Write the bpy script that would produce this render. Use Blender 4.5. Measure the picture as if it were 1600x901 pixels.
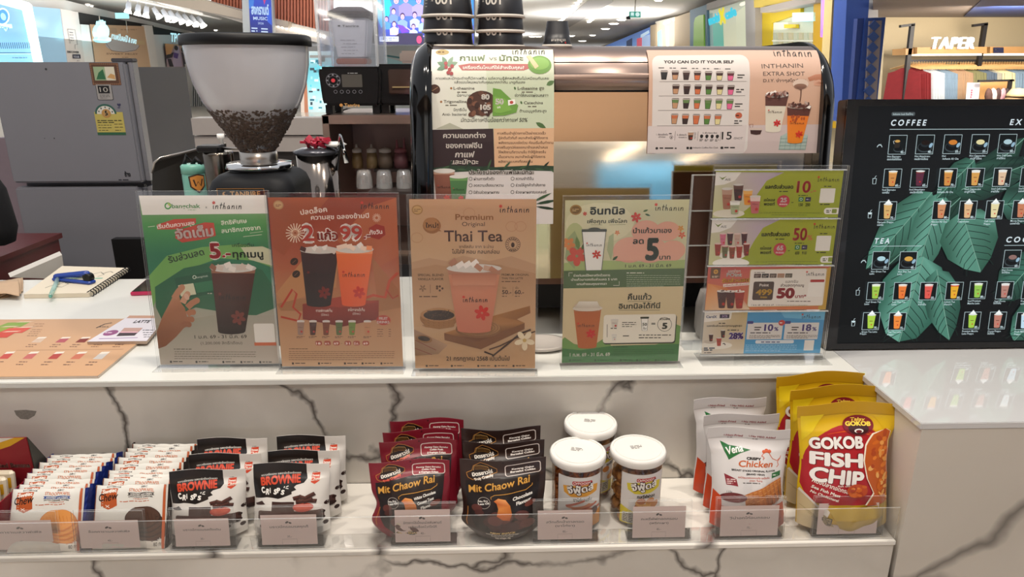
import bpy, bmesh, math, random
from mathutils import Vector as V, Matrix
from mathutils.geometry import tessellate_polygon
for o in list(bpy.data.objects): bpy.data.objects.remove(o)
sc = bpy.context.scene
COL = sc.collection
rnd = random.Random(11)
PI = math.pi

# ------------------------------------------------------------------ camera, world, light
CZ = 1.53                      # eye height; the counter top is at z = 1.0
FPX, HOR = 1100.0, 105.0
TH = math.atan((450.5 - HOR) / FPX); PSI = math.radians(1.7)
cam = bpy.data.cameras.new('camera'); cam.sensor_width = 36; cam.lens = FPX / 1600 * 36
cam.clip_start = 0.02; cam.clip_end = 300
co = bpy.data.objects.new('camera', cam); COL.objects.link(co)
co.location = (0, 0, CZ); co.rotation_euler = (PI / 2 - TH, 0, -PSI)
sc.camera = co
sc.view_settings.view_transform = 'Standard'; sc.view_settings.look = 'None'
sc.view_settings.gamma = 1; sc.view_settings.use_curve_mapping = False
sc.view_settings.exposure = 0.0
w = bpy.data.worlds.new('mall_ambient'); sc.world = w; w.use_nodes = True
w.node_tree.nodes['Background'].inputs[0].default_value = (0.93, 0.95, 1.0, 1)
w.node_tree.nodes['Background'].inputs[1].default_value = 0.70

def area(name, loc, tgt, size, power, col=(1, 1, 1), sy=None):
    l = bpy.data.lights.new(name, 'AREA'); l.energy = power; l.color = col; l.shape = 'DISK' if sy is None else 'RECTANGLE'
    l.size = size
    if sy: l.size_y = sy
    o = bpy.data.objects.new(name, l); COL.objects.link(o); o.location = loc
    o.rotation_euler = (V(tgt) - V(loc)).to_track_quat('-Z', 'Y').to_euler()
    return o
WARM = (1.0, 0.9, 0.78)
area('ceiling_lamp', (-0.9, 1.05, 3.9), (-0.75, 1.15, 1), 0.13, 27, WARM)
area('ceiling_lamp', (-0.1, 1.0, 3.9), (0.0, 1.1, 1), 0.13, 27, WARM)
area('ceiling_lamp', (0.9, 1.0, 3.9), (0.75, 1.1, 1), 0.13, 27, WARM)
area('ceiling_lamp', (0.1, -1.1, 3.9), (0.1, 1.1, 1), 0.5, 30, WARM)
area('mall_light', (-3, 9, 4.2), (-3, 12, 0), 2.5, 260)
area('mall_light', (5.6, 7.6, 2.0), (6.0, 9.6, 1.5), 0.8, 75, WARM)
area('mall_light', (0, 22, 4.4), (0, 26, 0), 5, 700)
area('mall_light', (0, -14, 3.1), (0, -19, 1), 2.5, 260)
area('mall_light', (-3, 8.5, 2.95), (-7, 18, 2.9), 1.6, 170)  # added fill, brightens the left shop fronts
area('mall_light', (1.5, 9, 2.95), (7, 18, 2.6), 1.6, 190)  # added fill for the right shop fronts
area('mall_light', (-1.5, 10, 2.6), (-2.5, 17, 3.0), 1.2, 60)  # added fill aimed at the upper bulkhead
for x, y, p_ in ((-9, 19, 150), (-6, 12, 150), (3, 14, 110), (-6, 24, 190), (4, 26, 190), (0, 42, 230), (0, -5, 110), (-4, -16, 260), (5, -16, 260)): area('ceiling_fill', (x, y, 2.2), (x, y, 3.3), 5, p_)  # unseen upward fill lights, added to brighten the ceilings

# ------------------------------------------------------------------ photo ray helpers (used while building only)
_c, _s = math.cos(TH), math.sin(TH)
FW = V((math.sin(PSI) * _c, math.cos(PSI) * _c, -_s)); RT = V((math.cos(PSI), -math.sin(PSI), 0)); UP = RT.cross(FW)
EYE = V((0, 0, CZ))
def ray(x, y): return FW + RT * ((x - 800) / FPX) - UP * ((y - 450.5) / FPX)
def atz(x, y, z=1.0):
    r = ray(x, y); return EYE + r * ((z - CZ) / r.z)
def aty(x, y, Y):
    r = ray(x, y); return EYE + r * (Y / r.y)
def atp(x, y, p, n):
    r = ray(x, y); return EYE + r * ((V(p) - EYE).dot(n) / r.dot(n))

# ------------------------------------------------------------------ materials
def lin(h, a=1.0):
    if isinstance(h, (tuple, list)): return tuple(h[:3]) + (a,)
    h = h.lstrip('#'); r = []
    for i in (0, 2, 4):
        c = int(h[i:i + 2], 16) / 255; r.append(c / 12.92 if c <= 0.04045 else ((c + 0.055) / 1.055) ** 2.4)
    return (r[0], r[1], r[2], a)
MATS = {}
def mat(name, col='cccccc', glow=False, rough=0.5, metal=0.0, emis=0.0, alpha=1.0, coat=0.0, spec=0.5, vary=0.05, vscale=40, bump=0.0, bscale=200, attr=False, aniso=False):
    if name in MATS: return MATS[name]
    m = bpy.data.materials.new(name); m.use_nodes = True; nt = m.node_tree; N = nt.nodes; L = nt.links
    b = N['Principled BSDF']; b.inputs['Roughness'].default_value = rough; b.inputs['Metallic'].default_value = metal
    b.inputs['Coat Weight'].default_value = coat; b.inputs['Specular IOR Level'].default_value = spec; b.inputs['Alpha'].default_value = alpha
    tc = N.new('ShaderNodeTexCoord')
    if attr:
        a = N.new('ShaderNodeAttribute'); a.attribute_name = 'Col'; src = a.outputs['Color']
    else:
        no = N.new('ShaderNodeTexNoise'); no.inputs['Scale'].default_value = vscale; no.inputs['Detail'].default_value = 3
        if aniso:
            mp = N.new('ShaderNodeMapping'); mp.inputs['Scale'].default_value = (0.02, 1, 1); L.new(tc.outputs['Object'], mp.inputs[0]); L.new(mp.outputs[0], no.inputs['Vector'])
        else: L.new(tc.outputs['Object'], no.inputs['Vector'])
        mx = N.new('ShaderNodeMix'); mx.data_type = 'RGBA'; c = lin(col)
        mx.inputs[6].default_value = tuple(x * (1 - vary) for x in c[:3]) + (1,); mx.inputs[7].default_value = tuple(min(1, x * (1 + vary)) for x in c[:3]) + (1,)
        L.new(no.outputs['Fac'], mx.inputs[0]); src = mx.outputs[2]
    if glow: b.inputs['Base Color'].default_value = (.004, .004, .005, 1)
    else: L.new(src, b.inputs['Base Color'])
    if emis:
        L.new(src, b.inputs['Emission Color']); b.inputs['Emission Strength'].default_value = emis
    if bump:
        n2 = N.new('ShaderNodeTexNoise'); n2.inputs['Scale'].default_value = bscale; n2.inputs['Detail'].default_value = 4
        if aniso: L.new(mp.outputs[0], n2.inputs['Vector'])
        else: L.new(tc.outputs['Object'], n2.inputs['Vector'])
        bp = N.new('ShaderNodeBump'); bp.inputs['Strength'].default_value = bump; bp.inputs['Distance'].default_value = 0.002
        L.new(n2.outputs['Fac'], bp.inputs['Height']); L.new(bp.outputs[0], b.inputs['Normal'])
    MATS[name] = m; return m
def clear_mat(name, tint=(1, 1, 1), gl=0.5, rough=0.03, base=0.03, haze=0.0, hz=(1, 1, 1)):
    if name in MATS: return MATS[name]
    m = bpy.data.materials.new(name); m.use_nodes = True; nt = m.node_tree; N = nt.nodes; L = nt.links
    N.remove(N['Principled BSDF']); out = N['Material Output']
    t = N.new('ShaderNodeBsdfTransparent'); t.inputs[0].default_value = tint + (1,)
    g = N.new('ShaderNodeBsdfGlossy'); g.inputs['Roughness'].default_value = rough; g.inputs[0].default_value = (1, 1, 1, 1)
    lw = N.new('ShaderNodeLayerWeight'); lw.inputs[0].default_value = 0.25
    ma = N.new('ShaderNodeMath'); ma.operation = 'MULTIPLY_ADD'; ma.inputs[1].default_value = gl; ma.inputs[2].default_value = base; ma.use_clamp = True
    L.new(lw.outputs['Fresnel'], ma.inputs[0])
    x = N.new('ShaderNodeMixShader'); L.new(ma.outputs[0], x.inputs[0]); L.new(t.outputs[0], x.inputs[1]); L.new(g.outputs[0], x.inputs[2])
    last = x
    if haze:
        d = N.new('ShaderNodeBsdfDiffuse'); no = N.new('ShaderNodeTexNoise'); no.inputs['Scale'].default_value = 8
        tc = N.new('ShaderNodeTexCoord'); L.new(tc.outputs['Object'], no.inputs['Vector']); d.inputs[0].default_value = hz + (1,)
        mm = N.new('ShaderNodeMath'); mm.operation = 'MULTIPLY'; mm.inputs[1].default_value = haze * 2; L.new(no.outputs['Fac'], mm.inputs[0])
        x2 = N.new('ShaderNodeMixShader'); L.new(mm.outputs[0], x2.inputs[0]); L.new(x.outputs[0], x2.inputs[1]); L.new(d.outputs[0], x2.inputs[2]); last = x2
    L.new(last.outputs[0], out.inputs[0]); MATS[name] = m; return m
def marble(name, base='ded9d0', rough=0.18, vein=1.0, scale=2.2, off=(0, 0, 0)):
    m = bpy.data.materials.new(name); m.use_nodes = True; nt = m.node_tree; N = nt.nodes; L = nt.links
    b = N['Principled BSDF']; b.inputs['Roughness'].default_value = rough
    tc = N.new('ShaderNodeTexCoord'); mp = N.new('ShaderNodeMapping'); mp.inputs['Location'].default_value = off; mp.inputs['Rotation'].default_value = (0.3, 0.55, 0.4)
    L.new(tc.outputs['Object'], mp.inputs[0])
    ns = N.new('ShaderNodeTexNoise'); ns.inputs['Scale'].default_value = scale * 1.4; ns.inputs['Detail'].default_value = 5; ns.inputs['Roughness'].default_value = 0.5
    L.new(mp.outputs[0], ns.inputs['Vector'])
    vm = N.new('ShaderNodeVectorMath'); vm.operation = 'SCALE'; vm.inputs[3].default_value = 0.30; L.new(ns.outputs['Color'], vm.inputs[0])
    va = N.new('ShaderNodeVectorMath'); va.operation = 'ADD'; L.new(mp.outputs[0], va.inputs[0]); L.new(vm.outputs[0], va.inputs[1])
    def veins(sc_, lo, hi):
        vo = N.new('ShaderNodeTexVoronoi'); vo.feature = 'DISTANCE_TO_EDGE'; vo.inputs['Scale'].default_value = sc_; L.new(va.outputs[0], vo.inputs['Vector'])
        cr = N.new('ShaderNodeMapRange'); cr.inputs[1].default_value = lo; cr.inputs[2].default_value = hi * 1.25; cr.inputs[3].default_value = 1; cr.inputs[4].default_value = 0
        L.new(vo.outputs['Distance'], cr.inputs[0]); return cr.outputs[0]
    v1 = veins(scale * .8, 0.0, 0.018); v2 = veins(scale * 0.55, 0.0, 0.16)
    nz = N.new('ShaderNodeTexNoise'); nz.inputs['Scale'].default_value = scale * 1.3; nz.inputs['Detail'].default_value = 3; L.new(mp.outputs[0], nz.inputs['Vector'])
    mk = N.new('ShaderNodeMapRange'); mk.inputs[1].default_value = 0.32; mk.inputs[2].default_value = 0.5; L.new(nz.outputs['Fac'], mk.inputs[0])
    m1 = N.new('ShaderNodeMath'); m1.operation = 'MULTIPLY'; L.new(v1, m1.inputs[0]); L.new(mk.outputs[0], m1.inputs[1])
    m2 = N.new('ShaderNodeMath'); m2.operation = 'MULTIPLY'; L.new(v2, m2.inputs[0]); m2.inputs[1].default_value = 0.42 * vein
    m3 = N.new('ShaderNodeMath'); m3.operation = 'MULTIPLY'; L.new(m1.outputs[0], m3.inputs[0]); m3.inputs[1].default_value = 0.95 * vein
    A = N.new('ShaderNodeMix'); A.data_type = 'RGBA'; A.inputs[6].default_value = lin(base); A.inputs[7].default_value = lin('8f897f'); L.new(m2.outputs[0], A.inputs[0])
    B = N.new('ShaderNodeMix'); B.data_type = 'RGBA'; B.inputs[7].default_value = lin('4a4440'); L.new(A.outputs[2], B.inputs[6]); L.new(m3.outputs[0], B.inputs[0])
    L.new(B.outputs[2], b.inputs['Base Color']); MATS[name] = m; return m

M_PAPER = mat('printed_paper', rough=0.55, attr=True)
M_BAG = mat('printed_film', rough=0.32, attr=True, spec=0.5, bump=0.12, bscale=45)
M_SCREEN = mat('lit_screen', rough=0.12, attr=True, emis=1.05, glow=True, spec=.2)
M_SIGN = mat('lit_print', rough=0.5, attr=True, emis=.95, glow=True)
M_ACR = clear_mat('clear_acrylic', gl=0.5, base=0.015)
M_EDGE = clear_mat('acrylic_edge', gl=0.5, base=0.25, haze=0.22, hz=(0.9, 0.95, 0.95), rough=0.15)
M_WHITE = mat('white_laminate', 'd9d9d3', rough=0.22, vary=0.02)
M_BLACK = mat('gloss_black', '060607', rough=0.1, coat=0.15, spec=.35)
M_MBLACK = mat('satin_black_plastic', '0e0e10', rough=0.45, spec=.3)
M_STEEL = mat('brushed_steel', 'b3aca4', rough=0.28, metal=1.0, aniso=True, vscale=300, vary=0.06)
M_CHROME = mat('polished_chrome', 'd8d8d8', rough=0.06, metal=1.0)
M_WHITEP = mat('white_plastic', 'f2f0ec', rough=0.35, vary=0.01)
M_WALLW = mat('painted_white', 'dcd8d0', rough=0.7, vary=0.03, vscale=3)

# ------------------------------------------------------------------ object helpers
ORG = {}
def tag(o, label=None, cat=None, group=None, kind=None):
    for k, v in (('label', label), ('category', cat), ('group', group), ('kind', kind)):
        if v: o[k] = v
    return o
def thing(name, label, cat, loc=(0, 0, 0), group=None):
    o = bpy.data.objects.new(name, None); COL.objects.link(o); o.location = loc; o.empty_display_size = 0.05
    ORG[o.name] = V(loc); return tag(o, label, cat, group)
def link(name, me, parent=None, org=None):
    o = bpy.data.objects.new(name, me); COL.objects.link(o)
    if parent is not None: o.parent = parent
    ORG[o.name] = org
    return o
class MB:
    def __init__(s): s.v = []; s.f = []; s.m = []; s.c = []; s.sm = []
    def add(s, vs, fs, m=0, sm=False):
        b = len(s.v); s.v += [V(p) for p in vs]
        for f in fs: s.f.append([b + i for i in f]); s.m.append(m); s.sm.append(sm)
        return s
    def box(s, c, d, m=0, rz=0, R=None, bev=0):
        hx, hy, hz = d[0] / 2, d[1] / 2, d[2] / 2
        if bev:
            b = min(bev, hx * .9, hy * .9, hz * .9); pts = []
            for sz in (-1, 1):
                for (ox, oy, oz) in ((b, b, 0), (0, 0, b)) if sz < 0 else ((0, 0, b), (b, b, 0)):
                    q = b if ox == 0 else 0
                    # rounded-corner ring of 8 vertices
                    X, Y = hx - (0 if ox == 0 else b * .6), hy - (0 if ox == 0 else b * .6)
                    z = sz * (hz - (b if ox == 0 else 0))
                    cc = b
                    pts.append([(X - cc, -Y, z), (X, -Y + cc, z), (X, Y - cc, z), (X - cc, Y, z), (-X + cc, Y, z), (-X, Y - cc, z), (-X, -Y + cc, z), (-X + cc, -Y, z)])
            vs = [p for r in pts for p in r]; fs = []
            for k in range(3):
                for i in range(8): fs.append([k * 8 + i, k * 8 + (i + 1) % 8, k * 8 + 8 + (i + 1) % 8, k * 8 + 8 + i])
            fs.append(list(range(7, -1, -1))); fs.append([24 + i for i in range(8)])
        else:
            vs = [(x, y, z) for z in (-hz, hz) for (x, y) in ((-hx, -hy), (hx, -hy), (hx, hy), (-hx, hy))]
            fs = [(3, 2, 1, 0), (4, 5, 6, 7), (0, 1, 5, 4), (1, 2, 6, 5), (2, 3, 7, 6), (3, 0, 4, 7)]
        Rm = R or Matrix.Rotation(rz, 3, 'Z')
        return s.add([V(c) + Rm @ V(p) for p in vs], fs, m)
    def lathe(s, prof, c=(0, 0, 0), n=32, m=0, R=None, cap=True, sm=True, sx=1, sy=1):
        vs = []; fs = []
        for r, z in prof:
            for i in range(n):
                a = 2 * PI * i / n; vs.append(V((r * math.cos(a) * sx, r * math.sin(a) * sy, z)))
        for k in range(len(prof) - 1):
            for i in range(n): fs.append((k * n + i, k * n + (i + 1) % n, (k + 1) * n + (i + 1) % n, (k + 1) * n + i))
        if R: vs = [R @ p for p in vs]
        s.add([V(c) + p for p in vs], fs, m, sm)
        if cap:
            b = len(s.v) - len(vs)
            if prof[0][0] > 1e-4: s.f.append([b + i for i in range(n - 1, -1, -1)]); s.m.append(m); s.sm.append(False)
            if prof[-1][0] > 1e-4: s.f.append([b + (len(prof) - 1) * n + i for i in range(n)]); s.m.append(m); s.sm.append(False)
        return s
    def loft(s, secs, c=(0, 0, 0), m=0):      # rounded-rectangle sections (z, half width, half depth, corner radius)
        vs = []; n = 32
        for z, hw, hd, r in secs:
            for q, (sx, sy) in enumerate(((1, 1), (-1, 1), (-1, -1), (1, -1))):
                for i in range(8): a = PI / 2 * (q + i / 7); vs.append(V(c) + V((sx * (hw - r) + r * math.cos(a), sy * (hd - r) + r * math.sin(a), z)))
        fs = [(k * n + i, k * n + (i + 1) % n, (k + 1) * n + (i + 1) % n, (k + 1) * n + i) for k in range(len(secs) - 1) for i in range(n)]
        s.add(vs, fs, m, True); b = len(s.v) - len(vs)
        s.f += [[b + i for i in range(n - 1, -1, -1)], [b + len(vs) - n + i for i in range(n)]]; s.m += [m, m]; s.sm += [False, False]; return s
    def tube(s, pts, r, n=8, m=0, cap=True):
        pts = [V(p) for p in pts]; rs = r if isinstance(r, (list, tuple)) else [r] * len(pts); vs = []; fs = []
        prev = None
        for k, p in enumerate(pts):
            t = (pts[min(k + 1, len(pts) - 1)] - pts[max(k - 1, 0)]).normalized()
            a = V((0, 0, 1)) if abs(t.z) < 0.9 else V((1, 0, 0))
            if prev is not None: a = prev
            x = a.cross(t).normalized(); y = t.cross(x); prev = y if False else a
            for i in range(n):
                g = 2 * PI * i / n; vs.append(p + (x * math.cos(g) + y * math.sin(g)) * rs[k])
        for k in range(len(pts) - 1):
            for i in range(n): fs.append((k * n + i, k * n + (i + 1) % n, (k + 1) * n + (i + 1) % n, (k + 1) * n + i))
        if cap: fs.append(tuple(range(n - 1, -1, -1))); fs.append(tuple((len(pts) - 1) * n + i for i in range(n)))
        return s.add(vs, fs, m, True)
    def slab(s, pts, d, m=0, me=None):     # polygon extruded along vector d
        pts = [V(p) for p in pts]; n = len(pts); d = V(d); tr = tessellate_polygon([pts])
        s.add(pts + [p + d for p in pts], [tuple(t) for t in tr] + [tuple(i + n for i in reversed(t)) for t in tr], m)
        b = len(s.v) - 2 * n
        for i in range(n): s.f.append([b + i, b + (i + 1) % n, b + n + (i + 1) % n, b + n + i]); s.m.append(m if me is None else me); s.sm.append(False)
        return s
    def build(s, name, mats, parent=None, bevel=0):
        me = bpy.data.meshes.new(name)
        o_ = ORG[parent.name] if parent is not None else V((0, 0, 0))
        me.from_pydata([tuple(p - o_) for p in s.v], [], s.f)
        if not isinstance(mats, (list, tuple)): mats = [mats]
        for m in mats: me.materials.append(m)
        me.polygons.foreach_set('material_index', s.m); me.polygons.foreach_set('use_smooth', s.sm)
        bm = bmesh.new(); bm.from_mesh(me); bmesh.ops.recalc_face_normals(bm, faces=bm.faces)
        if bevel: bmesh.ops.bevel(bm, geom=[e for e in bm.edges if e.is_manifold and e.calc_face_angle(0) > 0.6], offset=bevel, segments=2, affect='EDGES')
        bm.to_mesh(me); bm.free(); me.update()
        return link(name, me, parent, o_)

# ------------------------------------------------------------------ flat print: 2-D shapes laid on a surface
TXT = {}
def glyphs(s, bold, res):
    k = (s, bold, res)
    if k not in TXT:
        c = bpy.data.curves.new('t', 'FONT'); c.body = s; c.resolution_u = res; c.offset = bold; c.fill_mode = 'FRONT'
        o = bpy.data.objects.new('t', c); m = bpy.data.meshes.new_from_object(o); m.calc_loop_triangles()
        vs = [(v.co.x, v.co.y) for v in m.vertices]; fs = [tuple(t.vertices) for t in m.loop_triangles]
        TXT[k] = (vs, fs); bpy.data.meshes.remove(m); bpy.data.objects.remove(o); bpy.data.curves.remove(c)
    return TXT[k]
def homog(src, W, H):
    dst = [(0, 0), (W, 0), (W, H), (0, H)]; A = []
    for (x, y), (u, v) in zip(src, dst):
        A.append([x, y, 1, 0, 0, 0, -u * x, -u * y, u]); A.append([0, 0, 0, x, y, 1, -v * x, -v * y, v])
    n = 8
    for i in range(n):
        p = max(range(i, n), key=lambda r: abs(A[r][i])); A[i], A[p] = A[p], A[i]
        for r in range(n):
            if r != i and A[r][i]:
                f = A[r][i] / A[i][i]; A[r] = [a - f * b for a, b in zip(A[r], A[i])]
    h = [A[i][8] / A[i][i] for i in range(n)]
    def f(x, y):
        d = h[6] * x + h[7] * y + 1; return ((h[0] * x + h[1] * y + h[2]) / d, (h[3] * x + h[4] * y + h[5]) / d)
    return f
# hand-lettered wordmark strokes, one unit high x-height
LOGO = {'i': ([[(0, 1), (0.08, 0.15), (0.3, 0.0)]], .42), 'I': ([[(0.05, 1.35), (0.0, 0.1)], [(-.12, 0), (.25, .05)]], .5),
        'n': ([[(0, .95), (.02, 0)], [(.02, .5), (.3, .95), (.55, .9), (.6, .45), (.62, 0)]], .95),
        't': ([[(.22, 1.7), (.1, .2), (.3, 0)], [(-.15, 1.05), (.6, 1.15)]], .6),
        'h': ([[(.12, 1.75), (.02, 0)], [(.02, .5), (.3, .85), (.5, .75), (.55, 0)]], .85),
        'a': ([[(.6, .85), (.3, .95), (.02, .5), (.1, .05), (.4, .1), (.6, .8), (.62, .2), (.8, 0)]], 1.0)}
class P:
    def __init__(s, W, H, src=None):
        s.W, s.H = W, H; s.v = []; s.c = []; s.f = []; s.box = []; s.q = homog(src, W, H) if src else None; s.base = None
    def pt(s, x, y): return s.q(x, y) if s.q else (x, y)
    def sc(s, x, y):
        if not s.q: return 1.0, 1.0
        a = s.q(x, y); b = s.q(x + 2, y); c = s.q(x, y + 2)
        return math.hypot(b[0] - a[0], b[1] - a[1]) / 2, math.hypot(c[0] - a[0], c[1] - a[1]) / 2
    def raw(s, pts, tris, col):
        if s.base: pts = [(max(0, min(s.W, q[0])), max(0, min(s.H, q[1]))) for q in pts]
        xs = [p[0] for p in pts]; ys = [p[1] for p in pts]
        if not xs: return s
        bb = (min(xs), min(ys), max(xs), max(ys)); L = 0
        for b in s.box:
            if b[4] > L and b[0] < bb[2] and b[2] > bb[0] and b[1] < bb[3] and b[3] > bb[1]: L = b[4]
        L += 1; s.box.append(bb + (L,)); k = len(s.v)
        cc = col if isinstance(col, list) else [col] * len(pts)
        for p, c in zip(pts, cc): s.v.append((p[0], p[1], L)); s.c.append(lin(c))
        s.f += [tuple(k + i for i in t) for t in tris]; return s
    def pg(s, pts, col, conv=True):
        if conv: pts = [s.pt(*p) for p in pts]
        tr = tessellate_polygon([[V((p[0], p[1], 0)) for p in pts]])
        return s.raw(pts, [tuple(t) for t in tr], col)
    def bg(s, *cols):        # vertical gradient over the whole sheet
        n = len(cols)
        if n == 1: cols = (cols[0], cols[0]); n = 2
        pts = []; cl = []; tr = []
        for i in range(n):
            y = s.H * i / (n - 1); pts += [(0, y), (s.W, y)]; cl += [cols[i]] * 2
            if i: k = 2 * i; tr += [(k - 2, k - 1, k + 1), (k - 2, k + 1, k)]
        s.base = True; return s.raw(pts, tr, cl)
    def r(s, x, y, w, h, col, rad=0, rot=0):   # x, y = top-left corner (src units)
        a = s.pt(x, y); kx, ky = s.sc(x, y); w *= kx; h *= ky; rad = min(rad * kx, w / 2, h / 2)
        if isinstance(col, tuple): col = [col[0], col[0], col[1], col[1]]; pts = [(0, 0), (w, 0), (w, h), (0, h)]
        elif rad:
            pts = []
            for cx, cy, a0 in ((w - rad, rad, -90), (w - rad, h - rad, 0), (rad, h - rad, 90), (rad, rad, 180)):
                for i in range(5): g = math.radians(a0 + 22.5 * i); pts.append((cx + rad * math.cos(g), cy + rad * math.sin(g)))
        else: pts = [(0, 0), (w, 0), (w, h), (0, h)]
        cr, sr = math.cos(math.radians(rot)), math.sin(math.radians(rot))
        pts = [(a[0] + p[0] * cr + p[1] * sr, a[1] - p[0] * sr + p[1] * cr) for p in pts]
        return s.pg(pts, col, False)
    def e(s, cx, cy, rx, ry, col, n=18, rot=0, a0=0, a1=360):
        c = s.pt(cx, cy); kx, ky = s.sc(cx, cy); rx *= kx; ry *= ky; cr, sr = math.cos(math.radians(rot)), math.sin(math.radians(rot)); pts = []
        for i in range(n):
            g = math.radians(a0 + (a1 - a0) * i / (n if a1 - a0 >= 360 else n - 1)); x, y = rx * math.cos(g), ry * math.sin(g)
            pts.append((c[0] + x * cr + y * sr, c[1] - x * sr + y * cr))
        return s.pg(pts, col, False)
    def ring(s, cx, cy, r, w, col, ry=None, n=20):
        pts = [(cx + r * math.cos(2 * PI * i / n), cy + (ry or r) * math.sin(2 * PI * i / n)) for i in range(n + 1)]; return s.ln(pts, w, col)
    def ln(s, pts, w, col, conv=True):
        if conv: kx, ky = s.sc(*pts[0]); w *= (kx + ky) / 2; pts = [s.pt(*p) for p in pts]
        vs = []; n = len(pts)
        for i, p in enumerate(pts):
            a = pts[max(i - 1, 0)]; b = pts[min(i + 1, n - 1)]; dx, dy = b[0] - a[0], b[1] - a[1]; l = math.hypot(dx, dy) or 1
            vs += [(p[0] - dy / l * w / 2, p[1] + dx / l * w / 2), (p[0] + dy / l * w / 2, p[1] - dx / l * w / 2)]
        tr = []
        for i in range(n - 1): k = 2 * i; tr += [(k, k + 1, k + 3), (k, k + 3, k + 2)]
        return s.raw(vs, tr, col)
    def t(s, txt, x, y, h, col='222222', al='l', w=None, b=0.0, sh=0.0, rot=0, res=2):  # y = baseline, h = capital height
        if h * s.sc(x, y)[1] > 6: res = 4
        if b >= .03:       # heavy weight: the same glyphs laid several times, slightly shifted
            v0, f0 = glyphs(txt, 0.0, res); vs = []; fs = []; nd = 6 if b < .07 else 8
            for d in range(nd):
                k = len(vs); g = 2 * PI * d / nd; vs += [(q[0] + b * math.cos(g), q[1] + b * math.sin(g)) for q in v0]; fs += [tuple(k + i for i in t) for t in f0]
        else: vs, fs = glyphs(txt, b, res)
        if not vs: return s
        a = s.pt(x, y); kx, ky = s.sc(x, y); x0 = min(p[0] for p in vs); x1 = max(p[0] for p in vs)
        sy = h * ky / 0.72; sx = sy * 0.93
        if w: sx = w * kx / max(1e-6, x1 - x0)
        ox = {'l': -x0, 'c': -(x0 + x1) / 2, 'r': -x1}[al]; cr, sr = math.cos(math.radians(rot)), math.sin(math.radians(rot)); pts = []
        for px, py in vs:
            X = (px + ox) * sx + sh * py * sy; Y = -py * sy; pts.append((a[0] + X * cr + Y * sr, a[1] - X * sr + Y * cr))
        return s.raw(pts, fs, col)
    def dash(s, x, y, w, n, gap, h, col, seed=1):      # print too small to read
        rr = random.Random(seed)
        for k in range(n):
            cx = x; wk = w * (1 if k < n - 1 else 0.7)
            while cx < x + wk:
                l = min(rr.uniform(2, 7) * h, x + wk - cx); s.r(cx, y + k * gap, l, h, col); cx += l + h * 1.1
        return s
    def flower(s, cx, cy, r, col, n=6, w=0.26, ctr=None):
        for i in range(n):
            g = 2 * PI * i / n + .3; s.e(cx + math.cos(g) * r * .55, cy + math.sin(g) * r * .55, r * .45, r * w, col, 10, rot=-math.degrees(g))
        if ctr: s.e(cx, cy, r * .18, r * .18, ctr, 8)
        return s
    def logo(s, x, y, w, col='2a2a2a', dot='d23a2e', word='inthanin', rot=0, lw=.2):
        tot = sum(LOGO[c][1] + .27 for c in word); k = w / tot; cx = 0; cr, sr = math.cos(math.radians(rot)), math.sin(math.radians(rot))
        for ch in word:
            for st in LOGO[ch][0]:
                s.ln([(x + (cx + px + py * .12) * k * cr - py * k * sr, y - (cx + px) * k * sr - py * k * cr) for px, py in st], k * lw, col)
            cx += LOGO[ch][1] + .27
        s.flower(x + .2 * k, y - 1.7 * k, k * .5, dot, 6, .26); return s
    def cup(s, cx, y, w, h, liq, top=None, tf=.16, logo='3a2420', fl='c8342a', ice='e8ddd6', lg=True, foam=None, rim='d9d4cc', bw=.68):
        # a drink in a tapered clear cup; y = bottom, w = rim width
        b = w * bw / 2; t_ = w / 2
        def X(sg, v): return cx + sg * (b + (t_ - b) * v)
        s.pg([(X(-1, 0), y), (X(1, 0), y), (X(1, 1), y - h), (X(-1, 1), y - h)], [s_ for s_ in (liq if isinstance(liq, list) else [liq] * 2) for _ in (0, 1)] if isinstance(liq, list) else liq)
        s.e(cx, y, b, h * .04, liq[0] if isinstance(liq, list) else liq, 12)
        if top: s.pg([(X(-1, 1 - tf), y - h * (1 - tf)), (X(1, 1 - tf), y - h * (1 - tf)), (X(1, 1), y - h), (X(-1, 1), y - h)], top)
        s.e(cx, y - h, t_ * 1.04, h * .07, rim, 16)
        if ice:
            rr = random.Random(int(cx * 7 + y))
            for i in range(7):
                ix = cx + (i - 3) * t_ * .27; s.r(ix - w * .08, y - h * (1.04 + .05 * rr.random()), w * .15, h * .08, rr.choice([ice, top or (liq[1] if isinstance(liq, list) else liq), 'f0e8e0']), rot=rr.uniform(-40, 40))
        if foam: s.pg([(cx - t_ * .95, y - h), (cx - t_ * .5, y - h * 1.16), (cx, y - h * foam), (cx + t_ * .5, y - h * 1.16), (cx + t_ * .95, y - h)], 'eef2f0')
        if lg and w > 30: s.logo(cx - w * .3, y - h * .5, w * .62, logo, fl, lw=.2); s.flower(cx + w * .14, y - h * .22, w * .17, fl)
        elif lg: s.r(cx - w * .2, y - h * .55, w * .4, h * .04, logo); s.e(cx + w * .08, y - h * .25, w * .09, w * .09, fl, 8)
        return s
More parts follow.
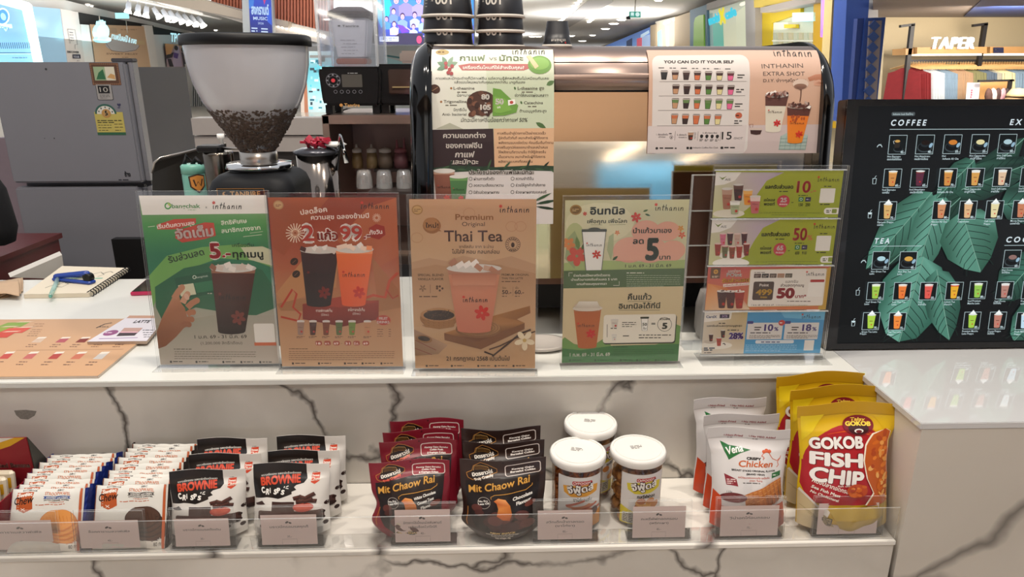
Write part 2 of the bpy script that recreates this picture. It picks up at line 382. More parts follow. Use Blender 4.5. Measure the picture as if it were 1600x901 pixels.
    def build(s, name, fmap, parent=None, m=None, maxl=None, org=None):
        v, f, c = s.v, s.f, s.c
        if maxl:
            v = list(v); c = list(c); cache = {}; out = []; st = list(f); m2 = maxl * maxl
            while st:
                t = st.pop(); ds = [((v[t[i]][0] - v[t[(i + 1) % 3]][0]) ** 2 + (v[t[i]][1] - v[t[(i + 1) % 3]][1]) ** 2) for i in range(3)]
                k = ds.index(max(ds))
                if ds[k] <= m2: out.append(t); continue
                a, b_, d = t[k], t[(k + 1) % 3], t[(k + 2) % 3]; key = (min(a, b_), max(a, b_))
                if key not in cache:
                    cache[key] = len(v); v.append(tuple((v[a][i] + v[b_][i]) / 2 for i in range(3))); c.append(tuple((c[a][i] + c[b_][i]) / 2 for i in range(4)))
                q = cache[key]; st += [(a, q, d), (q, b_, d)]
            f = out
        o_ = org if org is not None else (ORG[parent.name] if parent is not None else V((0, 0, 0)))
        me = bpy.data.meshes.new(name); me.from_pydata([tuple(V(fmap(*p)) - o_) for p in v], [], f)
        at = me.color_attributes.new('Col', 'FLOAT_COLOR', 'POINT'); at.data.foreach_set('color', [x for q in c for x in q])
        me.materials.append(m or M_PAPER); me.polygons.foreach_set('use_smooth', [bool(maxl)] * len(me.polygons)); me.update()
        return link(name, me, parent, o_)
def plane_map(o, ux, uy, n, k, dz=0.00008, z0=0.0):   # canvas unit k metres; uy points down the sheet
    o, ux, uy, n = V(o), V(ux), V(uy), V(n)
    return lambda x, y, L: o + ux * (x * k) + uy * (y * k) + n * (z0 + L * dz)
def sheet(name, pr, o, ux, uy, n, k, parent=None, m=None, dz=0.00008, th=0.0004, edge=None):
    """a print on a real sheet: the print faces and a thin slab behind them, one mesh"""
    return pr.build(name, plane_map(o, ux, uy, n, k, dz), parent, m)
# ================================================================== THE SETTING: counter, niche, kiosk
ZS, YF, YL, YN, XR = 0.78, 0.971, 1.159, 1.169, 0.668
MAR = marble('white_marble', base='dcd7ce', scale=3.0, off=(2.3, .7, 1.1))
MAR2 = marble('shelf_marble', base='e6e2da', scale=1.7, off=(3, 1, 2))
MAR3 = marble('block_marble', base='d6cfc4', scale=1.6, off=(1, 5, 3), vein=.8)
def struct(name, mb, m, bevel=0): return tag(mb.build(name, m, None, bevel), kind='structure')
struct('floor', MB().box((0, 20, -0.05), (60, 80, 0.1)), mat('terrazzo_floor', 'cfc8be', rough=0.18, vary=0.06, vscale=6))
ctop = tag(MB().box(((-2.4 + XR) / 2, (YL + 1.80) / 2, 0.9945), (XR + 2.4, 1.80 - YL, 0.011)).build('long_counter', [M_WHITE], None, .0012), 'long white laminate counter top carrying the row of poster stands', 'counter')
nbp = tag(MB().box(((-2.4 + XR) / 2, YN + .01, 0.884), (XR + 2.4 - .002, 0.02, 0.209)).build('niche_back_panel', MAR, None), 'grey veined marble panel behind the snack shelf', 'panel')
tag(MB().box(((-2.4 + XR) / 2, (YF + YN) / 2 - .001, ZS - .004), (XR + 2.4 - .002, YN - YF, 0.008)).build('snack_shelf', MAR2, None, .0008), 'white marble shelf holding the snacks in front of the counter', 'shelf')
tag(MB().box(((-2.4 + XR) / 2, YF + .012, ZS / 2 - .004), (XR + 2.4 - .004, 0.02, ZS - .009)).build('counter_front_panel', MAR, None), 'marble front panel below the snack shelf', 'panel')
bl = thing('side_counter', 'glossy white counter block with marble side at the right, under the menu screen', 'counter', (1.6, 1.4, 0))
MB().box((XR + .75, (0.966 + 1.9) / 2, .9945), (1.5, 1.9 - .966, .011)).build('worktop', mat('gloss_white', 'cfcfcf', rough=0.05, coat=1.0, vary=0.01), bl, .001)
MB().box((XR + .752, (0.968 + 1.9) / 2, .494), (1.496, 1.9 - .968, .988)).build('body', MAR3, bl)
ORG[nbp.name] = V((0, 0, 0))
MB().slab([aty(x, y, YN - .0004) for x, y in ((22, 641), (40, 640), (57, 642), (54, 649), (44, 655), (32, 654), (25, 648))], (0, .0008, 0)).build('chipped_spot', mat('chipped_stone', '8a857c', rough=.9, vary=.3, vscale=300), nbp)
tag(MB().box((-.9, YN + .32, .45), (3.1, .58, .86)).build('counter_carcass', mat('carcass_dark', '3a3733', rough=.6), None), 'dark hidden body under the long counter, behind the marble panel', 'counter body')
# ------------------------------------------------------------------ acrylic sheet stands with posters
def acr_stand(name, label, ob, ux, up, W, H, depth=0.075, group='poster stands', dx=0.004, side=1):
    """bent sheet stand: front + back sheets, foot towards the viewer; ob = bottom-left corner of the insert"""
    ux, up = V(ux).normalized(), V(up).normalized(); n = up.cross(ux) * -1
    n = ux.cross(up)                      # towards the viewer
    base = V(ob) + ux * W / 2; base.z = 1.0
    t = thing(name, label, 'stand', base, group)
    a = V(ob) - ux * dx - up * .005; w2 = W + 2 * dx; h2 = H + .013
    def sheet_(o0, nm, th=0.0018):
        m = MB(); p = [o0, o0 + ux * w2, o0 + ux * w2 + up * h2, o0 + up * h2]
        m.slab(p, n * th, 0, 1); return m.build(nm, [M_ACR, M_EDGE], t)
    sheet_(a + n * .0024, 'front_sheet'); sheet_(a - n * .0036, 'back_sheet')
    f = V((n.x, n.y, 0)).normalized(); b0 = V((a.x, a.y, 1.0006)) - f * .004
    m = MB(); m.slab([b0, b0 + ux * w2, b0 + ux * w2 + f * depth, b0 + f * depth], V((0, 0, .0018)), 0, 1); m.build('foot', [M_ACR, M_EDGE], t)
    return t
def poster(name, label, cat, pr, px, Wm, Hm, lean=2.0, group=None, hold=None, yaw=None, hlabel=None, lift=0.005, depth=.03):
    """px: bottom-left and bottom-right pixel of the sheet; stands on the counter"""
    A = atz(px[0], px[1], 1 + lift); B = atz(px[2], px[3], 1 + lift)
    ux = B - A; W = ux.length; ux.normalize(); k = W / pr.W; H = pr.H * k * Hm
    nb = ux.cross(V((0, 0, 1))); le = math.radians(lean); up = (V((0, 0, 1)) * math.cos(le) - nb * math.sin(le)).normalized()
    n = ux.cross(up); tl = A + up * H
    o = bpy.data.objects
    fm = lambda x, y, L: tl + ux * (x * k) - up * (y * k * Hm) + n * (L * .00011)
    ob = pr.build(name, fm, None, M_PAPER, org=(A + B) / 2); ob.location = (A + B) / 2
    tag(ob, label, cat, group)
    if hold: acr_stand('poster_stand', hold, A, ux, up, W, H, depth=depth)
    return A, ux, up, n, k, H
WM = 210; HM = 297
def leaf2(p, x, y, l, w, rot, col):
    r = math.radians(rot); pts = []
    for t_, s_ in ((0, 0), (.25, .8), (.55, 1), (.8, .6), (1, 0), (.8, -.6), (.55, -1), (.25, -.8)):
        X, Y = t_ * l, s_ * w / 2; pts.append((x + X * math.cos(r) + Y * math.sin(r), y - X * math.sin(r) + Y * math.cos(r)))
    p.pg(pts, col)
def burst(p, x, y, r, col, n=14, r0=.35, w=2):
    for i in range(n):
        g = 2 * PI * i / n; p.ln([(x + r * r0 * math.cos(g), y + r * r0 * math.sin(g)), (x + r * math.cos(g), y + r * math.sin(g))], w, col)
def outl(p, s, x, y, h, col, oc, al='l', w=None, b=.03, ob=.07, rot=0, sh=0):
    p.t(s, x, y, h, oc, al, w, ob, sh, rot); p.t(s, x, y, h, col, al, w, b, sh, rot)
def social(p, xs, y, h, w, col='3a3a3a'):
    for i, x in enumerate(xs):
        p.r(x, y - h * .8, h, h, col, h * .25); p.dash(x + h * 1.6, y - h * .6, w, 1, 1, h * .4, col, i)
def fhand(p, k, pts, col): p.pg(pts, col)

# ---- poster 1: green discount poster
p = P(WM, HM, [(20, 58), (612, 52), (693, 805), (148, 812)])
p.bg('8fae7c', '4f9a55', '2f7a58', '2f7d5e', 'a9aa98', 'b6ab9b', 'b3a89a')
p.pg([(12, 50), (620, 50), (628, 136), (40, 146)], 'f0ece6')
p.pg([(75, 420), (160, 330), (320, 290), (500, 275), (640, 300), (665, 380), (560, 350), (400, 340), (230, 400), (120, 520), (95, 560)], '76ad5c')
p.pg([(110, 470), (240, 385), (420, 350), (600, 390), (672, 470), (676, 560), (560, 600), (300, 560), (150, 620), (118, 560)], '2c6b4c')
p.pg([(500, 290), (600, 285), (640, 300), (655, 372), (600, 360), (540, 345)], 'cfcfae')
p.pg([(122, 640), (400, 590), (672, 595), (690, 806), (148, 812)], ['9e9f8d', 'a9a491', 'aaa697', 'b9ada0', 'b5aa9c'])
p.ring(157, 104, 13, 6, '3f9a4e'); p.e(163, 98, 5, 9, 'b8d06a', rot=40)
p.t('bangchak', 176, 114, 19, '3d8a46', w=132, b=.015); p.dash(250, 121, 55, 1, 1, 2, '6aa36a')
p.t('x', 331, 114, 13, '333333'); p.logo(366, 117, 140, '222222')
p.pg([(108, 190), (185, 165), (288, 160), (290, 182), (200, 210), (112, 212)], 'c8493a')
p.t('เริ่มต้นความสุข', 112, 208, 17, 'f6efe6', w=175, b=.02, rot=6)
p.pg([(196, 218), (330, 178), (372, 180), (384, 238), (330, 254), (228, 270), (196, 250)], 'c8493a')
outl(p, 'จัดเต็ม', 200, 254, 42, 'f8e3dc', 'a83226', w=178, rot=5, b=.035, ob=.08)
p.t('สิทธิพิเศษ', 408, 190, 19, 'f2f0e0', w=120, b=.015, rot=5); p.t('สมาชิกบางจาก', 410, 226, 19, 'f2f0e0', w=182, b=.015, rot=5)
p.ln([(510, 242), (596, 232)], 2, 'e8e8d0'); p.ln([(68, 200), (100, 196)], 2, 'e8e8d0'); p.ln([(540, 226), (600, 218)], 1.5, 'e8e8d0')
p.t('รับส่วนลด', 172, 362, 27, '1f3328', w=172, b=.02, rot=13)
outl(p, '5', 358, 338, 66, 'c4303a', 'f6efe8', b=.04, ob=.1, w=54); outl(p, '.-', 415, 334, 40, 'c4303a', 'f6efe8', b=.04, ob=.08, w=42)
p.t('เครื่องดื่ม', 460, 288, 15, '1f3328', w=100, b=.01); p.t('ทุกเมนู', 464, 336, 30, '1f3328', w=142, b=.03)
p.r(196, 430, 172, 96, '1d5b42', 6, rot=10); p.r(216, 462, 72, 50, 'd8d6b8', 2, rot=8); p.r(290, 452, 92, 44, '2f7a55', 3, rot=9)
p.ring(290, 425, 7, 3, 'd8e8d8'); p.t('bangchak', 300, 430, 9, 'd8e8d8', w=55, rot=8); p.dash(352, 496, 30, 1, 1, 3, 'd8d8c8')
SK = ['a9714f', 'c08a66', 'b27b58']
p.pg([(126, 668), (150, 600), (178, 545), (200, 500), (222, 505), (232, 540), (250, 560), (262, 600), (250, 650), (215, 690), (170, 730), (135, 742)], ['8a5638', 'a56d4c', 'b98060', 'c08c6c', 'b98060', 'b07855', 'a76f4e', 'a76f4e', '9a6445', '8f5a3c', '84502f', '7c4a2e'])
for a, b_, c_ in (((200, 520), (236, 470), 'c0896a'), ((240, 540), (262, 500), 'cf9c7e'), ((262, 560), (306, 528), 'b98060'), ((262, 590), (290, 580), 'b27856'), ((258, 620), (284, 612), 'a56c4a'), ((240, 640), (272, 634), '9a6243')):
    p.ln([a, ((a[0] + b_[0]) / 2, (a[1] + b_[1]) / 2 - 4), b_], 26, c_); p.e(b_[0], b_[1], 13, 13, c_, 12)
p.e(258, 512, 11, 15, 'dcb49c', 12, rot=20)
p.cup(468, 666, 206, 282, ['1c0f0e', '5a3026'], top='9a6a52', tf=.08, logo='1c1210', fl='7a3a30', ice='d8c8bc', bw=.6)
p.t('1 ม.ค. 69 - 31 มี.ค. 69', 300, 697, 15, '2f2f2a', w=238, b=.008); p.t('(1,200,000 สิทธิ์/เดือน)', 328, 723, 12, '3a3a34', w=190)
p.r(566, 630, 94, 84, 'e8e4dc', 8); p.r(572, 713, 100, 14, 'c86a44')
p.dash(206, 742, 120, 1, 10, 3, '4a4640'); p.dash(210, 754, 370, 4, 10, 2.4, '6a655c', 3); social(p, [190, 306, 428, 510, 596], 802, 9, 62)
P1 = poster('promo_poster', 'green poster with a hand holding a card, discount 5 baht, leftmost stand', 'poster', p, (250.9, 569.3, 438.4, 567.5), 1, 1, 3.5, hold='clear acrylic stand holding the green discount poster, leftmost of the row')

# ---- poster 2: red 2 for 99
p = P(WM, HM, [(617, 68), (1212, 65), (1250, 820), (700, 820)])
p.bg('8f3c26', 'a2452b', 'b0603f', 'b98258', 'c2946c', 'c6a07c')
p.pg([(620, 60), (900, 60), (760, 240), (700, 330), (650, 300)], 'a2502f'); p.pg([(940, 260), (1080, 110), (1215, 66), (1225, 330), (1100, 400)], 'b3603a')
p.pg([(650, 500), (800, 330), (950, 320), (940, 470), (700, 540)], 'c08858'); p.pg([(1100, 330), (1225, 480), (1235, 560), (1130, 540)], 'a9683e')
p.pg([(662, 545), (780, 520), (1240, 515), (1250, 560), (1130, 580), (690, 575)], 'a8744a')
p.e(668, 102, 24, 21, 'b4875a'); p.e(668, 102, 19, 16, 'c9a171'); p.dash(655, 100, 26, 2, 6, 3, '8a4a30')
p.logo(1050, 117, 135, '1f1412', word='Inthanin')
p.t('ปลดล็อค', 772, 146, 22, 'f6e9dc', w=124, b=.02, rot=7); p.t('ความสุข ฉลองข้ามปี', 820, 168, 20, 'f6e9dc', w=268, b=.02, rot=2)
burst(p, 748, 228, 44, 'f4e0c8', 18, .3, 4); burst(p, 1122, 158, 20, 'f4e0c8', 14, .35, 2); burst(p, 748, 228, 20, 'e8b08a', 12, .3, 2)
outl(p, '2', 780, 262, 70, 'b23a2c', 'f8eee6', b=.02, ob=.13, w=60); outl(p, 'แก้ว', 850, 258, 40, 'b23a2c', 'f8eee6', b=.03, ob=.12, w=96); outl(p, '99', 955, 256, 62, 'b23a2c', 'f8eee6', b=.02, ob=.13, w=104); outl(p, '.-', 1062, 252, 40, 'b23a2c', 'f8eee6', b=.03, ob=.08, w=36)
p.pg([(1086, 205), (1120, 186), (1158, 196), (1164, 234), (1134, 256), (1096, 246)], '9a2a1e'); p.t('ทั้งวัน', 1092, 234, 18, 'f8eee6', w=58, b=.02, rot=5)
for x, y in ((746, 356), (756, 412)): p.e(x, y, 20, 15, '2e1a12', 14, rot=40); p.ln([(x - 8, y + 8), (x + 8, y - 8)], 2, '8a5a3a')
p.pg([(788, 545), (1136, 528), (1136, 612), (970, 645), (790, 612)], ['8a2a1c', '9a3422', '7a2016', '6f1c14', '7f2418']); p.pg([(788, 545), (960, 512), (1136, 535), (960, 560)], 'a83c28')
for pts in ([(690, 560), (740, 480), (760, 500), (745, 560), (780, 590), (770, 620), (690, 602)],): p.ln(pts, 9, 'b83c22')
p.ln([(1040, 530), (1110, 505), (1165, 515), (1185, 440), (1222, 405)], 12, 'c0482a'); p.ln([(1170, 480), (1200, 520), (1225, 505)], 6, 'a83a22')
p.cup(862, 548, 176, 244, ['1a0c10', '3a1f22'], top='4a2a28', tf=.07, logo='160c0c', fl='7c1f1a', ice='dccfc6', bw=.62)
p.cup(1022, 546, 172, 246, ['e05a26', 'e8743a'], top='ef9a6a', tf=.08, logo='4a1a12', fl='c43020', ice='f2d8c4', bw=.62)
p.t('กาแฟกาแฟเย็น', 850, 580, 12, 'f4e4d4', w=74, b=.01); p.t('(22oz.)', 874, 596, 9, 'f4e4d4', w=34); p.t('ชาไทยลาเต้เย็น', 996, 576, 12, 'f4e4d4', w=76, b=.01); p.t('(22oz.)', 1018, 591, 9, 'f4e4d4', w=34)
for i, (x, c_) in enumerate(((781, 'a08070'), (837, '4a2c28'), (897, '7a4028'), (956, '5a6a3a'), (1015, '6f8a3a'), (1085, 'c08a60'))):
    p.cup(x, 680, 34, 60, c_, top='e0d0c0', tf=.1, lg=True, logo='3a2018', ice=None); p.dash(x - 18, 688, 36, 2, 5, 2.2, '4a2a1c', i)
p.e(1158, 616, 33, 22, 'b8402e'); p.t('FRUIT', 1158, 614, 12, 'f8eee6', 'c', 40, .03); p.t('DRINKS', 1158, 630, 11, 'f8eee6', 'c', 56, .03)
for i in range(4): p.dash(1130, 656 + i * 10, 38, 1, 1, 2.4, '5a3a28', i); p.dash(1182, 656 + i * 10, 16, 1, 1, 2.4, '5a3a28', i + 9)
for x, s_ in ((863, '18'), (903, 'พ.ย.'), (944, '69'), (996, '31'), (1036, 'มี.ค.'), (1078, '69')):
    p.r(x - 15, 708, 30, 20, 'a8503c', 8); p.t(s_, x, 724, 10, 'f8e8dc', 'c', 20, .01)
p.t('-', 966, 723, 12, '5a2a1c')
p.dash(730, 742, 120, 1, 1, 2.6, '4a3022'); p.dash(730, 754, 480, 5, 9, 2.2, '6f4c36', 5); social(p, [744, 862, 980, 1060, 1146], 810, 9, 66, '3a2418')
P2 = poster('promo_poster', 'red brown poster offering 2 cups for 99, second stand from the left', 'poster', p, (440.8, 572, 630, 572), 1, .985, 3.0, hold='clear acrylic stand holding the red poster, second of the row')

# ---- poster 3: Thai tea
p = P(WM, HM, [(60, 68), (632, 68), (628, 828), (85, 828)])
p.bg('c49a74', 'c8a27c', 'cdaa86', 'd2b28e', 'c9a47c', 'c0966c')
p.pg([(62, 350), (150, 330), (230, 345), (300, 320), (420, 345), (520, 322), (632, 360), (632, 430), (65, 430)], 'c09a78'); p.pg([(64, 380), (180, 360), (330, 385), (470, 362), (632, 400), (632, 470), (66, 470)], 'b8906c')
p.pg([(66, 430), (632, 430), (630, 640), (75, 640)], ['b8906c', 'b8906c', 'cba47c', 'cba47c'])
for x, y in ((95, 240), (330, 130), (560, 190), (520, 190)): p.ring(x, y, 26, 2, 'b88a62', 22, 12)
p.e(97, 116, 25, 22, 'a57c4a'); p.e(97, 116, 20, 17, 'c79f68'); p.dash(82, 112, 30, 2, 8, 3, '7a5a34')
p.logo(468, 128, 138, '1f1a18'); outl(p, 'Premium', 268, 160, 26, '8a5a2c', '8a5a2c', w=170, b=.015, ob=.015)
p.t('Original', 298, 188, 19, '3a2a22', w=102); p.t('Thai Tea', 218, 256, 50, '3a2620', w=262, b=.012)
p.e(162, 186, 41, 36, '9c6a3c'); p.e(158, 180, 35, 30, 'b07c4a'); p.t('ใหม่!', 134, 195, 19, '2f1d14', w=58, b=.02); p.pg([(192, 200), (206, 212), (180, 210)], '9c6a3c')
p.t('ชาอัสสัม จาก จ.น่าน', 285, 286, 13, '3a2a20', w=154, b=.006); p.t('ไม่ใส่สี หอม กลมกล่อม', 252, 311, 17, '3a2a20', w=214, b=.015)
p.ring(526, 270, 33, 2, '3a2a20'); p.ring(526, 270, 20, 1.5, '3a2a20'); burst(p, 526, 270, 30, '3a2a20', 18, .78, 3); p.e(526, 272, 8, 11, '3a2a20'); p.t('NO COLOR', 526, 250, 6, '3a2a20', 'c', 34, .02); p.t('ADDED', 526, 298, 6, '3a2a20', 'c', 28, .02)
for (x, y, s_) in ((98, 412, 'SPECIAL BLEND'), (98, 430, 'VANILLA FLAVOR')): p.t(s_, x, y, 11, '3a2a20', w=116, b=.006)
p.flower(120, 466, 17, '8a6a50', 5, .22); p.ln([(154, 450), (154, 488)], 1.5, '5a4030')
for i in range(5): p.e(185 + (i % 3) * 12, 458 + (i // 2) * 9, 5, 5, '5a4030')
p.dash(104, 501, 116, 1, 1, 5, '6a4e3a')
p.t('PREMIUM ORIGINAL', 476, 410, 9.5, '3a2a20', w=124, b=.006); p.t('THAI TEA LATTE', 476, 426, 9.5, '3a2a20', w=96, b=.006); p.dash(476, 434, 118, 1, 1, 4, '6a4e3a')
p.t('ร้อน', 480, 468, 8, '3a2a20'); p.t('เย็น', 538, 468, 8, '3a2a20'); p.t('50.-', 478, 492, 18, '3a2420', w=42, b=.02); p.t('60.-', 535, 492, 18, '3a2420', w=42, b=.02); p.dash(478, 500, 30, 1, 1, 4, '6a4e3a'); p.dash(536, 500, 30, 1, 1, 4, '6a4e3a'); p.ln([(527, 460), (527, 500)], 1, '6a4e3a')
p.pg([(440, 590), (604, 545), (606, 578), (545, 606), (580, 622), (580, 650), (382, 742), (218, 700), (216, 668), (330, 632)], ['a9743e', '9a6636', '8a5a30', '8f5e32', 'a9743e', '7a4c28', '6f4424', '7a4a28', 'b27c48', 'b88450'])
p.pg([(216, 668), (372, 706), (580, 622), (580, 650), (382, 742), (218, 700)], '7f5230')
p.e(372, 650, 104, 40, '8a5e38', 26); p.e(372, 644, 98, 36, 'a97a4c', 26)
for r_ in (88, 74, 60): p.ring(372, 644, r_, 2, '7a5230', r_ * .36, 26)
p.e(193, 600, 86, 46, '9a6a40', 24); p.pg([(108, 600), (278, 600), (258, 640), (193, 650), (130, 640)], 'a0703f'); p.e(193, 585, 84, 30, 'b88858', 24); p.e(193, 587, 70, 23, '33241c', 24)
rr = random.Random(3)
for i in range(46): p.r(193 + rr.uniform(-60, 55), 587 + rr.uniform(-18, 14), rr.uniform(4, 12), 3, rr.choice(['241812', '4a3628', '5a4434']), rot=rr.uniform(0, 180))
for i in range(7):
    for j in range(3): p.ln([(118 + i * 24, 606 + j * 13), (128 + i * 22, 612 + j * 12)], 2, '7a4e2c')
p.pg([(80, 650), (232, 722), (190, 762), (84, 770)], ['a8876c', 'b89678', '9f7d60', '94704f']); p.ln([(86, 700), (180, 745)], 3, '8a4a3a'); p.ln([(84, 736), (160, 765)], 3, '8a4a3a')
p.e(125, 694, 38, 18, '9a7048', rot=-10); p.e(125, 692, 28, 11, '30221a', rot=-10)
p.ln([(398, 752), (440, 768), (500, 720), (560, 670), (608, 652)], 8, '3c2418'); p.ln([(420, 742), (470, 725), (540, 690), (628, 660)], 6, '4a2c1c')
p.flower(580, 700, 48, 'ead9b8', 5, .26, 'c8a860')
p.cup(352, 656, 240, 280, ['c8765a', 'd09070'], top='b8846a', tf=.1, lg=False, ice='c8a48e', bw=.62)
p.pg([(250, 400), (455, 400), (448, 452), (256, 452)], ['b87a60', 'b87a60', 'cf9478', 'cf9478'])
p.logo(302, 528, 116, '241c1c', lw=.22); p.flower(388, 576, 36, 'cc3026')
p.t('21 กรกฎาคม 2568 เป็นต้นไป', 226, 792, 19, '2f2018', w=286, b=.012); social(p, [132, 246, 366, 444, 526], 820, 9, 62, '3a2a20')
P3 = poster('promo_poster', 'tan poster for premium original Thai tea, middle stand of the row', 'poster', p, (649, 575, 836, 575), 1, 1, 2.5, hold='clear acrylic stand holding the tan Thai tea poster in the middle')

# ---- poster 4: bring your own cup
p = P(WM, HM, [(88, 80), (632, 72), (588, 797), (78, 805)])
p.bg('ccc9a0', 'd4cfaa', 'c9cf9a')
p.e(240, 180, 150, 90, 'dad5b0'); p.e(130, 240, 40, 60, 'b9c088'); p.pg([(70, 360), (180, 345), (420, 352), (640, 342), (640, 400), (70, 400)], 'a9bd78')
p.pg([(88, 340), (98, 250), (130, 215), (150, 260), (150, 330), (130, 385)], '9aa878'); p.pg([(272, 300), (280, 240), (300, 225), (300, 290), (290, 350)], 'a9b488')
for c_, x, y, r_ in (('e0a890', 372, 300, 74), ('e0a890', 440, 215, 62), ('e0a890', 535, 215, 56), ('e0a890', 560, 300, 56), ('e0a890', 460, 300, 74)): p.e(x, y, r_, r_ * .78, c_, 24)
p.r(300, 300, 300, 50, 'e0a890', 24)
p.e(134, 122, 26, 23, 'a07c40'); p.e(134, 122, 20, 17, '7a5a2c'); p.dash(118, 118, 30, 2, 7, 3, 'd0b070')
p.t('อินทนิล', 196, 142, 32, '3a3f2c', w=152, b=.035); p.t('เพื่อคุณ เพื่อโลก', 184, 181, 16, '3a3f2c', w=174, b=.025); p.ln([(200, 188), (250, 188)], 1.5, '7a8050'); p.ln([(280, 188), (352, 186)], 1.5, '7a8050')
p.logo(482, 123, 130, '26241c')
p.flower(174, 139, 10, 'c8493a'); p.flower(398, 154, 24, 'cc4634'); p.flower(594, 202, 15, 'd99a4a', 5); p.flower(600, 232, 17, 'd86a4c', 5); p.flower(316, 223, 12, 'e08a5a', 5); p.flower(302, 522, 14, 'dc8c92', 5); p.flower(106, 640, 17, 'dc7c8a', 6); p.flower(538, 500, 34, 'cc3a28', 6, .22)
leaf2(p, 428, 128, 24, 9, 20, '4a6a3a'); leaf2(p, 436, 138, 26, 9, -20, '3a5a32'); leaf2(p, 296, 346, 30, 12, 40, '3a5a32'); leaf2(p, 282, 552, 18, 8, 40, '2f4a2a'); leaf2(p, 522, 558, 18, 8, 30, '2f4a2a')
p.flower(104, 274, 30, 'd8884a', 5, .34); p.flower(140, 328, 46, 'cc4e3c', 5, .34); leaf2(p, 148, 300, 60, 20, 100, '6f8a50'); leaf2(p, 160, 300, 40, 16, 60, '4a6a3a')
p.pg([(162, 218), (266, 218), (248, 394), (180, 394)], 'f0efe8'); p.r(160, 208, 110, 12, '4a5048', 3); p.e(215, 210, 28, 10, '4a5048', a0=180, a1=360)
for a, b_ in (((162, 218), (180, 394)), ((266, 218), (248, 394))): p.ln([a, b_], 3, '4a5048')
p.logo(182, 284, 70, '26241c'); p.flower(226, 320, 21, 'cc3a28', 6, .22)
p.t('นำแก้วมาเอง', 384, 224, 21, '3a4030', w=170, b=.03); p.t('ลด', 384, 272, 25, '3a4030', w=48, b=.03); p.t('5', 438, 341, 94, '2f3d28', w=60, b=.05); p.t('บาท', 500, 341, 20, '3a4030', w=50, b=.03)
p.t('1 ม.ค. 69 - 31 มี.ค. 69', 352, 378, 14, '2f3326', w=202, b=.012)
p.pg([(60, 394), (640, 380), (640, 462), (60, 480)], '4f6a42')
p.ln([(106, 418), (106, 402), (122, 402)], 2, 'e8e8d8'); p.ln([(300, 458), (326, 458), (326, 440)], 2, 'e8e8d8')
p.t('ช่วยกันลดใช้พลาสติกด้วยการ', 206, 418, 10, 'f0eedc', 'c', 160, .012); p.t('นำแก้วมาเองรับส่วนลด 5 บาท', 216, 436, 10, 'f0eedc', 'c', 200, .012); p.t('แทนคำขอบคุณจากเรา', 206, 456, 10, 'f0eedc', 'c', 130, .012)
p.dash(358, 400, 110, 1, 1, 4, 'd8dcc4'); p.dash(358, 412, 236, 6, 9.5, 2.4, 'a8b898', 8)
p.pg([(70, 472), (640, 460), (640, 800), (70, 810)], 'd4c39a')
p.pg([(60, 700), (90, 690), (130, 720), (200, 735), (270, 690), (300, 740), (420, 745), (560, 700), (570, 650), (580, 632), (600, 640), (640, 800), (60, 812)], '6f9a50'); p.pg([(60, 740), (160, 748), (300, 728), (600, 720), (640, 812), (60, 812)], '3f7a42')
p.t('คืนแก้ว', 364, 522, 25, '3a4030', w=104, b=.03); p.t('อินทนิลได้ที่นี่', 324, 562, 22, '3a4030', w=182, b=.03); p.ln([(364, 530), (468, 529)], 1.5, '3a4030'); p.ln([(324, 568), (506, 568)], 1.5, '3a4030')
p.cup(188, 734, 122, 176, ['b8622c', 'c06a34'], top='bb7a4a', tf=.1, lg=False, ice='d9c4ac', bw=.66)
p.e(188, 560, 66, 13, 'd9cfc0', 20); p.pg([(132, 558), (244, 558), (230, 528), (150, 528)], ['cbbfae', 'cbbfae', 'e2dccf', 'e2dccf']); p.logo(146, 644, 76, '3a2018'); p.flower(204, 674, 22, 'c8302a')
p.r(262, 594, 320, 130, '2f3326', 12); p.r(260, 590, 318, 128, 'ece6d6', 12)
p.cup(307, 646, 34, 36, 'd8d2c4', logo='3a3a30', ice=None); p.dash(290, 648, 38, 1, 1, 4, '3a4030'); p.ln([(275, 632), (275, 690)], 2, '3a4030'); p.cup(306, 706, 24, 28, 'e0dcd0', logo='3a3a30', ice=None)
p.dash(340, 622, 62, 3, 9, 3.4, '5a5a4c', 2); p.dash(344, 682, 42, 1, 9, 4, '3a3a30', 2)
p.pg([(424, 606), (454, 606), (450, 660), (428, 660)], 'f6f4ec'); p.ln([(424, 606), (428, 660), (450, 660), (454, 606), (424, 606)], 1.6, '3a4030'); p.r(420, 598, 38, 8, '3a4030', 2); p.t('50', 439, 638, 13, '3a4030', 'c', 20, .03); p.t('ใบ', 439, 654, 9, '3a4030', 'c', 13, .02)
p.t('=', 468, 636, 14, '3a4030', w=18, b=.04); p.ring(527, 632, 31, 2, '3a4030'); p.t('5', 527, 651, 26, '3a4030', 'c', 24, .05); p.t('ส่วนลด', 527, 612, 9, '3a4030', 'c', 46, .03)
p.dash(414, 678, 142, 2, 12, 4, '4a4a3c', 4)
p.t('1 ก.พ. 69 - 31 มี.ค. 69', 112, 776, 15, 'f4f2e4', w=176, b=.03); p.dash(302, 732, 90, 1, 1, 3, '24482a'); p.dash(302, 744, 270, 4, 8, 2.4, '2f5a34', 3); social(p, [110, 220, 332, 404, 486], 796, 8, 62, '24482a')
P4 = poster('promo_poster', 'pale green poster about bringing your own cup, fourth stand from the left', 'poster', p, (877.7, 566, 1058.9, 563), 1, .985, 0.5, hold='clear acrylic stand holding the pale green poster, fourth of the row')

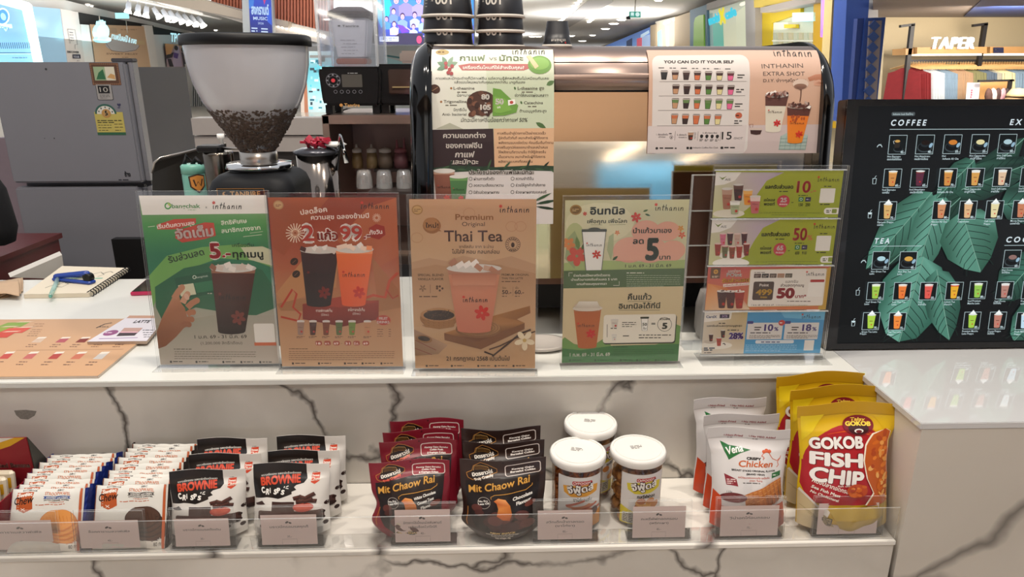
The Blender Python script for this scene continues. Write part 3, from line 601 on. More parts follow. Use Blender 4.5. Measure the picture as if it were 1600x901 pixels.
# ---- four-tier coupon stand
A5 = atz(1095.6, 553, 1.012); B5 = atz(1281, 551.5, 1.012); ux5 = (B5 - A5); W5 = ux5.length; ux5.normalize()
nb = ux5.cross(V((0, 0, 1))); up5 = (V((0, 0, 1)) * math.cos(.02) - nb * math.sin(.02)).normalized(); n5 = ux5.cross(up5)
H5 = W5 * 276 / 190 * 1.055
cs = thing('coupon_stand', 'clear acrylic stand with four coupons one above another at the right end', 'stand', (A5 + B5) / 2)
for nm, off in (('front_sheet', .0024), ('back_sheet', -.0036)):
    a = A5 - ux5 * .004 - up5 * .010; MB().slab([a + n5 * off, a + n5 * off + ux5 * (W5 + .012), a + n5 * off + ux5 * (W5 + .012) + up5 * (H5 + .016), a + n5 * off + up5 * (H5 + .016)], n5 * .0018, 0, 1).build(nm, [M_ACR, M_EDGE], cs)
for k in range(5):
    a = A5 + up5 * (H5 * k / 4 - .002) - ux5 * .003; MB().slab([a, a + ux5 * (W5 + .006), a + ux5 * (W5 + .006) + n5 * .006, a + n5 * .006], up5 * .0016, 0).build('ledge', [M_EDGE], cs)
f5 = V((n5.x, n5.y, 0)).normalized(); b0 = V((A5.x, A5.y, 1.0006)) - ux5 * .005 - f5 * .03
MB().slab([b0, b0 + ux5 * (W5 + .016), b0 + ux5 * (W5 + .016) + f5 * .062, b0 + f5 * .062], V((0, 0, .0018)), 0, 1).build('foot', [M_ACR, M_EDGE], cs)
def coupon(k, pr, label):
    hk = H5 / 4 - .0035; tl = A5 + up5 * (H5 * (4 - k) / 4 - .003); kx = W5 / pr.W; ky = hk / pr.H
    o = pr.build('coupon', lambda x, y, L: tl + ux5 * (x * kx) - up5 * (y * ky) + n5 * (.0002 + L * .0001), None, M_PAPER, org=tl); o.location = tl
    tag(o, label, 'coupon', 'coupons in the four-tier stand')
def ais(p, x0, y0, num, unit, pts, v1, v2, cups):
    p.bg('a9b02e', '98a428')
    p.pg([(x0 - 10, y0), (x0 + 640, y0), (x0 + 480, y0 + 80), (x0 + 400, y0 + 200), (x0 + 330, y0 + 330), (x0 + 200, y0 + 440), (x0 - 30, y0 + 450)], ['cfc9b0', 'b8a9b8', 'c0aebe', 'c6b6b8', 'c9c2a8', 'c2c490', 'c8c890'])
    p.pg([(x0 - 8, y0), (x0 + 240, y0), (x0 + 180, y0 + 80), (x0 + 80, y0 + 120), (x0 - 12, y0 + 130)], 'ece8e0')
    p.pg([(x0 + 30, y0 + 40), (x0 + 60, y0 + 58), (x0 + 104, y0 + 38), (x0 + 62, y0 + 76)], '7a8a3a'); p.t('AIS', x0 + 86, y0 + 82, 22, '3a3a34', w=52)
    cups(p, x0, y0)
    p.t('แลกรับส่วนลด', x0 + 468, y0 + 156, 34, '2c3014', w=262, b=.04); p.dash(x0 + 600, y0 + 178, 118, 1, 1, 9, '3a4018')
    p.t(num, x0 + 760, y0 + 190, 110, 'd04a48', w=132 if unit else 130, b=.03)
    if unit: p.t(unit, x0 + 896, y0 + 190, 46, 'd04a48', w=50, b=.01)
    p.t('เอไอเอส', x0 + 458, y0 + 278, 26, '2c3014', w=104, b=.03); p.t('พอยท์', x0 + 458, y0 + 318, 28, '2c3014', w=104, b=.03)
    p.e(x0 + 642, y0 + 276, 60, 58, 'c03a48'); p.t(pts, x0 + 642, y0 + 284, 42, 'f8f0ea', 'c', 62, .04); p.t('คะแนน', x0 + 642, y0 + 312, 17, 'f8f0ea', 'c', 74, .02); p.dash(x0 + 718, y0 + 284, 28, 1, 1, 8, '5a6424')
    p.dash(x0 + 782, y0 + 216, 124, 1, 1, 7, '3a4018'); p.r(x0 + 786, y0 + 236, 46, 42, '2f7a46', 4); p.ring(x0 + 808, y0 + 256, 11, 4, 'e0f0e0'); p.r(x0 + 850, y0 + 236, 52, 42, '3a3450', 4); p.dash(x0 + 858, y0 + 254, 36, 1, 1, 6, 'd8d8e8')
    p.t(v1, x0 + 786, y0 + 322, 28, '2c3014', w=40, b=.03); p.t(v2, x0 + 850, y0 + 322, 28, '2c3014', w=44, b=.03)
    p.logo(x0 + 962, y0 + 84, 208, '2c2c18', word='Inthanin'); p.dash(x0 + 1020, y0 + 126, 100, 1, 1, 9, '3a4018')
    p.r(x0 + 990, y0 + 150, 140, 140, 'ece8e0', 8); p.dash(x0 + 990, y0 + 300, 130, 1, 1, 9, '2c3014')
    p.r(x0 + 1030, y0 + 338, 160, 60, 'ece8e0', 26); p.r(x0 + 1104, y0 + 348, 46, 40, '8a9a3a', 6); p.dash(x0 + 1050, y0 + 358, 42, 2, 16, 9, '4a5030')
    p.t('1 ม.ค. - 31 มี.ค. 69', x0 + 416, y0 + 396, 12, '3a4018', w=110); p.dash(x0 + 536, y0 + 386, 470, 2, 20, 5, '6a7424', 3)
def c1(p, x0, y0):
    p.e(x0 + 130, y0 + 400, 150, 40, 'ddd6c4')
    for x, w, h, y, c_, t_ in ((110, 100, 190, 350, 'a8745c', 'c09a84'), (215, 96, 150, 270, '4a3430', '6a4a40'), (305, 90, 140, 310, 'e89a30', 'f0b860'), (375, 100, 160, 390, 'c06a6a', 'e6cfc8'), (185, 96, 120, 400, 'a9b28c', 'f0efe6')):
        p.cup(x0 + x, y0 + y, w, h, c_, t_, .3, ice=None, logo='5a3a30')
def c2(p, x0, y0):
    p.e(x0 + 190, y0 + 400, 170, 45, 'f0ece2', 26); p.e(x0 + 200, y0 + 330, 120, 40, 'e6e0d4', 24)
    for i, c_ in enumerate(('d07088', '4a2a2c', 'c9a898', '503034')): p.cup(x0 + 110 + i * 66, y0 + 240 - (i % 2) * 6, 58, 105, c_, None, ice=None, logo='3a2020', rim='e0c8c0')
    for i, c_ in enumerate(('9a3a2c', '6a6a4a', '8a4a34', 'a8402f', '7a3028')): p.cup(x0 + 66 + i * 66, y0 + (330, 350, 356, 350, 330)[i], 60, 105, c_, 'a84838', .12, ice=None, logo='3a2020', rim='e0c8c0')
p = P(WM, 69, [(25, 30), (1225, 18), (1185, 468), (0, 482)]); ais(p, 25, 40, '10', '.-', '25', '150', '250', c1); coupon(0, p, 'green and lilac coupon reading 10 and 25 points, topmost of four')
p = P(WM, 69, [(0, 488), (1180, 475), (1130, 890), (-20, 895)]); ais(p, -5, 478, '50', '%', '65', '650', '910', c2); coupon(1, p, 'green and lilac coupon reading 50% with nine cups, second from the top')
p = P(WM, 69, [(85, 42), (1282, 30), (1235, 440), (60, 455)])
p.bg('c85a52', 'd07848'); p.pg([(60, 470), (85, 200), (250, 230), (420, 330), (500, 445)], ['e0b080', 'e09048', 'd88048', 'cf7048', 'e0c8a8']); p.pg([(1230, 60), (1285, 30), (1240, 445), (1160, 445)], 'c8a040')
p.r(494, 62, 756, 366, 'c8a868', 16, rot=.6); p.r(500, 68, 740, 354, 'ece6dc', 16, rot=.6)
p.r(112, 50, 96, 104, '6a4a34', 8); p.e(160, 88, 22, 22, 'e0a840'); p.ln([(145, 88), (175, 88)], 5, '6a4a34'); p.ln([(160, 74), (160, 102)], 5, '6a4a34'); p.dash(124, 128, 70, 2, 10, 6, 'e0c8a8')
p.t('แลกง่ายๆ', 280, 96, 28, 'f8f0e4', w=120, b=.03); outl(p, 'POint', 264, 134, 36, 'f8f4ec', '8a4a30', w=150, b=.03, ob=.07); outl(p, 'รับส่วนลด', 220, 192, 36, 'f0b838', '9a4a24', w=266, b=.03, ob=.07, rot=2); p.pg([(232, 206), (486, 190), (486, 212), (236, 234)], 'f6efe4'); p.t('เครื่องดื่มเย็นอินทนิล', 240, 228, 15, 'b04a34', w=240, b=.02, rot=4)
for i, (c_, x) in enumerate((('4a2420', 225), ('50201c', 308), ('a03020', 392))): p.cup(x, 428, 98, 155, c_, None, logo='2a1210', ice='e8d8c8', bw=.6)
for i, c_ in enumerate(('4a3028', '1c1a1c', '5a4840', 'b08468', '6a6458')): p.r(534 + i * 76, 105 - i, 68, 40, c_, 4); p.dash(542 + i * 76, 118, 50, 2, 12, 6, 'a89a8c', i)
p.dash(536, 90, 150, 1, 1, 6, '5a5048')
p.r(532, 180, 200, 176, '4a382e', 16); p.t('Point', 632, 224, 26, 'f0e8dc', 'c', 90, .02); p.t('499', 630, 304, 52, 'e8b83c', 'c', 158, .04); p.t('คะแนน', 630, 334, 18, 'e8b83c', 'c', 64, .02)
p.t('แลกรับ', 900, 190, 26, '4a342c', 'c', 120); p.t('ส่วนลดทุกเมนู', 905, 224, 24, '4a342c', 'c', 226, .02); p.t('50', 752, 332, 90, 'b0202c', w=176, b=.06); p.t('บาท*', 934, 332, 30, 'b0202c', w=108, b=.03)
p.logo(1042, 122, 180, '2a2420'); p.r(1082, 158, 136, 24, 'b0302c', 6); p.r(1066, 186, 146, 134, 'f2eee6'); p.dash(860, 360, 330, 1, 1, 7, '5a4c40'); p.t('1 พ.ย. 68 - 30 เม.ย. 69', 512, 410, 17, '3a302a', w=216); p.dash(752, 398, 440, 1, 1, 4, '8a7c6c')
coupon(2, p, 'orange coupon reading 499 points for 50 baht, third from the top')
p = P(WM, 69, [(62, 465), (1230, 460), (1200, 850), (35, 862)])
p.bg('4a9ccc', '3a90c8', '58a8d4'); p.pg([(60, 462), (484, 462), (452, 862), (30, 862)], ['d9cdb8', 'c8b078', 'd8ccb8', 'd4cabc']); p.pg([(800, 460), (1235, 460), (1232, 540), (840, 520)], '6cb8dc')
p.pg([(62, 466), (330, 466), (320, 530), (58, 560)], 'ece6dc'); p.t('CardX', 76, 520, 24, '2a5a9a', w=106, b=.03); p.r(212, 486, 94, 36, '2a2444'); p.t('SCB', 259, 514, 20, 'e0c8f0', 'c', 54, .03)
p.dash(202, 566, 92, 1, 1, 9, '4a4440'); p.t('แลกรับส่วนลดทุกเมนูสูงสุด', 86, 602, 16, '3a342e', w=346, b=.03); p.dash(288, 630, 160, 1, 1, 9, '3a342e')
outl(p, '28%', 302, 716, 56, '5a3a94', 'e8e0f0', w=144, b=.05, ob=.09)
p.e(180, 780, 160, 36, 'e8e2d6', 26); p.e(120, 745, 60, 18, 'c8bcae')
for x, y, w_, h_, c_ in ((128, 738, 44, 64, '4a2c26'), (246, 704, 46, 68, '3a2420'), (208, 782, 52, 74, 'b04838')): p.cup(x, y, w_, h_, c_, None, ice=None, logo='2a1612')
p.ln([(245, 764), (262, 760), (272, 776)], 9, '2a2420'); p.dash(60, 800, 120, 2, 18, 12, '3a4a5a', 3); p.dash(64, 846, 110, 1, 1, 7, '5a544c')
for x, w_, n_, v in ((484, 354, '10', 646), (846, 340, '18', 1014)):
    p.r(x + 4, 566, w_ - 10, 156, 'e0dcd8', 6); p.r(x - 2, 550, 60, 26, '3a3a80', 8); p.t(n_, v, 640, 60, '5a4494', w=88, b=.04); p.t('%', v + 96, 640, 34, '5a4494', w=44, b=.03)
    p.dash(x + 68, 604, 76, 2, 22, 10, '3a3430', 2); p.dash(x + 30, 656, 280, 1, 1, 9, '4a444a', 5); p.dash(x + 22, 682, 300, 3, 12, 5, '6a6464', 7)
p.e(816, 566, 32, 27, 'c84038'); p.dash(796, 562, 40, 1, 1, 9, 'f0e0dc'); p.r(568, 730, 376, 32, 'e0e4e8', 12); p.dash(622, 742, 262, 1, 1, 10, '3a5a8a', 3); p.dash(470, 774, 500, 4, 18, 6, 'a8d4ec', 4)
p.logo(1008, 528, 190, '1e3a5a', dot='c84838'); p.r(1046, 728, 94, 98, 'ece8e2', 4)
coupon(3, p, 'blue and cream coupon reading 10% and 18%, lowest of four')
# brown card holder behind
bh = thing('card_holder', 'brown card holder with three dark panels, seen behind the coupon stand', 'holder', (.44, 1.30, 1.0))
x0, x1 = aty(1081, 300, 1.30).x, aty(1180, 300, 1.30).x
zz = [aty(1090, y, 1.30).z for y in (273, 329, 383, 432)]
for k in range(3): MB().box(((x0 + x1) / 2, 1.30, (zz[k] + zz[k + 1]) / 2), (x1 - x0, .002, zz[k] - zz[k + 1] - .003)).build('panel', mat('brown_card', '4a2f24', rough=.5), bh)
for k in range(4): MB().box(((x0 + x1) / 2, 1.298, zz[k]), (x1 - x0 + .004, .005, .0016)).build('ledge', M_EDGE, bh)
MB().box((x0 - .001, 1.299, (1 + zz[0]) / 2), (.002, .008, zz[0] - 1.0)).box(((x0 + x1) / 2, 1.296, 1.001), (x1 - x0, .05, .0018)).build('frame', M_EDGE, bh)
# ================================================================== espresso machine
NA = 26
def prof_pts():
    """back profile of the machine, top to bottom (Y, z), towards the viewer"""
    pts = []
    c = (1.47, 1.492); r = .078
    for i in range(NA):
        a = math.radians(95 + (180 - 95) * i / (NA - 1) * .86); pts.append((c[0] + r * math.cos(a) * .95, c[1] + r * math.sin(a)))
    pts += [(1.394, 1.488), (1.388, 1.45), (1.380, 1.393), (1.368, 1.27), (1.354, 1.125)]
    return pts
PROF = prof_pts()
XL, XRr = aty(675, 140, 1.39).x, aty(1283, 140, 1.39).x
EL, ER = aty(636, 140, 1.39).x, aty(1310, 150, 1.39).x
em = thing('espresso_machine', 'large espresso machine seen from behind, steel back panel and glossy black ends', 'coffee machine', ((XL + XRr) / 2, 1.6, 1.0))
# steel hood and back panel as one swept sheet with thickness
def sweep(mb, prof, xa, xb, th, m=0, sm=True):
    n = len(prof); vs = []
    for x in (xa, xb):
        for k, (y, z) in enumerate(prof): vs.append((x, y, z))
        for k, (y, z) in enumerate(prof): vs.append((x, y + th, z - (0.0 if k > NA - 3 else th * .6)))
    N = 2 * n; fs = []
    for k in range(n - 1): fs.append((k, k + 1, N + k + 1, N + k)); fs.append((n + k + 1, n + k, N + n + k, N + n + k + 1))
    fs.append((0, n, N + n, N)); fs.append((n - 1, N + n - 1, N + 2 * n - 1, 2 * n - 1))
    for b in (0, N): fs += [(b + k, b + n + k, b + n + k + 1, b + k + 1) for k in range(n - 1)]
    mb.add(vs, fs, m, sm); return mb
M_HOOD = mat('hood_steel', 'a08c82', rough=0.3, metal=1.0, aniso=True, vscale=200, vary=.08)
M_MIRR = mat('mirror_steel', 'cdb9a0', rough=0.07, metal=1.0, aniso=True, vscale=80, vary=.03, bump=.12, bscale=6)  # tan tint in the base stands in for the reflected ceiling
sweep(MB(), PROF[:NA + 1], XL, XRr, .02).build('hood', M_HOOD, em)
for (ya, za), (yb, zb_), nm in (((PROF[NA][0] + .0015, PROF[NA][1] - .0035), PROF[-3], 'back_panel'), (PROF[-3], PROF[-1], 'lower_panel')):
    MB().slab([(XL, ya, za), (XRr, ya, za), (XRr, yb, zb_), (XL, yb, zb_)], (0, .018, 0)).build(nm, M_MIRR, em)
MB().box(((XL + XRr) / 2, 1.66, 1.562), (XRr - XL, .38, .012)).build('cup_tray', M_HOOD, em)
MB().box(((XL + XRr) / 2, 1.62, 1.34), (XRr - XL - .01, .42, .40)).box(((XL + XRr) / 2, 1.70, 1.09), (XRr - XL - .05, .5, .12)).build('body', M_MBLACK, em)
MB().box(((XL + XRr) / 2, 1.385, 1.115), (XRr - XL, .03, .014)).build('trim_strip', mat('brown_trim', '6a4a3c', rough=.4), em)
for xx in (XL + .06, XRr - .06, (XL + XRr) / 2): MB().lathe([(.022, 1.0005), (.022, 1.006), (.016, 1.012), (.016, 1.06)], (xx, 1.44, 0), 20).build('foot', M_MBLACK, em)
# glossy black end shells (outline in YZ with rounded top front, bulging outward)
def shell(xin, xout, name):
    out = []
    for i in range(11):
        a = math.radians(90 + 90 * i / 10); out.append((1.52 + .15 * math.cos(a), 1.44 + .14 * math.sin(a)))
    out += [(1.362, 1.36), (1.352, 1.25), (1.345, 1.13), (1.36, 1.05), (1.40, 1.012), (1.88, 1.012), (1.93, 1.10), (1.93, 1.50), (1.88, 1.575)]
    mb = MB(); n = len(out); rings = []; steps = [(0, 0.0), (.35, .0), (.75, .012), (.95, .032), (1.0, .055)]
    vs = []
    for t_, ins in steps:
        x = xin + (xout - xin) * t_; cy = sum(p[0] for p in out) / n; cz = sum(p[1] for p in out) / n
        for y, z in out:
            d = V((0, y - cy, z - cz)); l = d.length; d = d * ((l - ins) / l); vs.append((x, cy + d.y, cz + d.z))
    fs = []
    for k in range(len(steps) - 1):
        for i in range(n): fs.append((k * n + i, k * n + (i + 1) % n, (k + 1) * n + (i + 1) % n, (k + 1) * n + i))
    mb.add(vs, fs, 0, True); b = (len(steps) - 1) * n
    mb.f.append([b + i for i in range(n)]); mb.m.append(0); mb.sm.append(False); mb.f.append(list(range(n))[::-1]); mb.m.append(0); mb.sm.append(False)
    return mb.build(name, M_BLACK, em)
shell(XL, EL, 'end_shell'); shell(XRr, ER, 'end_shell')
# arc-length map of the back profile so that paper can hang over it
_L = [0]
for a, b in zip(PROF, PROF[1:]): _L.append(_L[-1] + math.hypot(b[0] - a[0], b[1] - a[1]))
def on_prof(s):
    s = max(0, min(s, _L[-1] - 1e-4)); k = max(i for i in range(len(_L) - 1) if _L[i] <= s); t_ = (s - _L[k]) / (_L[k + 1] - _L[k])
    a, b = PROF[k], PROF[k + 1]; return V((0, a[0] + (b[0] - a[0]) * t_, a[1] + (b[1] - a[1]) * t_))
def proj_y(p):
    d = p - EYE; return 450.5 - FPX * d.dot(UP) / d.dot(FW)
def sheet_map(x0, kx, y0, y1, H, xm, lift=.0022):
    tab = [(proj_y(on_prof(i * _L[-1] / 400) + V((xm, 0, 0))), i * _L[-1] / 400) for i in range(401)]
    tab = [t_ for t_ in tab if t_[1] > .006]
    def S_(py):
        for (a, sa), (b, sb) in zip(tab, tab[1:]):
            if a <= py <= b: return sa + (sb - sa) * (py - a) / max(1e-6, b - a)
        return tab[0][1] if py < tab[0][0] else tab[-1][1]
    def f(x, y, L):
        s_ = S_(y0 + (y1 - y0) * y / H); p = on_prof(s_); t_ = (on_prof(s_ + .004) - p).normalized()
        n = V((0, t_.z, -t_.y)); n = n if n.y < 0 else -n
        return V((x0 + x * kx, p.y, p.z)) + n * (lift + L * .00015)
    return f
S139 = _L[9]
# poster A: coffee vs matcha
xa, xb = aty(673, 90, 1.40).x, aty(866, 90, 1.40).x
p = P(WM, 300, [(92, 222), (632, 222), (640, 985), (118, 985)])
p.bg('e6e6d2', 'c8d2b4', 'c4cdb0', 'd0cfb8', 'd8c4a0', 'd8c8a8')
p.pg([(92, 222), (330, 222), (350, 580), (100, 580)], ['eceadf', 'dfe4d0', 'd6d8c8', 'e0ddd0'])
p.e(140, 235, 30, 12, 'b09a6a'); p.dash(120, 232, 40, 1, 1, 5, '6a4a2c')
p.logo(450, 244, 152, '2a2a26', word='inthanin')
for x, y, r_ in ((150, 290, 60), (190, 270, 120), (200, 310, 20), (130, 310, 160), (175, 300, 200)): leaf2(p, 165, 295, 48, 20, r_, '7f9a80' if r_ % 40 else '6a8a70')
for x, y in ((160, 300), (176, 310), (186, 296), (170, 324), (184, 328), (158, 284)): p.e(x, y, 8, 8, 'a8484a')
p.t('กาแฟ', 218, 272, 24, '7a8a6a', w=112, b=.03); p.t('VS', 346, 270, 13, '7a7a6a', w=36, b=.02); p.t('มัทฉะ', 392, 272, 24, '7a8a6a', w=106, b=.03)
p.pg([(212, 292), (260, 284), (520, 286), (528, 304), (500, 314), (230, 314)], 'b86a66'); p.t('เครื่องดื่มไหนที่ใช่สำหรับคุณ?', 234, 308, 13, 'f6efe4', w=268, b=.02)
p.e(570, 290, 52, 40, '6f9a4a', 24); p.e(570, 284, 42, 28, '86b258', 20); p.pg([(512, 252), (530, 248), (566, 296), (550, 308)], 'd8c498')
p.t('กาแฟและมัทฉะต่างก็มีคาเฟอีน แต่ความรู้สึกหลังดื่มไม่เหมือนกันเลย', 116, 354, 11, '3a3a30', w=494, b=.008, res=1); p.t('แล้วแบบไหนเหมาะกับคุณมากกว่ากัน มาดูกันเลย', 198, 371, 11, '3a3a30', w=308, b=.008, res=1)
p.e(114, 396, 23, 20, '4a2c20', rot=-30); p.ln([(102, 404), (114, 396), (126, 388)], 3, 'a07a5a'); leaf2(p, 600, 380, 40, 22, 30, '5a7a4a')
p.t('L-theanine', 194, 399, 13, '4a4438', w=92, b=.015); p.t('น้อยมาก', 210, 430, 12, '3a3a30', w=60, b=.01); p.dash(210, 408, 60, 1, 1, 5, '6a6454')
p.t('Trigonelline', 152, 458, 13, '4a4438', w=100, b=.015); p.dash(160, 466, 76, 1, 1, 5, '6a6454'); p.t('มีฤทธิ์เป็น', 196, 494, 12, '3a3a30', w=56, b=.01); p.t('Anti- bacterial', 146, 514, 12, '3a3a30', w=106, b=.01)
p.e(184, 393, 5, 5, 'a06a3a'); p.e(141, 453, 5, 5, 'a06a3a'); p.e(462, 393, 4, 7, '4a6a3a', rot=20); p.e(491, 457, 4, 7, '4a6a3a', rot=20)
p.e(318, 460, 66, 56, '4a2c20', 20); rr = random.Random(5)
for i in range(24): p.e(300 + rr.uniform(-40, 52), 462 + rr.uniform(-46, 48), 14, 10, rr.choice(['5f3a2a', '3a2018', '7a4e38']), 10, rot=rr.uniform(0, 180))
p.pg([(366, 392), (400, 398), (440, 436), (478, 470), (470, 500), (420, 514), (366, 516)], '6a9a3e'); p.pg([(372, 430), (420, 440), (450, 490), (400, 505), (372, 500)], '7aaa48')
p.t('80', 316, 442, 22, 'f6f0e6', w=36, b=.05); p.t('-', 332, 464, 16, 'f6f0e6', b=.04); p.t('105', 312, 488, 22, 'f6f0e6', w=46, b=.05); p.t('มก', 330, 504, 10, 'f6f0e6', b=.02); p.t('50', 378, 464, 24, 'f6f0e6', w=36, b=.05); p.t('มก', 386, 482, 10, 'f6f0e6', b=.02)
p.pg([(432, 446), (462, 442), (466, 464), (434, 470)], 'f2eee6'); p.e(448, 456, 8, 7, 'b8483a')
p.t('L-theanine สูง', 474, 399, 13, '4a4438', w=116, b=.015); p.dash(492, 408, 70, 1, 1, 5, '6a6454'); p.t('ช่วยให้สมองผ่อนคลาย', 462, 430, 12, '3a3a30', w=146, b=.01)
p.t('Catechins', 502, 464, 13, '4a4438', w=84, b=.015); p.dash(520, 472, 54, 1, 1, 5, '6a6454'); p.t('ต้านอนุมูลอิสระสูง', 484, 500, 12, '3a3a30', w=118, b=.01)
p.t('มัทฉะมีคาเฟอีนน้อยกว่ากาแฟ 50%', 228, 542, 17, '3a3a30', w=290, b=.012, sh=.15)
leaf2(p, 556, 545, 52, 20, -30, '4a6a3a'); p.pg([(120, 572), (180, 546), (240, 574)], 'b0b09c')
p.pg([(100, 576), (370, 572), (378, 745), (106, 742)], '2e1c20'); p.pg([(372, 572), (645, 570), (646, 738), (378, 745)], 'd8ae88')
for s_, x, y, h_, w_ in (('ความแตกต่าง', 152, 612, 21, 186), ('ของคาเฟอีน', 164, 656, 22, 158), ('กาแฟ', 204, 696, 24, 84), ('และมัทฉะ', 186, 726, 20, 120)): p.t(s_, x, y, h_, 'f4ece2', w=w_, b=.03, sh=.12 if y > 680 else 0)
for i, s_ in enumerate(('คาเฟอีนเข้าสู่ร่างกายไว้อย่างรวดเร็ว', 'รู้สึกตื่นตัวทันที เหมาะสำหรับผู้ที่ต้องการ', 'พลังงานแบบเร่งด่วน ก่อนเริ่มต้นทำงาน', 'คาเฟอีนถูกปล่อยออกมาช้าและสม่ำเสมอ', 'ให้พลังงานที่ยาวนานขึ้น ทำให้รู้สึกสดชื่น', 'เป็นเวลานาน เหมาะสำหรับผู้ที่ต้องการ', 'พลังงานแบบคงที่ตลอดวัน')):
    p.t(s_, 388 if i in (0, 3) else 394, 598 + i * 20.5, 11, '4a2e20', w=(212, 216, 240, 222, 208, 206, 150)[i], b=.008, res=1)
p.pg([(106, 742), (200, 735), (380, 742), (646, 736), (660, 985), (116, 985)], 'd6cfcc'); p.pg([(106, 742), (200, 732), (380, 740), (560, 732), (646, 736), (646, 758), (400, 752), (106, 765)], '26402c')
for i in range(16): leaf2(p, 110 + i * 34, 748, 46, 9, 20 + 25 * ((i * 7) % 5 - 2), '3a5a3a' if i % 2 else '1f3324')
p.cup(158, 905, 92, 150, ['6a3a2e', '8f5a48'], top='c09a84', tf=.1, logo='2a1612', fl='b8402e', ice=None); p.cup(222, 900, 80, 120, ['3f6a44', '4f7f4c'], top='6a9a5a', tf=.15, logo='1c3020', fl='b83a2e', ice=None)
outl(p, 'ประโยชน์ของกาแฟและมัทฉะ', 266, 770, 17, '4a3a30', 'f4f0ea', w=286, b=.03, ob=.08)
for i, (s_, x, w_) in enumerate((('ผ่านการคั่วตัว', 288, 90), ('ลดความเสี่ยงเบาหวาน', 288, 130), ('มีส่วนช่วยเผาผลาญ', 288, 112), ('ความจำดีขึ้น', 472, 78), ('ช่วยให้ลูกค้ากำลังกาย', 472, 130), ('ช่วยเผาผลาญแคลอรี่', 472, 136))):
    y = (796, 824, 854)[i % 3]; p.t(s_, x, y, 12, '2a2622', w=w_, b=.012, res=1); p.ring(x - 14, y - 6, 7, 2, '3a3430')
leaf2(p, 560, 900, 100, 14, 10, '26402c'); leaf2(p, 550, 890, 90, 12, 25, '3a5a3a'); leaf2(p, 560, 910, 100, 12, -8, '1f3324')
kx = (xb - xa) / WM
o = p.build('notice_sheet', sheet_map(xa, kx, 79, 350, 300, (xa + xb) / 2), None, M_PAPER, 3.5, org=V((xa, 1.39, 1.4)))
o.location = (xa, 1.39, 1.4); tag(o, 'cream and green sheet comparing coffee and matcha, taped over the machine', 'poster')
# poster B: do it yourself
xc, xd = aty(1013, 140, 1.395).x, aty(1281, 140, 1.395).x
p = P(297, 178, [(0, 30), (1330, 8), (1390, 860), (20, 885)])
p.bg('c9aa98', 'cfa890', 'cba288', 'c2a494')
p.pg([(10, 655), (1400, 615), (1400, 870), (16, 885)], 'c6b4b0')
p.r(28, 74, 752, 800, 'd4ccc6', 60, rot=.6); p.pg([(20, 650), (800, 630), (800, 860), (22, 880)], 'd0c4c0')
p.t('YOU CAN DO IT YOUR SELF', 120, 132, 22, '2a2422', w=544, b=.05, sh=.1)
for i in range(7): p.dash(78 + i * 86, 166, 70, 1, 1, 7, '4a4440', i)
cl = ['1c1a1a', 'b98a66', '2f1c1a', 'c8693e', '4f7a34', 'd6c890', 'd8608a']
tp = [[None, '3a1e18', '3a1e18', '3a1e18', '3a1e18', '3a1e18', '5a1e28'], ['3a201a'] * 7, ['5f7a44'] * 7, ['c0683f'] * 7]
for r_ in range(4):
    y0 = (262, 380, 500, 630)[r_]
    for i in range(7):
        if (r_ and i == 0) or (r_ == 3 and i == 6): continue
        x = 122 + i * 86 + r_ * 2 + (8 if r_ else 0); h = (62, 70, 76, 76)[r_]
        p.pg([(x - 20, y0), (x + 18, y0), (x + 28, y0 - h), (x - 28, y0 - h)], '3a2e2a'); p.pg([(x - 17, y0 - 3), (x + 15, y0 - 3), (x + 24, y0 - h + 4), (x - 24, y0 - h + 4)], cl[i])
        if tp[r_][i]: p.pg([(x - 22, y0 - h * .62), (x + 20, y0 - h * .62), (x + 25, y0 - h + 3), (x - 25, y0 - h + 3)], tp[r_][i])
        p.r(x - 31, y0 - h - 6, 62, 9, 'b8aca4', 3); p.r(x - 26, y0 - h - 10, 52, 5, '6a605a', 2)
    p.ln([(88, y0 + 18), (764, y0 + 4)], 3, '7a706a')
    if r_ < 3: p.dash(690, y0 - 50, 60, 2, 20, 9, '2a2422', r_)
p.e(728, 550, 28, 26, 'b85a3c'); p.dash(706, 546, 44, 1, 1, 9, '3a1e18'); p.dash(698, 592, 62, 2, 20, 9, '2a2422', 4)
p.t('1. เลือกเครื่องดื่ม', 86, 728, 14, '2a2422', w=92, b=.01); p.t('แก้วโปรด', 104, 748, 13, '2a2422', w=54, b=.01); p.ring(206, 742, 13, 2.5, '2a2422'); p.r(202, 738, 9, 9, '2a2422'); p.dash(186, 708, 38, 1, 1, 8, '2a2422')
p.t('2. เลือกระดับ', 250, 728, 14, '2a2422', w=78, b=.01); p.t('ความหวาน', 266, 748, 13, '2a2422', w=64, b=.01); p.cup(360, 762, 46, 66, '4a2c22', 'b08a70', .4, ice=None, logo='2a1a16'); p.dash(388, 700, 16, 6, 10, 3, '2a2422')
p.t('3. เพิ่ม Extra Shot', 454, 708, 13, '2a2422', w=116, b=.01)
for i in range(4): p.e(448 + i * 42, 728, 13, 13, '1c1816'); p.r(438 + i * 42, 728, 18, 18, '1c1816', 4); p.dash(432 + i * 42, 756, 30, 2, 10, 5, '2a2422', i)
for x in (236, 418, 600): p.ln([(x, 690), (x - 2, 768)], 2.5, '4a4440')
p.t('15', 610, 754, 66, '1f1b1a', w=80, b=.01); p.t('/SHOT', 704, 752, 18, '2a2422', w=72, sh=.2)
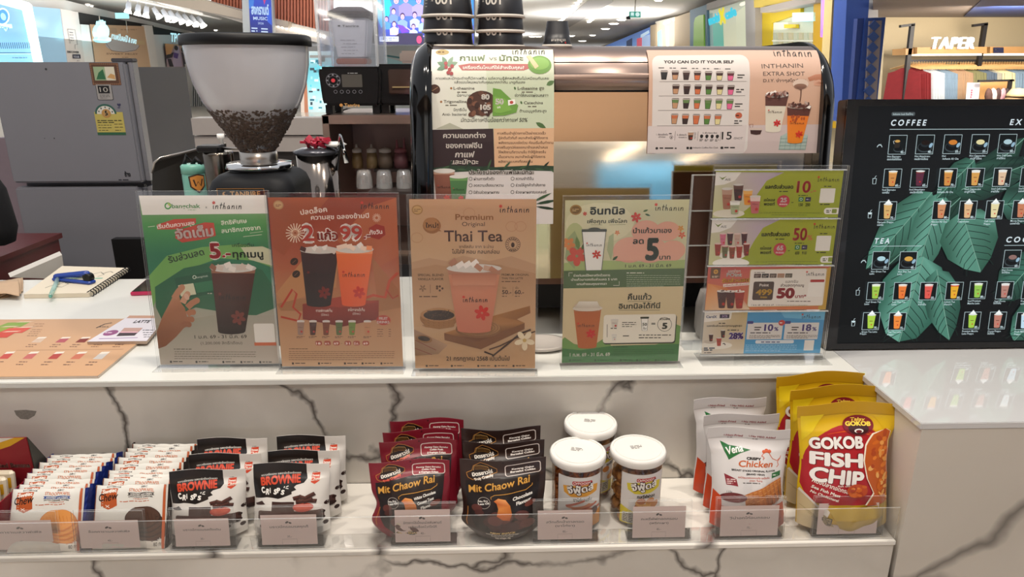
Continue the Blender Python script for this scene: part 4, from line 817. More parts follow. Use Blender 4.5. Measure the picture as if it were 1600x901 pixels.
p.e(96, 838, 11, 11, '1c1816'); p.dash(118, 830, 196, 1, 1, 11, '2a2422'); p.r(334, 822, 20, 20, '1c1816', 4); p.r(360, 822, 20, 20, '1c1816', 4); p.t('Inthanin Coffee Fan Club', 388, 834, 13, '2a2422', w=200, b=.006); p.r(608, 816, 22, 20, '1c1816', 4); p.dash(638, 818, 122, 1, 1, 11, '2a2422', 3)
p.logo(985, 62, 310, '2a2624', dot='d0403a')
p.t('INTHANIN', 880, 160, 36, '3a302c', w=322, b=-.004, rot=1); p.t('EXTRA SHOT', 892, 218, 34, '3a302c', w=324, b=-.002); p.t('D.I.Y. ง่ายๆสไตล์คุณ', 896, 270, 26, '3a302c', w=332, b=.01)
# hand pouring
p.pg([(1240, 228), (1300, 200), (1370, 196), (1386, 240), (1386, 292), (1330, 296), (1290, 270), (1300, 246), (1256, 258)], ['b87a5c', 'c98c6e', 'c08468', 'b87a5c', 'a86c50', 'd09a80', 'd8a68c', 'b87a5c', 'b07050'])
p.ln([(1292, 262), (1330, 250), (1384, 256)], 16, 'd4a48c'); p.ln([(1296, 284), (1340, 286), (1384, 284)], 15, 'cf9a80'); p.ln([(1250, 232), (1310, 214), (1370, 210)], 16, 'bd8064')
p.e(1190, 280, 62, 40, 'd8c0ae'); p.e(1190, 300, 50, 22, '8a6450'); p.pg([(1150, 302), (1232, 302), (1200, 328), (1188, 328)], '7a5444'); p.ln([(1198, 326), (1202, 380), (1200, 430)], 7, '5a3628')
p.cup(1014, 676, 184, 300, ['d8cfbc', 'd2c8b4'], top='5a342c', tf=.3, logo='3a2a26', fl='c8282a', ice='8a6458', bw=.64, rim='b0a49c')
for i in range(16): rr = random.Random(i + 40); p.e(1014 + rr.uniform(-76, 76), 378 + rr.uniform(-22, 14), 16, 10, rr.choice(['5a2e26', '8a5a4e', 'b09288', '3a1c18']), 8, rot=rr.uniform(0, 180))
p.pg([(1080, 722), (1130, 690), (1300, 706), (1296, 834), (1078, 836)], 'a8b8b0')
for i in range(6): p.ln([(1086 + i * 42, 716 + (i % 2) * 3), (1084 + i * 42, 834)], 3, '7a948c')
for i in range(4): p.ln([(1080, 740 + i * 30), (1298, 736 + i * 30)], 3, '7a948c')
p.cup(1200, 768, 190, 300, ['e08018', 'e07020'], top='5a2e24', tf=.26, logo='5a2414', fl='d03018', ice='8a6454', bw=.62, rim='b09a8c')
for i in range(18): rr = random.Random(i + 70); p.e(1200 + rr.uniform(-80, 80), 462 + rr.uniform(-26, 16), 17, 10, rr.choice(['5a3228', '9a7468', 'b8a094', '3f221c']), 8, rot=rr.uniform(0, 180))
for i in range(10): rr = random.Random(i + 90); p.e(1200 + rr.uniform(-60, 60), 560 + rr.uniform(-14, 30), 8, 14, 'a84a1c', 8)
p.pg([(828, 652), (928, 652), (918, 708), (884, 714), (838, 706)], 'c9b4a8'); p.pg([(832, 672), (926, 672), (916, 706), (884, 712), (840, 704)], '3a1c18'); p.ln([(830, 652), (822, 624), (850, 622), (848, 650)], 4, '8a5a4a')
kx = (xd - xc) / 297
o = p.build('notice_sheet', sheet_map(xc, kx, 80, 239.5, 178, (xc + xd) / 2), None, M_PAPER, 3.5, org=V((xc, 1.39, 1.4)))
o.location = (xc, 1.39, 1.4); tag(o, 'pink beige sheet about extra shots with rows of little cups, on the machine', 'poster')

# ------------------------------------------------------------------ paper cups on the machine
M_CUPB = mat('black_paper_cup', '17161a', rough=.4, vary=.1); M_CUPW = mat('white_cup_paper', 'cfc8be', rough=.6)
def paper_cup(label, x, y, z, r, h, text=None, group=None, sub=None, inv=True):
    t = thing('paper_cup', label, 'cup', (x, y, z), group)
    MB().lathe([(r * .985, .004), (r * .72, h), (r * .70, h - .006), (0.001, h - .006)], (x, y, z), 40, cap=False).build('cup_body', M_CUPB, t)
    MB().lathe([(r * .97, 0), (r * 1.035, .001), (r * 1.045, .0035), (r * 1.02, .006), (r * .97, .006)], (x, y, z), 40).build('rim', M_CUPW, t)
    if text: text(t, x, y, z, r, h)
    return t
def cup_text(items, a0=0.0):
    def f(t, x, y, z, r, h):
        p = P(r * 2.6 * 1000, h * 1000); items(p)
        def m(px, py, L):
            v = py / (h * 1000); a = -PI / 2 + a0 + (px / 1000 - r * 1.3) / r; rr_ = r * (.985 + (.72 - .985) * v) + .0004 + L * .0001
            return V((x + rr_ * math.cos(a), y + rr_ * math.sin(a), z + v * h))
        p.build('print', m, t, M_PAPER, 5)
    return f
def big100(p, sub=True):
    # printed upside down: canvas y runs upward here, so glyphs mirrored through the rim
    W = p.W
    q = P(p.W, p.H)
    q.t('100', W * .5, 40, 17, 'dcd6cc', 'c', 36, .02); q.t('%', W * .5 + 24, 36, 7, 'dcd6cc'); 
    if sub: q.t('Arabica', W * .5, 50, 6, 'dcd6cc', 'c', 28, .0, .1); [q.dash(W * .5 + 42, 20 + 6 * i, 14, 1, 1, 1.2, 'b8b2a8', i) for i in range(5)]
    p.v = [(W - x, y, L) for x, y, L in q.v]; p.c = q.c; p.f = q.f
for si, (px0, px1, yb) in enumerate(((660, 742, 75), (744, 820, 74))):
    c0 = aty((px0 + px1) / 2, yb, 1.56); r = (aty(px1, yb, 1.56).x - aty(px0, yb, 1.56).x) / 2 * .97; zt = 1.5681
    d = (aty(700, 28, 1.52).z - aty(700, 52, 1.52).z)
    for k in range(3):
        paper_cup(('lowest black paper cup of the %s upside-down stack', 'second black paper cup up in the %s stack', 'topmost black paper cup of the %s stack, cut by the frame, with a white 100')[k] % ('left', 'right')[si],
                  c0.x, 1.56, zt + k * d, r, .118, cup_text(lambda p, k=k: big100(p, k == 2), -.12 if si == 0 else -.35), 'upturned paper cups on the machine')
c0 = aty(870, 82, 1.50)
def wm(p):
    q = P(p.W, p.H); q.logo(p.W * .5 - 17, 16, 34, 'e8e2d8', dot='c8302a', lw=.2); p.v = [(p.W - x, y, L) for x, y, L in q.v]; p.c = q.c; p.f = q.f
paper_cup('single small black cup upside down on the middle of the machine', c0.x, 1.50, 1.5675, .029, .050, cup_text(wm, 0))

# ------------------------------------------------------------------ lit menu screen on the side counter
SA, SB = atz(1290, 548, 1.008), V((1.62, 0, 0)); SA.x = XR - .022 + .012
YB = 1.262; up_s = V((0, math.sin(.10), math.cos(.10))); n_s = V((0, -math.cos(.10), math.sin(.10)))
pl0 = V((0, YB, 1.003))
def ons(x, y): return atp(x, y, pl0, n_s)
TLs, BLs = ons(1317, 156), ons(1288, 546)
hs = (TLs - BLs).dot(up_s); ws = .95; o0 = V((BLs.x, YB, 1.003)) + up_s * hs
o0.x = BLs.x
ms = thing('menu_screen', 'black framed lit drinks menu screen on the side counter', 'screen', (BLs.x + ws / 2, YB + .02, 1.0))
def sp(u, v, d=0): return V((o0.x + u, o0.y, o0.z)) - up_s * v + n_s * d     # u right, v down in metres
m = MB(); m.slab([sp(0, 0), sp(ws, 0), sp(ws, hs), sp(0, hs)], -n_s * .035); m.build('housing', mat('screen_housing', '08080a', rough=.3, coat=.3), ms, .002)
bz = mat('screen_bezel', '0c0c10', rough=.15, coat=.5)
u0, v0 = (ons(1352, 178) - TLs).x, .02
m = MB()
for a in ((0, 0, ws, .012), (0, hs - .012, ws, .012)): m.slab([sp(a[0], a[1]), sp(a[0] + a[2], a[1]), sp(a[0] + a[2], a[1] + a[3]), sp(a[0], a[1] + a[3])], n_s * .003)
for a in ((0, .012, .022, hs - .024), (ws - .022, .012, .022, hs - .024)): m.slab([sp(a[0], a[1]), sp(a[0] + a[2], a[1]), sp(a[0] + a[2], a[1] + a[3]), sp(a[0], a[1] + a[3])], n_s * .003)
m.build('bezel', bz, ms)
# canvas in millimetres of the display
Wd, Hd = (ws - .044) * 1000, (hs - .024) * 1000
p = P(Wd, Hd)
def sx(x, y):
    q = ons(x, y) - sp(.022, .012); return q.x * 1000, -q.dot(up_s) * 1000
p.bg('141618', '101314', '0e1112')
GR = ['1f4a3c', '2f6a54', '3f8268', '4f9678', '25584a']
def clipx(x): return max(4, min(x, Wd - 4))
def mleaf(cx, cy, L, wd, ang, c1, c2, ribs=7, dk='162a24'):
    r = math.radians(ang)
    def T(t_, s_): return (clipx(cx + t_ * L * math.cos(r) + s_ * wd * math.sin(r)), max(3, min(Hd - 3, cy - t_ * L * math.sin(r) + s_ * wd * math.cos(r))))
    out = [(0, 0), (.08, .32), (.3, .5), (.6, .46), (.85, .24), (1, 0)]
    p.pg([T(*q) for q in out], [c2, c1, c1, c1, c2, c2]); p.pg([T(a, -b) for a, b in out], [c2, c1, c2, c1, c1, c1])
    for i in range(ribs):
        t_ = .08 + .8 * i / ribs
        for sg in (-1, 1): p.ln([T(t_, 0), T(t_ + .12, sg * .22), T(min(1, t_ + .2), sg * .4 * (1 - t_ * .5))], 1.3, dk)
    p.ln([T(0, 0), T(.98, 0)], 1.6, '6f9a88')
def lf(x0, y0, x1, y1, wd, c1, c2, **k):
    a, b = sx(x0, y0), sx(x1, y1); mleaf(a[0], a[1], math.hypot(b[0] - a[0], b[1] - a[1]), wd, math.degrees(math.atan2(-(b[1] - a[1]), b[0] - a[0])), c1, c2, **k)
GR = 0
lf(1600, 215, 1380, 420, 60, '1c332c', '27463a'); lf(1455, 300, 1352, 420, 75, '2f5546', '4f8472'); lf(1470, 300, 1420, 450, 70, '3a6656', '5f9684')
lf(1490, 300, 1620, 250, 70, '1a2f29', '2f5546'); lf(1500, 330, 1530, 425, 110, '2f5848', '568a78'); lf(1560, 320, 1700, 300, 90, '203c33', '3a6a5a')
lf(1440, 400, 1400, 545, 130, '315f50', '629a88', ribs=9); lf(1460, 420, 1480, 530, 70, '2a4e42', '4c7f6e'); lf(1620, 400, 1560, 470, 90, '1f3a31', '3a6a5a'); lf(1640, 470, 1580, 540, 90, '2b5043', '4c806e')
lf(1520, 250, 1460, 310, 50, '284a3e', '3f6e5e')
WH = 'c8dce0'
def tile(x, y, kind, col, price, lab, w=37, h=None, top=None, foam=None):
    # (x, y) photo pixel of the frame's top-left, sizes from the plane itself
    a = sx(x, y); s_ = 1.0; W_, H_ = 33.5, 35.0
    p.r(a[0], a[1], W_, H_, 'b9ced2'); p.r(a[0] + .8, a[1] + .8, W_ - 1.6, H_ - 1.6, '0f1516')
    cx, by = a[0] + W_ / 2, a[1] + H_ - 4
    if kind == 'hot':
        p.e(cx, by - 8, 14, 9, '3a4448', 20); p.e(cx, by - 9, 12.6, 7.6, '0b0e10', 20); p.e(cx + .5, by - 15, 9.5, 6.5, '20282c', 18); p.e(cx + .5, by - 17, 8, 4.6, col, 18); p.e(cx + 11, by - 12, 3, 5, '8fb0c4', 10, rot=-30)
    elif kind == 'shot':
        p.e(cx + 2, by - 5, 9, 5, '3a4448', 18); p.e(cx + 2, by - 6, 8, 4, '0b0e10', 18); p.r(cx - 6, by - 20, 10, 12, '2a2420', 2); p.e(cx - 1, by - 20, 5, 2.4, col, 12); p.ln([(cx - 6, by - 21), (cx - 9, by - 20), (cx - 7, by - 15)], .8, 'c8d0d0')
    else:
        p.cup(cx, by, 16, 26, col, top or col, .14, ice=None, logo='5a2c20', rim='e0e4e0', foam=foam); p.r(cx - 8.5, by - 27, 17, 1.6, 'd8dcd8', .6)
    p.t(price, a[0] + W_ - 2, a[1] + H_ - 2.4, 4.2, WH, 'r', None, .03, .1)
    for i, s2 in enumerate(lab): p.t(s2, a[0], a[1] + H_ + 5.5 + i * 5, 3.6, WH, 'l', None, .012, res=1)
def head(s_, x, y, w_, xl):
    a = sx(x, y); b = sx(w_, y); p.t(' '.join(s_.replace(' & ', '&')), a[0], a[1], 10.5, 'd0dce2', w=b[0] - a[0], b=.03, sh=.15); c_ = sx(xl[0], xl[2]); d_ = sx(xl[1], xl[2]); p.ln([(c_[0], c_[1]), (min(d_[0], Wd - 10), c_[1])], .9, 'b9ced2')
a = sx(1393, 175); p.r(a[0], a[1], 44, 7, '4a5254', 3); p.t('Inthanin Iced ดีแค่ไหน', a[0] + 3, a[1] + 5.4, 3.6, WH, w=37)
rows = [('COFFEE', 1391, 196, 1446, (1390, 1700, 202))]
head('COFFEE', 1391, 196, 1446, (1390, 1700, 202)); head('EXTRA SHOT', 1577, 195, 1680, (1577, 1700, 202)); head('TEA', 1364, 380, 1388, (1362, 1438, 384)); head('COCOA & MILK', 1570, 378, 1680, (1568, 1700, 383))
def icon(x, y, k):
    a = sx(x, y)
    if k == 'hot': p.e(a[0], a[1], 5, 5, WH, 14, a0=180, a1=360); p.e(a[0], a[1], 3.8, 3.8, '101314', 14, a0=180, a1=360); p.ln([(a[0] - 1.5, a[1] - 3), (a[0] - 1, a[1] - 6)], .7, WH); p.ln([(a[0] + 1.5, a[1] - 3), (a[0] + 2, a[1] - 6)], .7, WH)
    else:
        p.ln([(a[0] - 3.4, a[1] - 5), (a[0] - 2.8, a[1] + 5), (a[0] + 2.8, a[1] + 5), (a[0] + 3.4, a[1] - 5), (a[0] - 3.8, a[1] - 5)], .9, WH); p.ln([(a[0], a[1] - 5), (a[0] + 1, a[1] - 9), (a[0] + 3, a[1] - 10)], .8, WH)
        if k == 'frappe': p.e(a[0], a[1] - 5, 3.4, 3.4, WH, 12, a0=0, a1=180)
icon(1374, 230, 'hot'); icon(1366, 283, 'ice'); icon(1358, 336, 'frappe'); icon(1348, 410, 'hot'); icon(1340, 457, 'ice'); icon(1333, 505, 'frappe')
step = 42.6
for i, (k, c_, pr_, lb) in enumerate((('shot', 'c89a50', '45.-', ('Hot Espresso', 'เอสเปรสโซ่ร้อน')), ('hot', '1c120e', '40.-', ('Hot Americano', 'อเมริกาโน่ร้อน')), ('hot', 'c87a30', '55.-', ('Hot', 'Inthanin Ali Cha')), ('hot', 'd8cf9c', '55.-', ('Hot Cappuccino', 'คาปูชิโน่ร้อน')), ('hot', 'a8c4cc', '60.-', ('Hot Café Latte', 'ลาเต้ร้อน')), ('hot', '8a5a3c', '60.-', ('Hot Mocca', 'มอคค่าร้อน')))):
    if k: tile(1389 + i * 42.9, 211 - i * .4, k, c_, pr_, lb)
for i, (c_, t_, pr_, lb) in enumerate((('c98a4a', 'e0b070', '65.-', ('Iced Espresso', 'เอสเย็น')), ('5a2a3c', '7a3a34', '65.-', ('Iced Americano', 'อเมริกาโน่เย็น')), ('c98a44', 'e0c080', '70.-', ('Iced', 'Inthanin Ali Cha')), ('cf9a50', 'e8e0d0', '70.-', ('Iced Cappuccino', 'คาปูชิโน่เย็น')), ('d8b898', 'e8dcd0', '75.-', ('Iced Café Latte', 'ลาเต้เย็น')), ('a86a4a', 'e0d0c0', '75.-', ('Iced Mocca', 'มอคค่าเย็น')))):
    tile(1381 + i * 42.6, 263.5 - i * .4, 'ice', c_, pr_, lb, top=t_)
for i, (c_, pr_, lb) in ((0, ('d0a868', '75.-', ('Espresso Frappe', 'เอสปั่น'))), (2, ('c88a60', '80.-', ('Almond Ali Cha', 'Frappe'))), (3, ('d8ae80', '80.-', ('Cappuccino',))), (4, ('dcd0a0', '85.-', ('Café Latte', 'Frappe'))), (5, ('c07a58', '85.-', ('Mocca Frappe', 'มอคค่าปั่น')))):
    tile(1373 + i * 41.6, 314.5 - i * .4, 'ice', c_, pr_, lb, foam=1.35)
for i, (c_, pr_, lb) in enumerate((('a8ccd4', '55.-', ('Hot Green Tea', 'Latte')), ('d0a04a', '45.-', ('Hot Thai Tea', 'Latte')))): tile(1362 + i * 41.6, 392, 'hot', c_, pr_, lb)
tile(1568, 390, 'hot', '8a6a64', '60.-', ('Hot Cocoa', 'โกโก้ร้อน'))
for i, (c_, t_, pr_, lb) in enumerate((('9ac04a', 'd8e8b0', '65.-', ('Iced Green Tea', 'Latte')), ('e07838', 'f0b890', '65.-', ('Iced Thai Tea', 'Latte')), ('d85a50', 'e8a098', '55.-', ('Iced', 'ชาดำเย็น')), ('e0a830', 'c8402a', '55.-', ('Lemon Tea', 'ชามะนาว')), ('8fc050', 'd0e0a0', '80.-', ('Iced Premium', 'Matcha Latte')), ('b08074', 'e0d0cc', '65.-', ('Iced Cocoa', 'โกโก้เย็น')), ('c8dce0', 'e8f0f0', '65.-', ('Fresh Milk', 'นมสดเย็น')))):
    tile(1354 + i * 40.5, 440 - i * .2, 'ice', c_, pr_, lb, top=t_)
for i, (c_, pr_, lb) in ((0, ('a8cc48', '75.-', ('Green Tea Latte', 'Frappe'))), (1, ('e8883c', '75.-', ('Thai Tea Latte', 'Frappe'))), (4, ('a0c848', '85.-', ('Premium Matcha', 'Latte Frappe'))), (5, ('b87c6c', '70.-', ('Cocoa Frappe', 'โกโก้ปั่น'))), (6, ('bcd8e8', '70.-', ('Fresh Milk', 'Frappe')))):
    tile(1347 + i * 40, 487, 'ice', c_, pr_, lb, foam=1.35)
p.build('display', lambda x, y, L: sp(.022 + x / 1000, .012 + y / 1000, .0004 + L * .0001), ms, M_SCREEN)
# ================================================================== things behind and on the counter, left part
# ------------------------------------------------------------------ coffee grinder with bean hopper
GX, GY = aty(404, 240, 1.42).x, 1.42
gr = thing('coffee_grinder', 'black coffee grinder with a big clear bean hopper', 'grinder', (GX, GY, 1.0))
px = 1.42 * .958 / 1100
def zy(y, Y=GY): return aty(400, y, Y).z
R0 = 95 * px
hz0, hz1 = zy(235), zy(66)
H_ = hz1 - hz0
hop = [(26 * px, hz0 - .004), (27 * px, hz0 + H_ * .02), (38 * px, hz0 + H_ * .12), (56 * px, hz0 + H_ * .29), (73 * px, hz0 + H_ * .46), (83 * px, hz0 + H_ * .62), (89 * px, hz0 + H_ * .8), (91.5 * px, hz1)]
mh = bpy.data.materials.new('hopper_plastic'); mh.use_nodes = True; nt = mh.node_tree; N = nt.nodes; L = nt.links
b = N['Principled BSDF']; b.inputs['Base Color'].default_value = (.66, .66, .70, 1); b.inputs['Roughness'].default_value = .12; b.inputs['Coat Weight'].default_value = .5
tc = N.new('ShaderNodeTexCoord'); sp_ = N.new('ShaderNodeSeparateXYZ'); L.new(tc.outputs['Object'], sp_.inputs[0])
mr = N.new('ShaderNodeMapRange'); mr.inputs[1].default_value = hz0 - 1.0 + H_ * .30; mr.inputs[2].default_value = hz0 - 1.0 + H_ * .46; mr.inputs[3].default_value = .30; mr.inputs[4].default_value = .84; L.new(sp_.outputs[2], mr.inputs[0]); L.new(mr.outputs[0], b.inputs['Alpha'])  # more opaque above the bean line
ho = MB().lathe(hop, (GX, GY, 0), 64, cap=False).build('bean_hopper', mh, gr)
MB().lathe([(.001, hz1 + .012), (90 * px, hz1 + .013), (95 * px, hz1 + .010), (96 * px, hz1 + .002), (95.5 * px, hz1 - .007), (92 * px, hz1 - .007)], (GX, GY, 0), 64).build('hopper_lid', M_MBLACK, gr)
MB().lathe([(29 * px, hz0 - 28 * px), (29 * px, hz0 - 1 * px), (26 * px, hz0)], (GX, GY, 0), 40).build('collar', M_STEEL, gr)
MB().lathe([(40 * px, hz0 - 30 * px), (52 * px, hz0 - 26 * px), (50 * px, hz0 - 19 * px), (30 * px, hz0 - 18 * px)], (GX, GY, 0), 48).build('top_ring', M_CHROME, gr)
m = MB(); zt = hz0 - 30 * px
hw, hd = 66 * px, 75 * px
m.loft([(1.001, hw + .01, hd + .01, .03), (1.02, hw + .01, hd + .01, .03), (1.025, hw, hd, .03), (zt - .032, hw, hd, .035), (zt - .014, hw - .006, hd - .006, .035), (zt - .004, hw - .016, hd - .016, .035), (zt, hw - .03, hd - .03, .03)], (GX, GY, 0))
m.build('housing', mat('grinder_housing', '17181b', rough=.55, spec=.25, vary=.03), gr)
MB().lathe([(46 * px, zt - .006), (46 * px, hz0 - 30 * px + .002)], (GX, GY, 0), 40).build('neck', M_MBLACK, gr)
q = P(100, 30); q.r(0, 0, 100, 30, '0c0c0e'); 
for a in ((0, 0, 100, 1.4), (0, 28.6, 100, 1.4), (0, 0, 1.4, 30), (98.6, 0, 1.4, 30)): q.r(*a, 'a8743e')
q.e(16, 12, 5, 5, 'c8945a'); q.e(18, 11, 3, 3, '0c0c0e'); q.t('TANRIRE', 27, 17, 11, 'd8a468', w=64, b=.02)
q.build('badge', lambda x, y, L_: V((aty(345, 300, GY - .075).x + x * .00088, GY - 75 * px - .001 - L_ * .0001, aty(345, 292.5, GY - .08).z - y * .00088)), gr, M_PAPER)
# beans: nobody could count them
def bean_mesh(mb, c, r, rr):
    R = Matrix.Rotation(rr.uniform(0, PI), 3, (rr.random(), rr.random(), rr.random() + .01))
    vs = []; fs = []; n = 6
    for k in range(4):
        a = PI * (k + .5) / 4
        for i in range(n): g = 2 * PI * i / n; vs.append(V(c) + R @ V((math.sin(a) * math.cos(g) * r * .75, math.sin(a) * math.sin(g) * r * .55, math.cos(a) * r)))
    for k in range(3):
        for i in range(n): fs.append((k * n + i, k * n + (i + 1) % n, (k + 1) * n + (i + 1) % n, (k + 1) * n + i))
    fs.append(tuple(range(n))); fs.append(tuple(3 * n + i for i in range(n)))
    mb.add(vs, fs, 0, True)
def hop_r(z):
    for a, b_ in zip(hop, hop[1:]):
        if a[1] <= z <= b_[1]: return a[0] + (b_[0] - a[0]) * (z - a[1]) / (b_[1] - a[1])
    return hop[0][0]
m = MB(); rr = random.Random(2); zb = hz0 + H_ * .405
m.lathe([(r_ * .93, z) for r_, z in hop[:5] if z < zb] + [(hop_r(zb) * .93, zb - .006), (.001, zb - .004)], (GX, GY, 0), 32, cap=True)
for i in range(1500):
    z = hz0 + (zb - hz0) * rr.random() ** .7; R_ = hop_r(z) * .955; g = rr.uniform(0, 2 * PI) if i % 3 else rr.uniform(-PI, 0)
    bean_mesh(m, (GX + R_ * math.cos(g), GY + R_ * math.sin(g), z), .0058, rr)
for i in range(420):
    R_ = hop_r(zb) * .95 * math.sqrt(rr.random()); g = rr.uniform(0, 2 * PI); bean_mesh(m, (GX + R_ * math.cos(g), GY + R_ * math.sin(g), zb + rr.uniform(-.003, .004)), .0058, rr)
tag(m.build('coffee_beans', mat('roast_beans', '4a3a30', rough=.6, vary=.5, vscale=120), None), 'dark roasted coffee beans filling the bottom of the hopper', 'coffee beans', None, 'stuff')

# ------------------------------------------------------------------ back bar behind the kiosk: low wall, cabinet, blenders
YW = 3.05
t = thing('back_parapet', 'grey panelled low wall behind the work area, left of the steel cabinet', 'wall panel', (aty(420, 240, YW).x, YW, 0))
xa, xb = aty(300, 200, YW).x, aty(660, 200, YW).x; z1 = aty(400, 184, YW).z; z2 = aty(400, 212, YW).z; z3 = aty(400, 238, YW).z
MW = mat('grey_panel', 'a8a19c', rough=.5, vary=.03)
MB().box(((xa + xb) / 2, YW + .05, (z1 + z2) / 2 + .001), (xb - xa, .10, z1 - z2 - .004)).build('panel', MW, t)
MB().box(((xa + xb) / 2, YW + .055, (z3 + z2) / 2), (xb - xa, .09, z2 - z3 - .004)).build('panel', MW, t)
MB().box(((xa + xb) / 2, YW + .07, z3 / 2), (xb - xa, .06, z3)).build('base', mat('dark_grey_panel', '3a3836', rough=.5), t)
Zc = 0.92
wb = thing('back_workbench', 'dark back work bench carrying the steel cabinet and pots', 'bench', (-.5, 2.55, 0))
MB().box((-.2, 2.55, Zc - .02), (1.6, .75, .04)).build('worktop', M_STEEL, wb)
MB().box((-.2, 2.57, (Zc - .04) / 2), (1.56, .68, Zc - .04)).build('body', mat('dark_cabinet', '26221f', rough=.5), wb)
# open steel cabinet
YC = 2.35
xc0, xc1 = aty(504, 200, YC).x, aty(700, 200, YC).x; zc1 = aty(560, 180, YC).z
sc_ = thing('steel_cabinet', 'open fronted brushed steel cabinet under the blenders', 'cabinet', ((xc0 + xc1) / 2, YC, Zc))
fr = 10 * YC / 1100
M_BST = mat('bronze_steel', 'a38f84', rough=.32, metal=.9, aniso=True, vscale=150)
MB().box((xc0 + fr / 2, YC + .2, (Zc + zc1) / 2), (fr, .4, zc1 - Zc)).build('side_panel', M_BST, sc_)
MB().box((xc1 - fr / 2, YC + .2, (Zc + zc1) / 2), (fr, .4, zc1 - Zc)).build('side_panel', M_BST, sc_)
MB().box(((xc0 + xc1) / 2, YC + .2, zc1 - .014), (xc1 - xc0, .4, .028)).build('top_panel', M_BST, sc_, .002)
MB().box(((xc0 + xc1) / 2, YC + .2, Zc + .006), (xc1 - xc0 - 2 * fr, .4, .012)).build('bottom_panel', M_BST, sc_)
MB().box(((xc0 + xc1) / 2, YC + .395, (Zc + zc1) / 2), (xc1 - xc0 - 2 * fr, .01, zc1 - Zc - .03)).build('back_panel', mat('cabinet_back', 'b09a98', rough=.4, metal=.3), sc_)
zs_ = aty(560, 262, YC + .2).z
MB().box(((xc0 + xc1) / 2 + .05, YC + .27, zs_ - .005), (xc1 - xc0 - 2 * fr - .12, .22, .01)).build('shelf', mat('cabinet_shelf', '3c3432', rough=.4), sc_)
# bottles on the cabinet shelf and upturned glasses below
MB().box(((xc0 + xc1) / 2 + .05, YC + .12, aty(601, 293, YC + .1).z - .0055), (xc1 - xc0 - 2 * fr - .12, .2, .01)).build('shelf', mat('cabinet_shelf'), sc_)
M_SAUCE = [mat('amber_syrup', '8a7350', rough=.3), mat('amber_syrup_2', '9a8460', rough=.3), mat('cream_tub', '8a7a6c', rough=.4), mat('pink_tub', '8c5f66', rough=.4)]
for i, (x, yt) in enumerate(((559, 225), (582, 225), (603, 230), (627, 218))):
    c = aty(x, 261, YC + .2); lab = ('squeeze bottle with pale nozzle, leftmost in the steel cabinet', 'squeeze bottle with pale nozzle, second in the steel cabinet', 'squat tub with white lid in the steel cabinet', 'pink tub with twin nozzles at the right of the cabinet shelf')[i]
    t = thing('squeeze_bottle' if i < 2 else 'syrup_tub', lab, 'bottle', (c.x, c.y, zs_))
    k = 2.55 / 1100; r_ = (8.5, 9, 11, 11)[i] * k; h = (aty(x, 238, c.y).z - zs_)
    MB().lathe([(r_, 0), (r_, h * .5), (r_ * .8, h)], (c.x, c.y, zs_), 18).build('body', M_SAUCE[i], t)
    cp = M_WHITEP if i < 3 else mat('pink_lid', 'b87884', rough=.4)
    MB().lathe([(r_ * .85, h), (r_ * .85, h + 5 * k), (r_ * .3, h + 7 * k)], (c.x, c.y, zs_), 18).build('cap', cp, t)
    for dx in ((0,) if i < 3 else (-.012, .014)): MB().lathe([(2.2 * k, h + 6 * k), (1.2 * k, (aty(x, yt, c.y).z - zs_) * (1 if dx <= 0 else 1.06))], (c.x + dx, c.y, zs_), 10).build('nozzle', cp, t)
M_GLS = clear_mat('drinking_glass', gl=.7, base=.15, tint=(.9, .88, .85), haze=.2)
for i, x in enumerate((570, 601, 632)):
    c = aty(x, 293, YC + .1); k = 2.45 / 1100; z0 = aty(601, 293, YC + .1).z; h = aty(x, 265, YC + .1).z - z0
    o = MB().lathe([(12.5 * k, 0), (12 * k, h * .5), (10.5 * k, h * .93), (8 * k, h), (.001, h)], (c.x, c.y, z0), 24, cap=False).build('upturned_glass', M_GLS, None)
    o.data.transform(Matrix.Translation(-V((c.x, c.y, z0)))); o.location = (c.x, c.y, z0)
    tag(o, ('upturned glass at the left end of the row in the steel cabinet', 'upturned glass in the middle of the row in the steel cabinet', 'upturned glass at the right end of the row in the steel cabinet')[i], 'glass', 'upturned glasses')
# blenders
def blender(x0, x1, ytop, ybase, Y, label, jar=True):
    cx = aty((x0 + x1) / 2, ybase, Y).x; zb_ = zc1 + .001; k = Y / 1100; wd = (x1 - x0) * k
    t = thing('blender', label, 'blender', (cx, Y, zb_)); zt_ = aty(560, ytop, Y - .08).z; n_ = .018
    for sx_ in (-1, 1):
        for sy in (-1, 1): MB().box((cx + sx_ * wd * .40, Y + sy * .07, zb_ + .014), (wd * .12, .03, .028)).build('foot', M_MBLACK, t)
    m = MB(); z0, z1_ = zb_ + .026, zt_
    vs = []
    for z, f in ((z0, .92), (z0 + .02, .98), (z1_ - .02, 1.04), (z1_, 1.0)):
        for sx_, sy in ((-1, -1), (1, -1), (1, 1), (-1, 1)): vs.append((cx + sx_ * wd / 2 * f, Y + sy * .10, z))
    fs = [(0, 3, 2, 1), (12, 13, 14, 15)] + [(a * 4 + i, a * 4 + (i + 1) % 4, a * 4 + 4 + (i + 1) % 4, a * 4 + 4 + i) for a in range(3) for i in range(4)]
    m.add(vs, fs).build('base', mat('blender_black', '0b0b0d', rough=.35, spec=.3), t, .008)
    return t, cx, wd, z0, z1_
YBl = 2.5
t, cx, wd, z0, z1_ = blender(516, 601, 104, 172, YBl, 'tall black blender with clear sound cover and jug, on the cabinet')
q = P(84, 62); q.ring(15, 14, 9, 1.2, '5a5a60'); q.ring(15, 14, 6, .8, '4a4a50')
for i in range(8): g = i * PI / 4; q.e(15 + 7.5 * math.cos(g), 14 + 7.5 * math.sin(g), 1.2, 1.2, '8a8a90', 6)
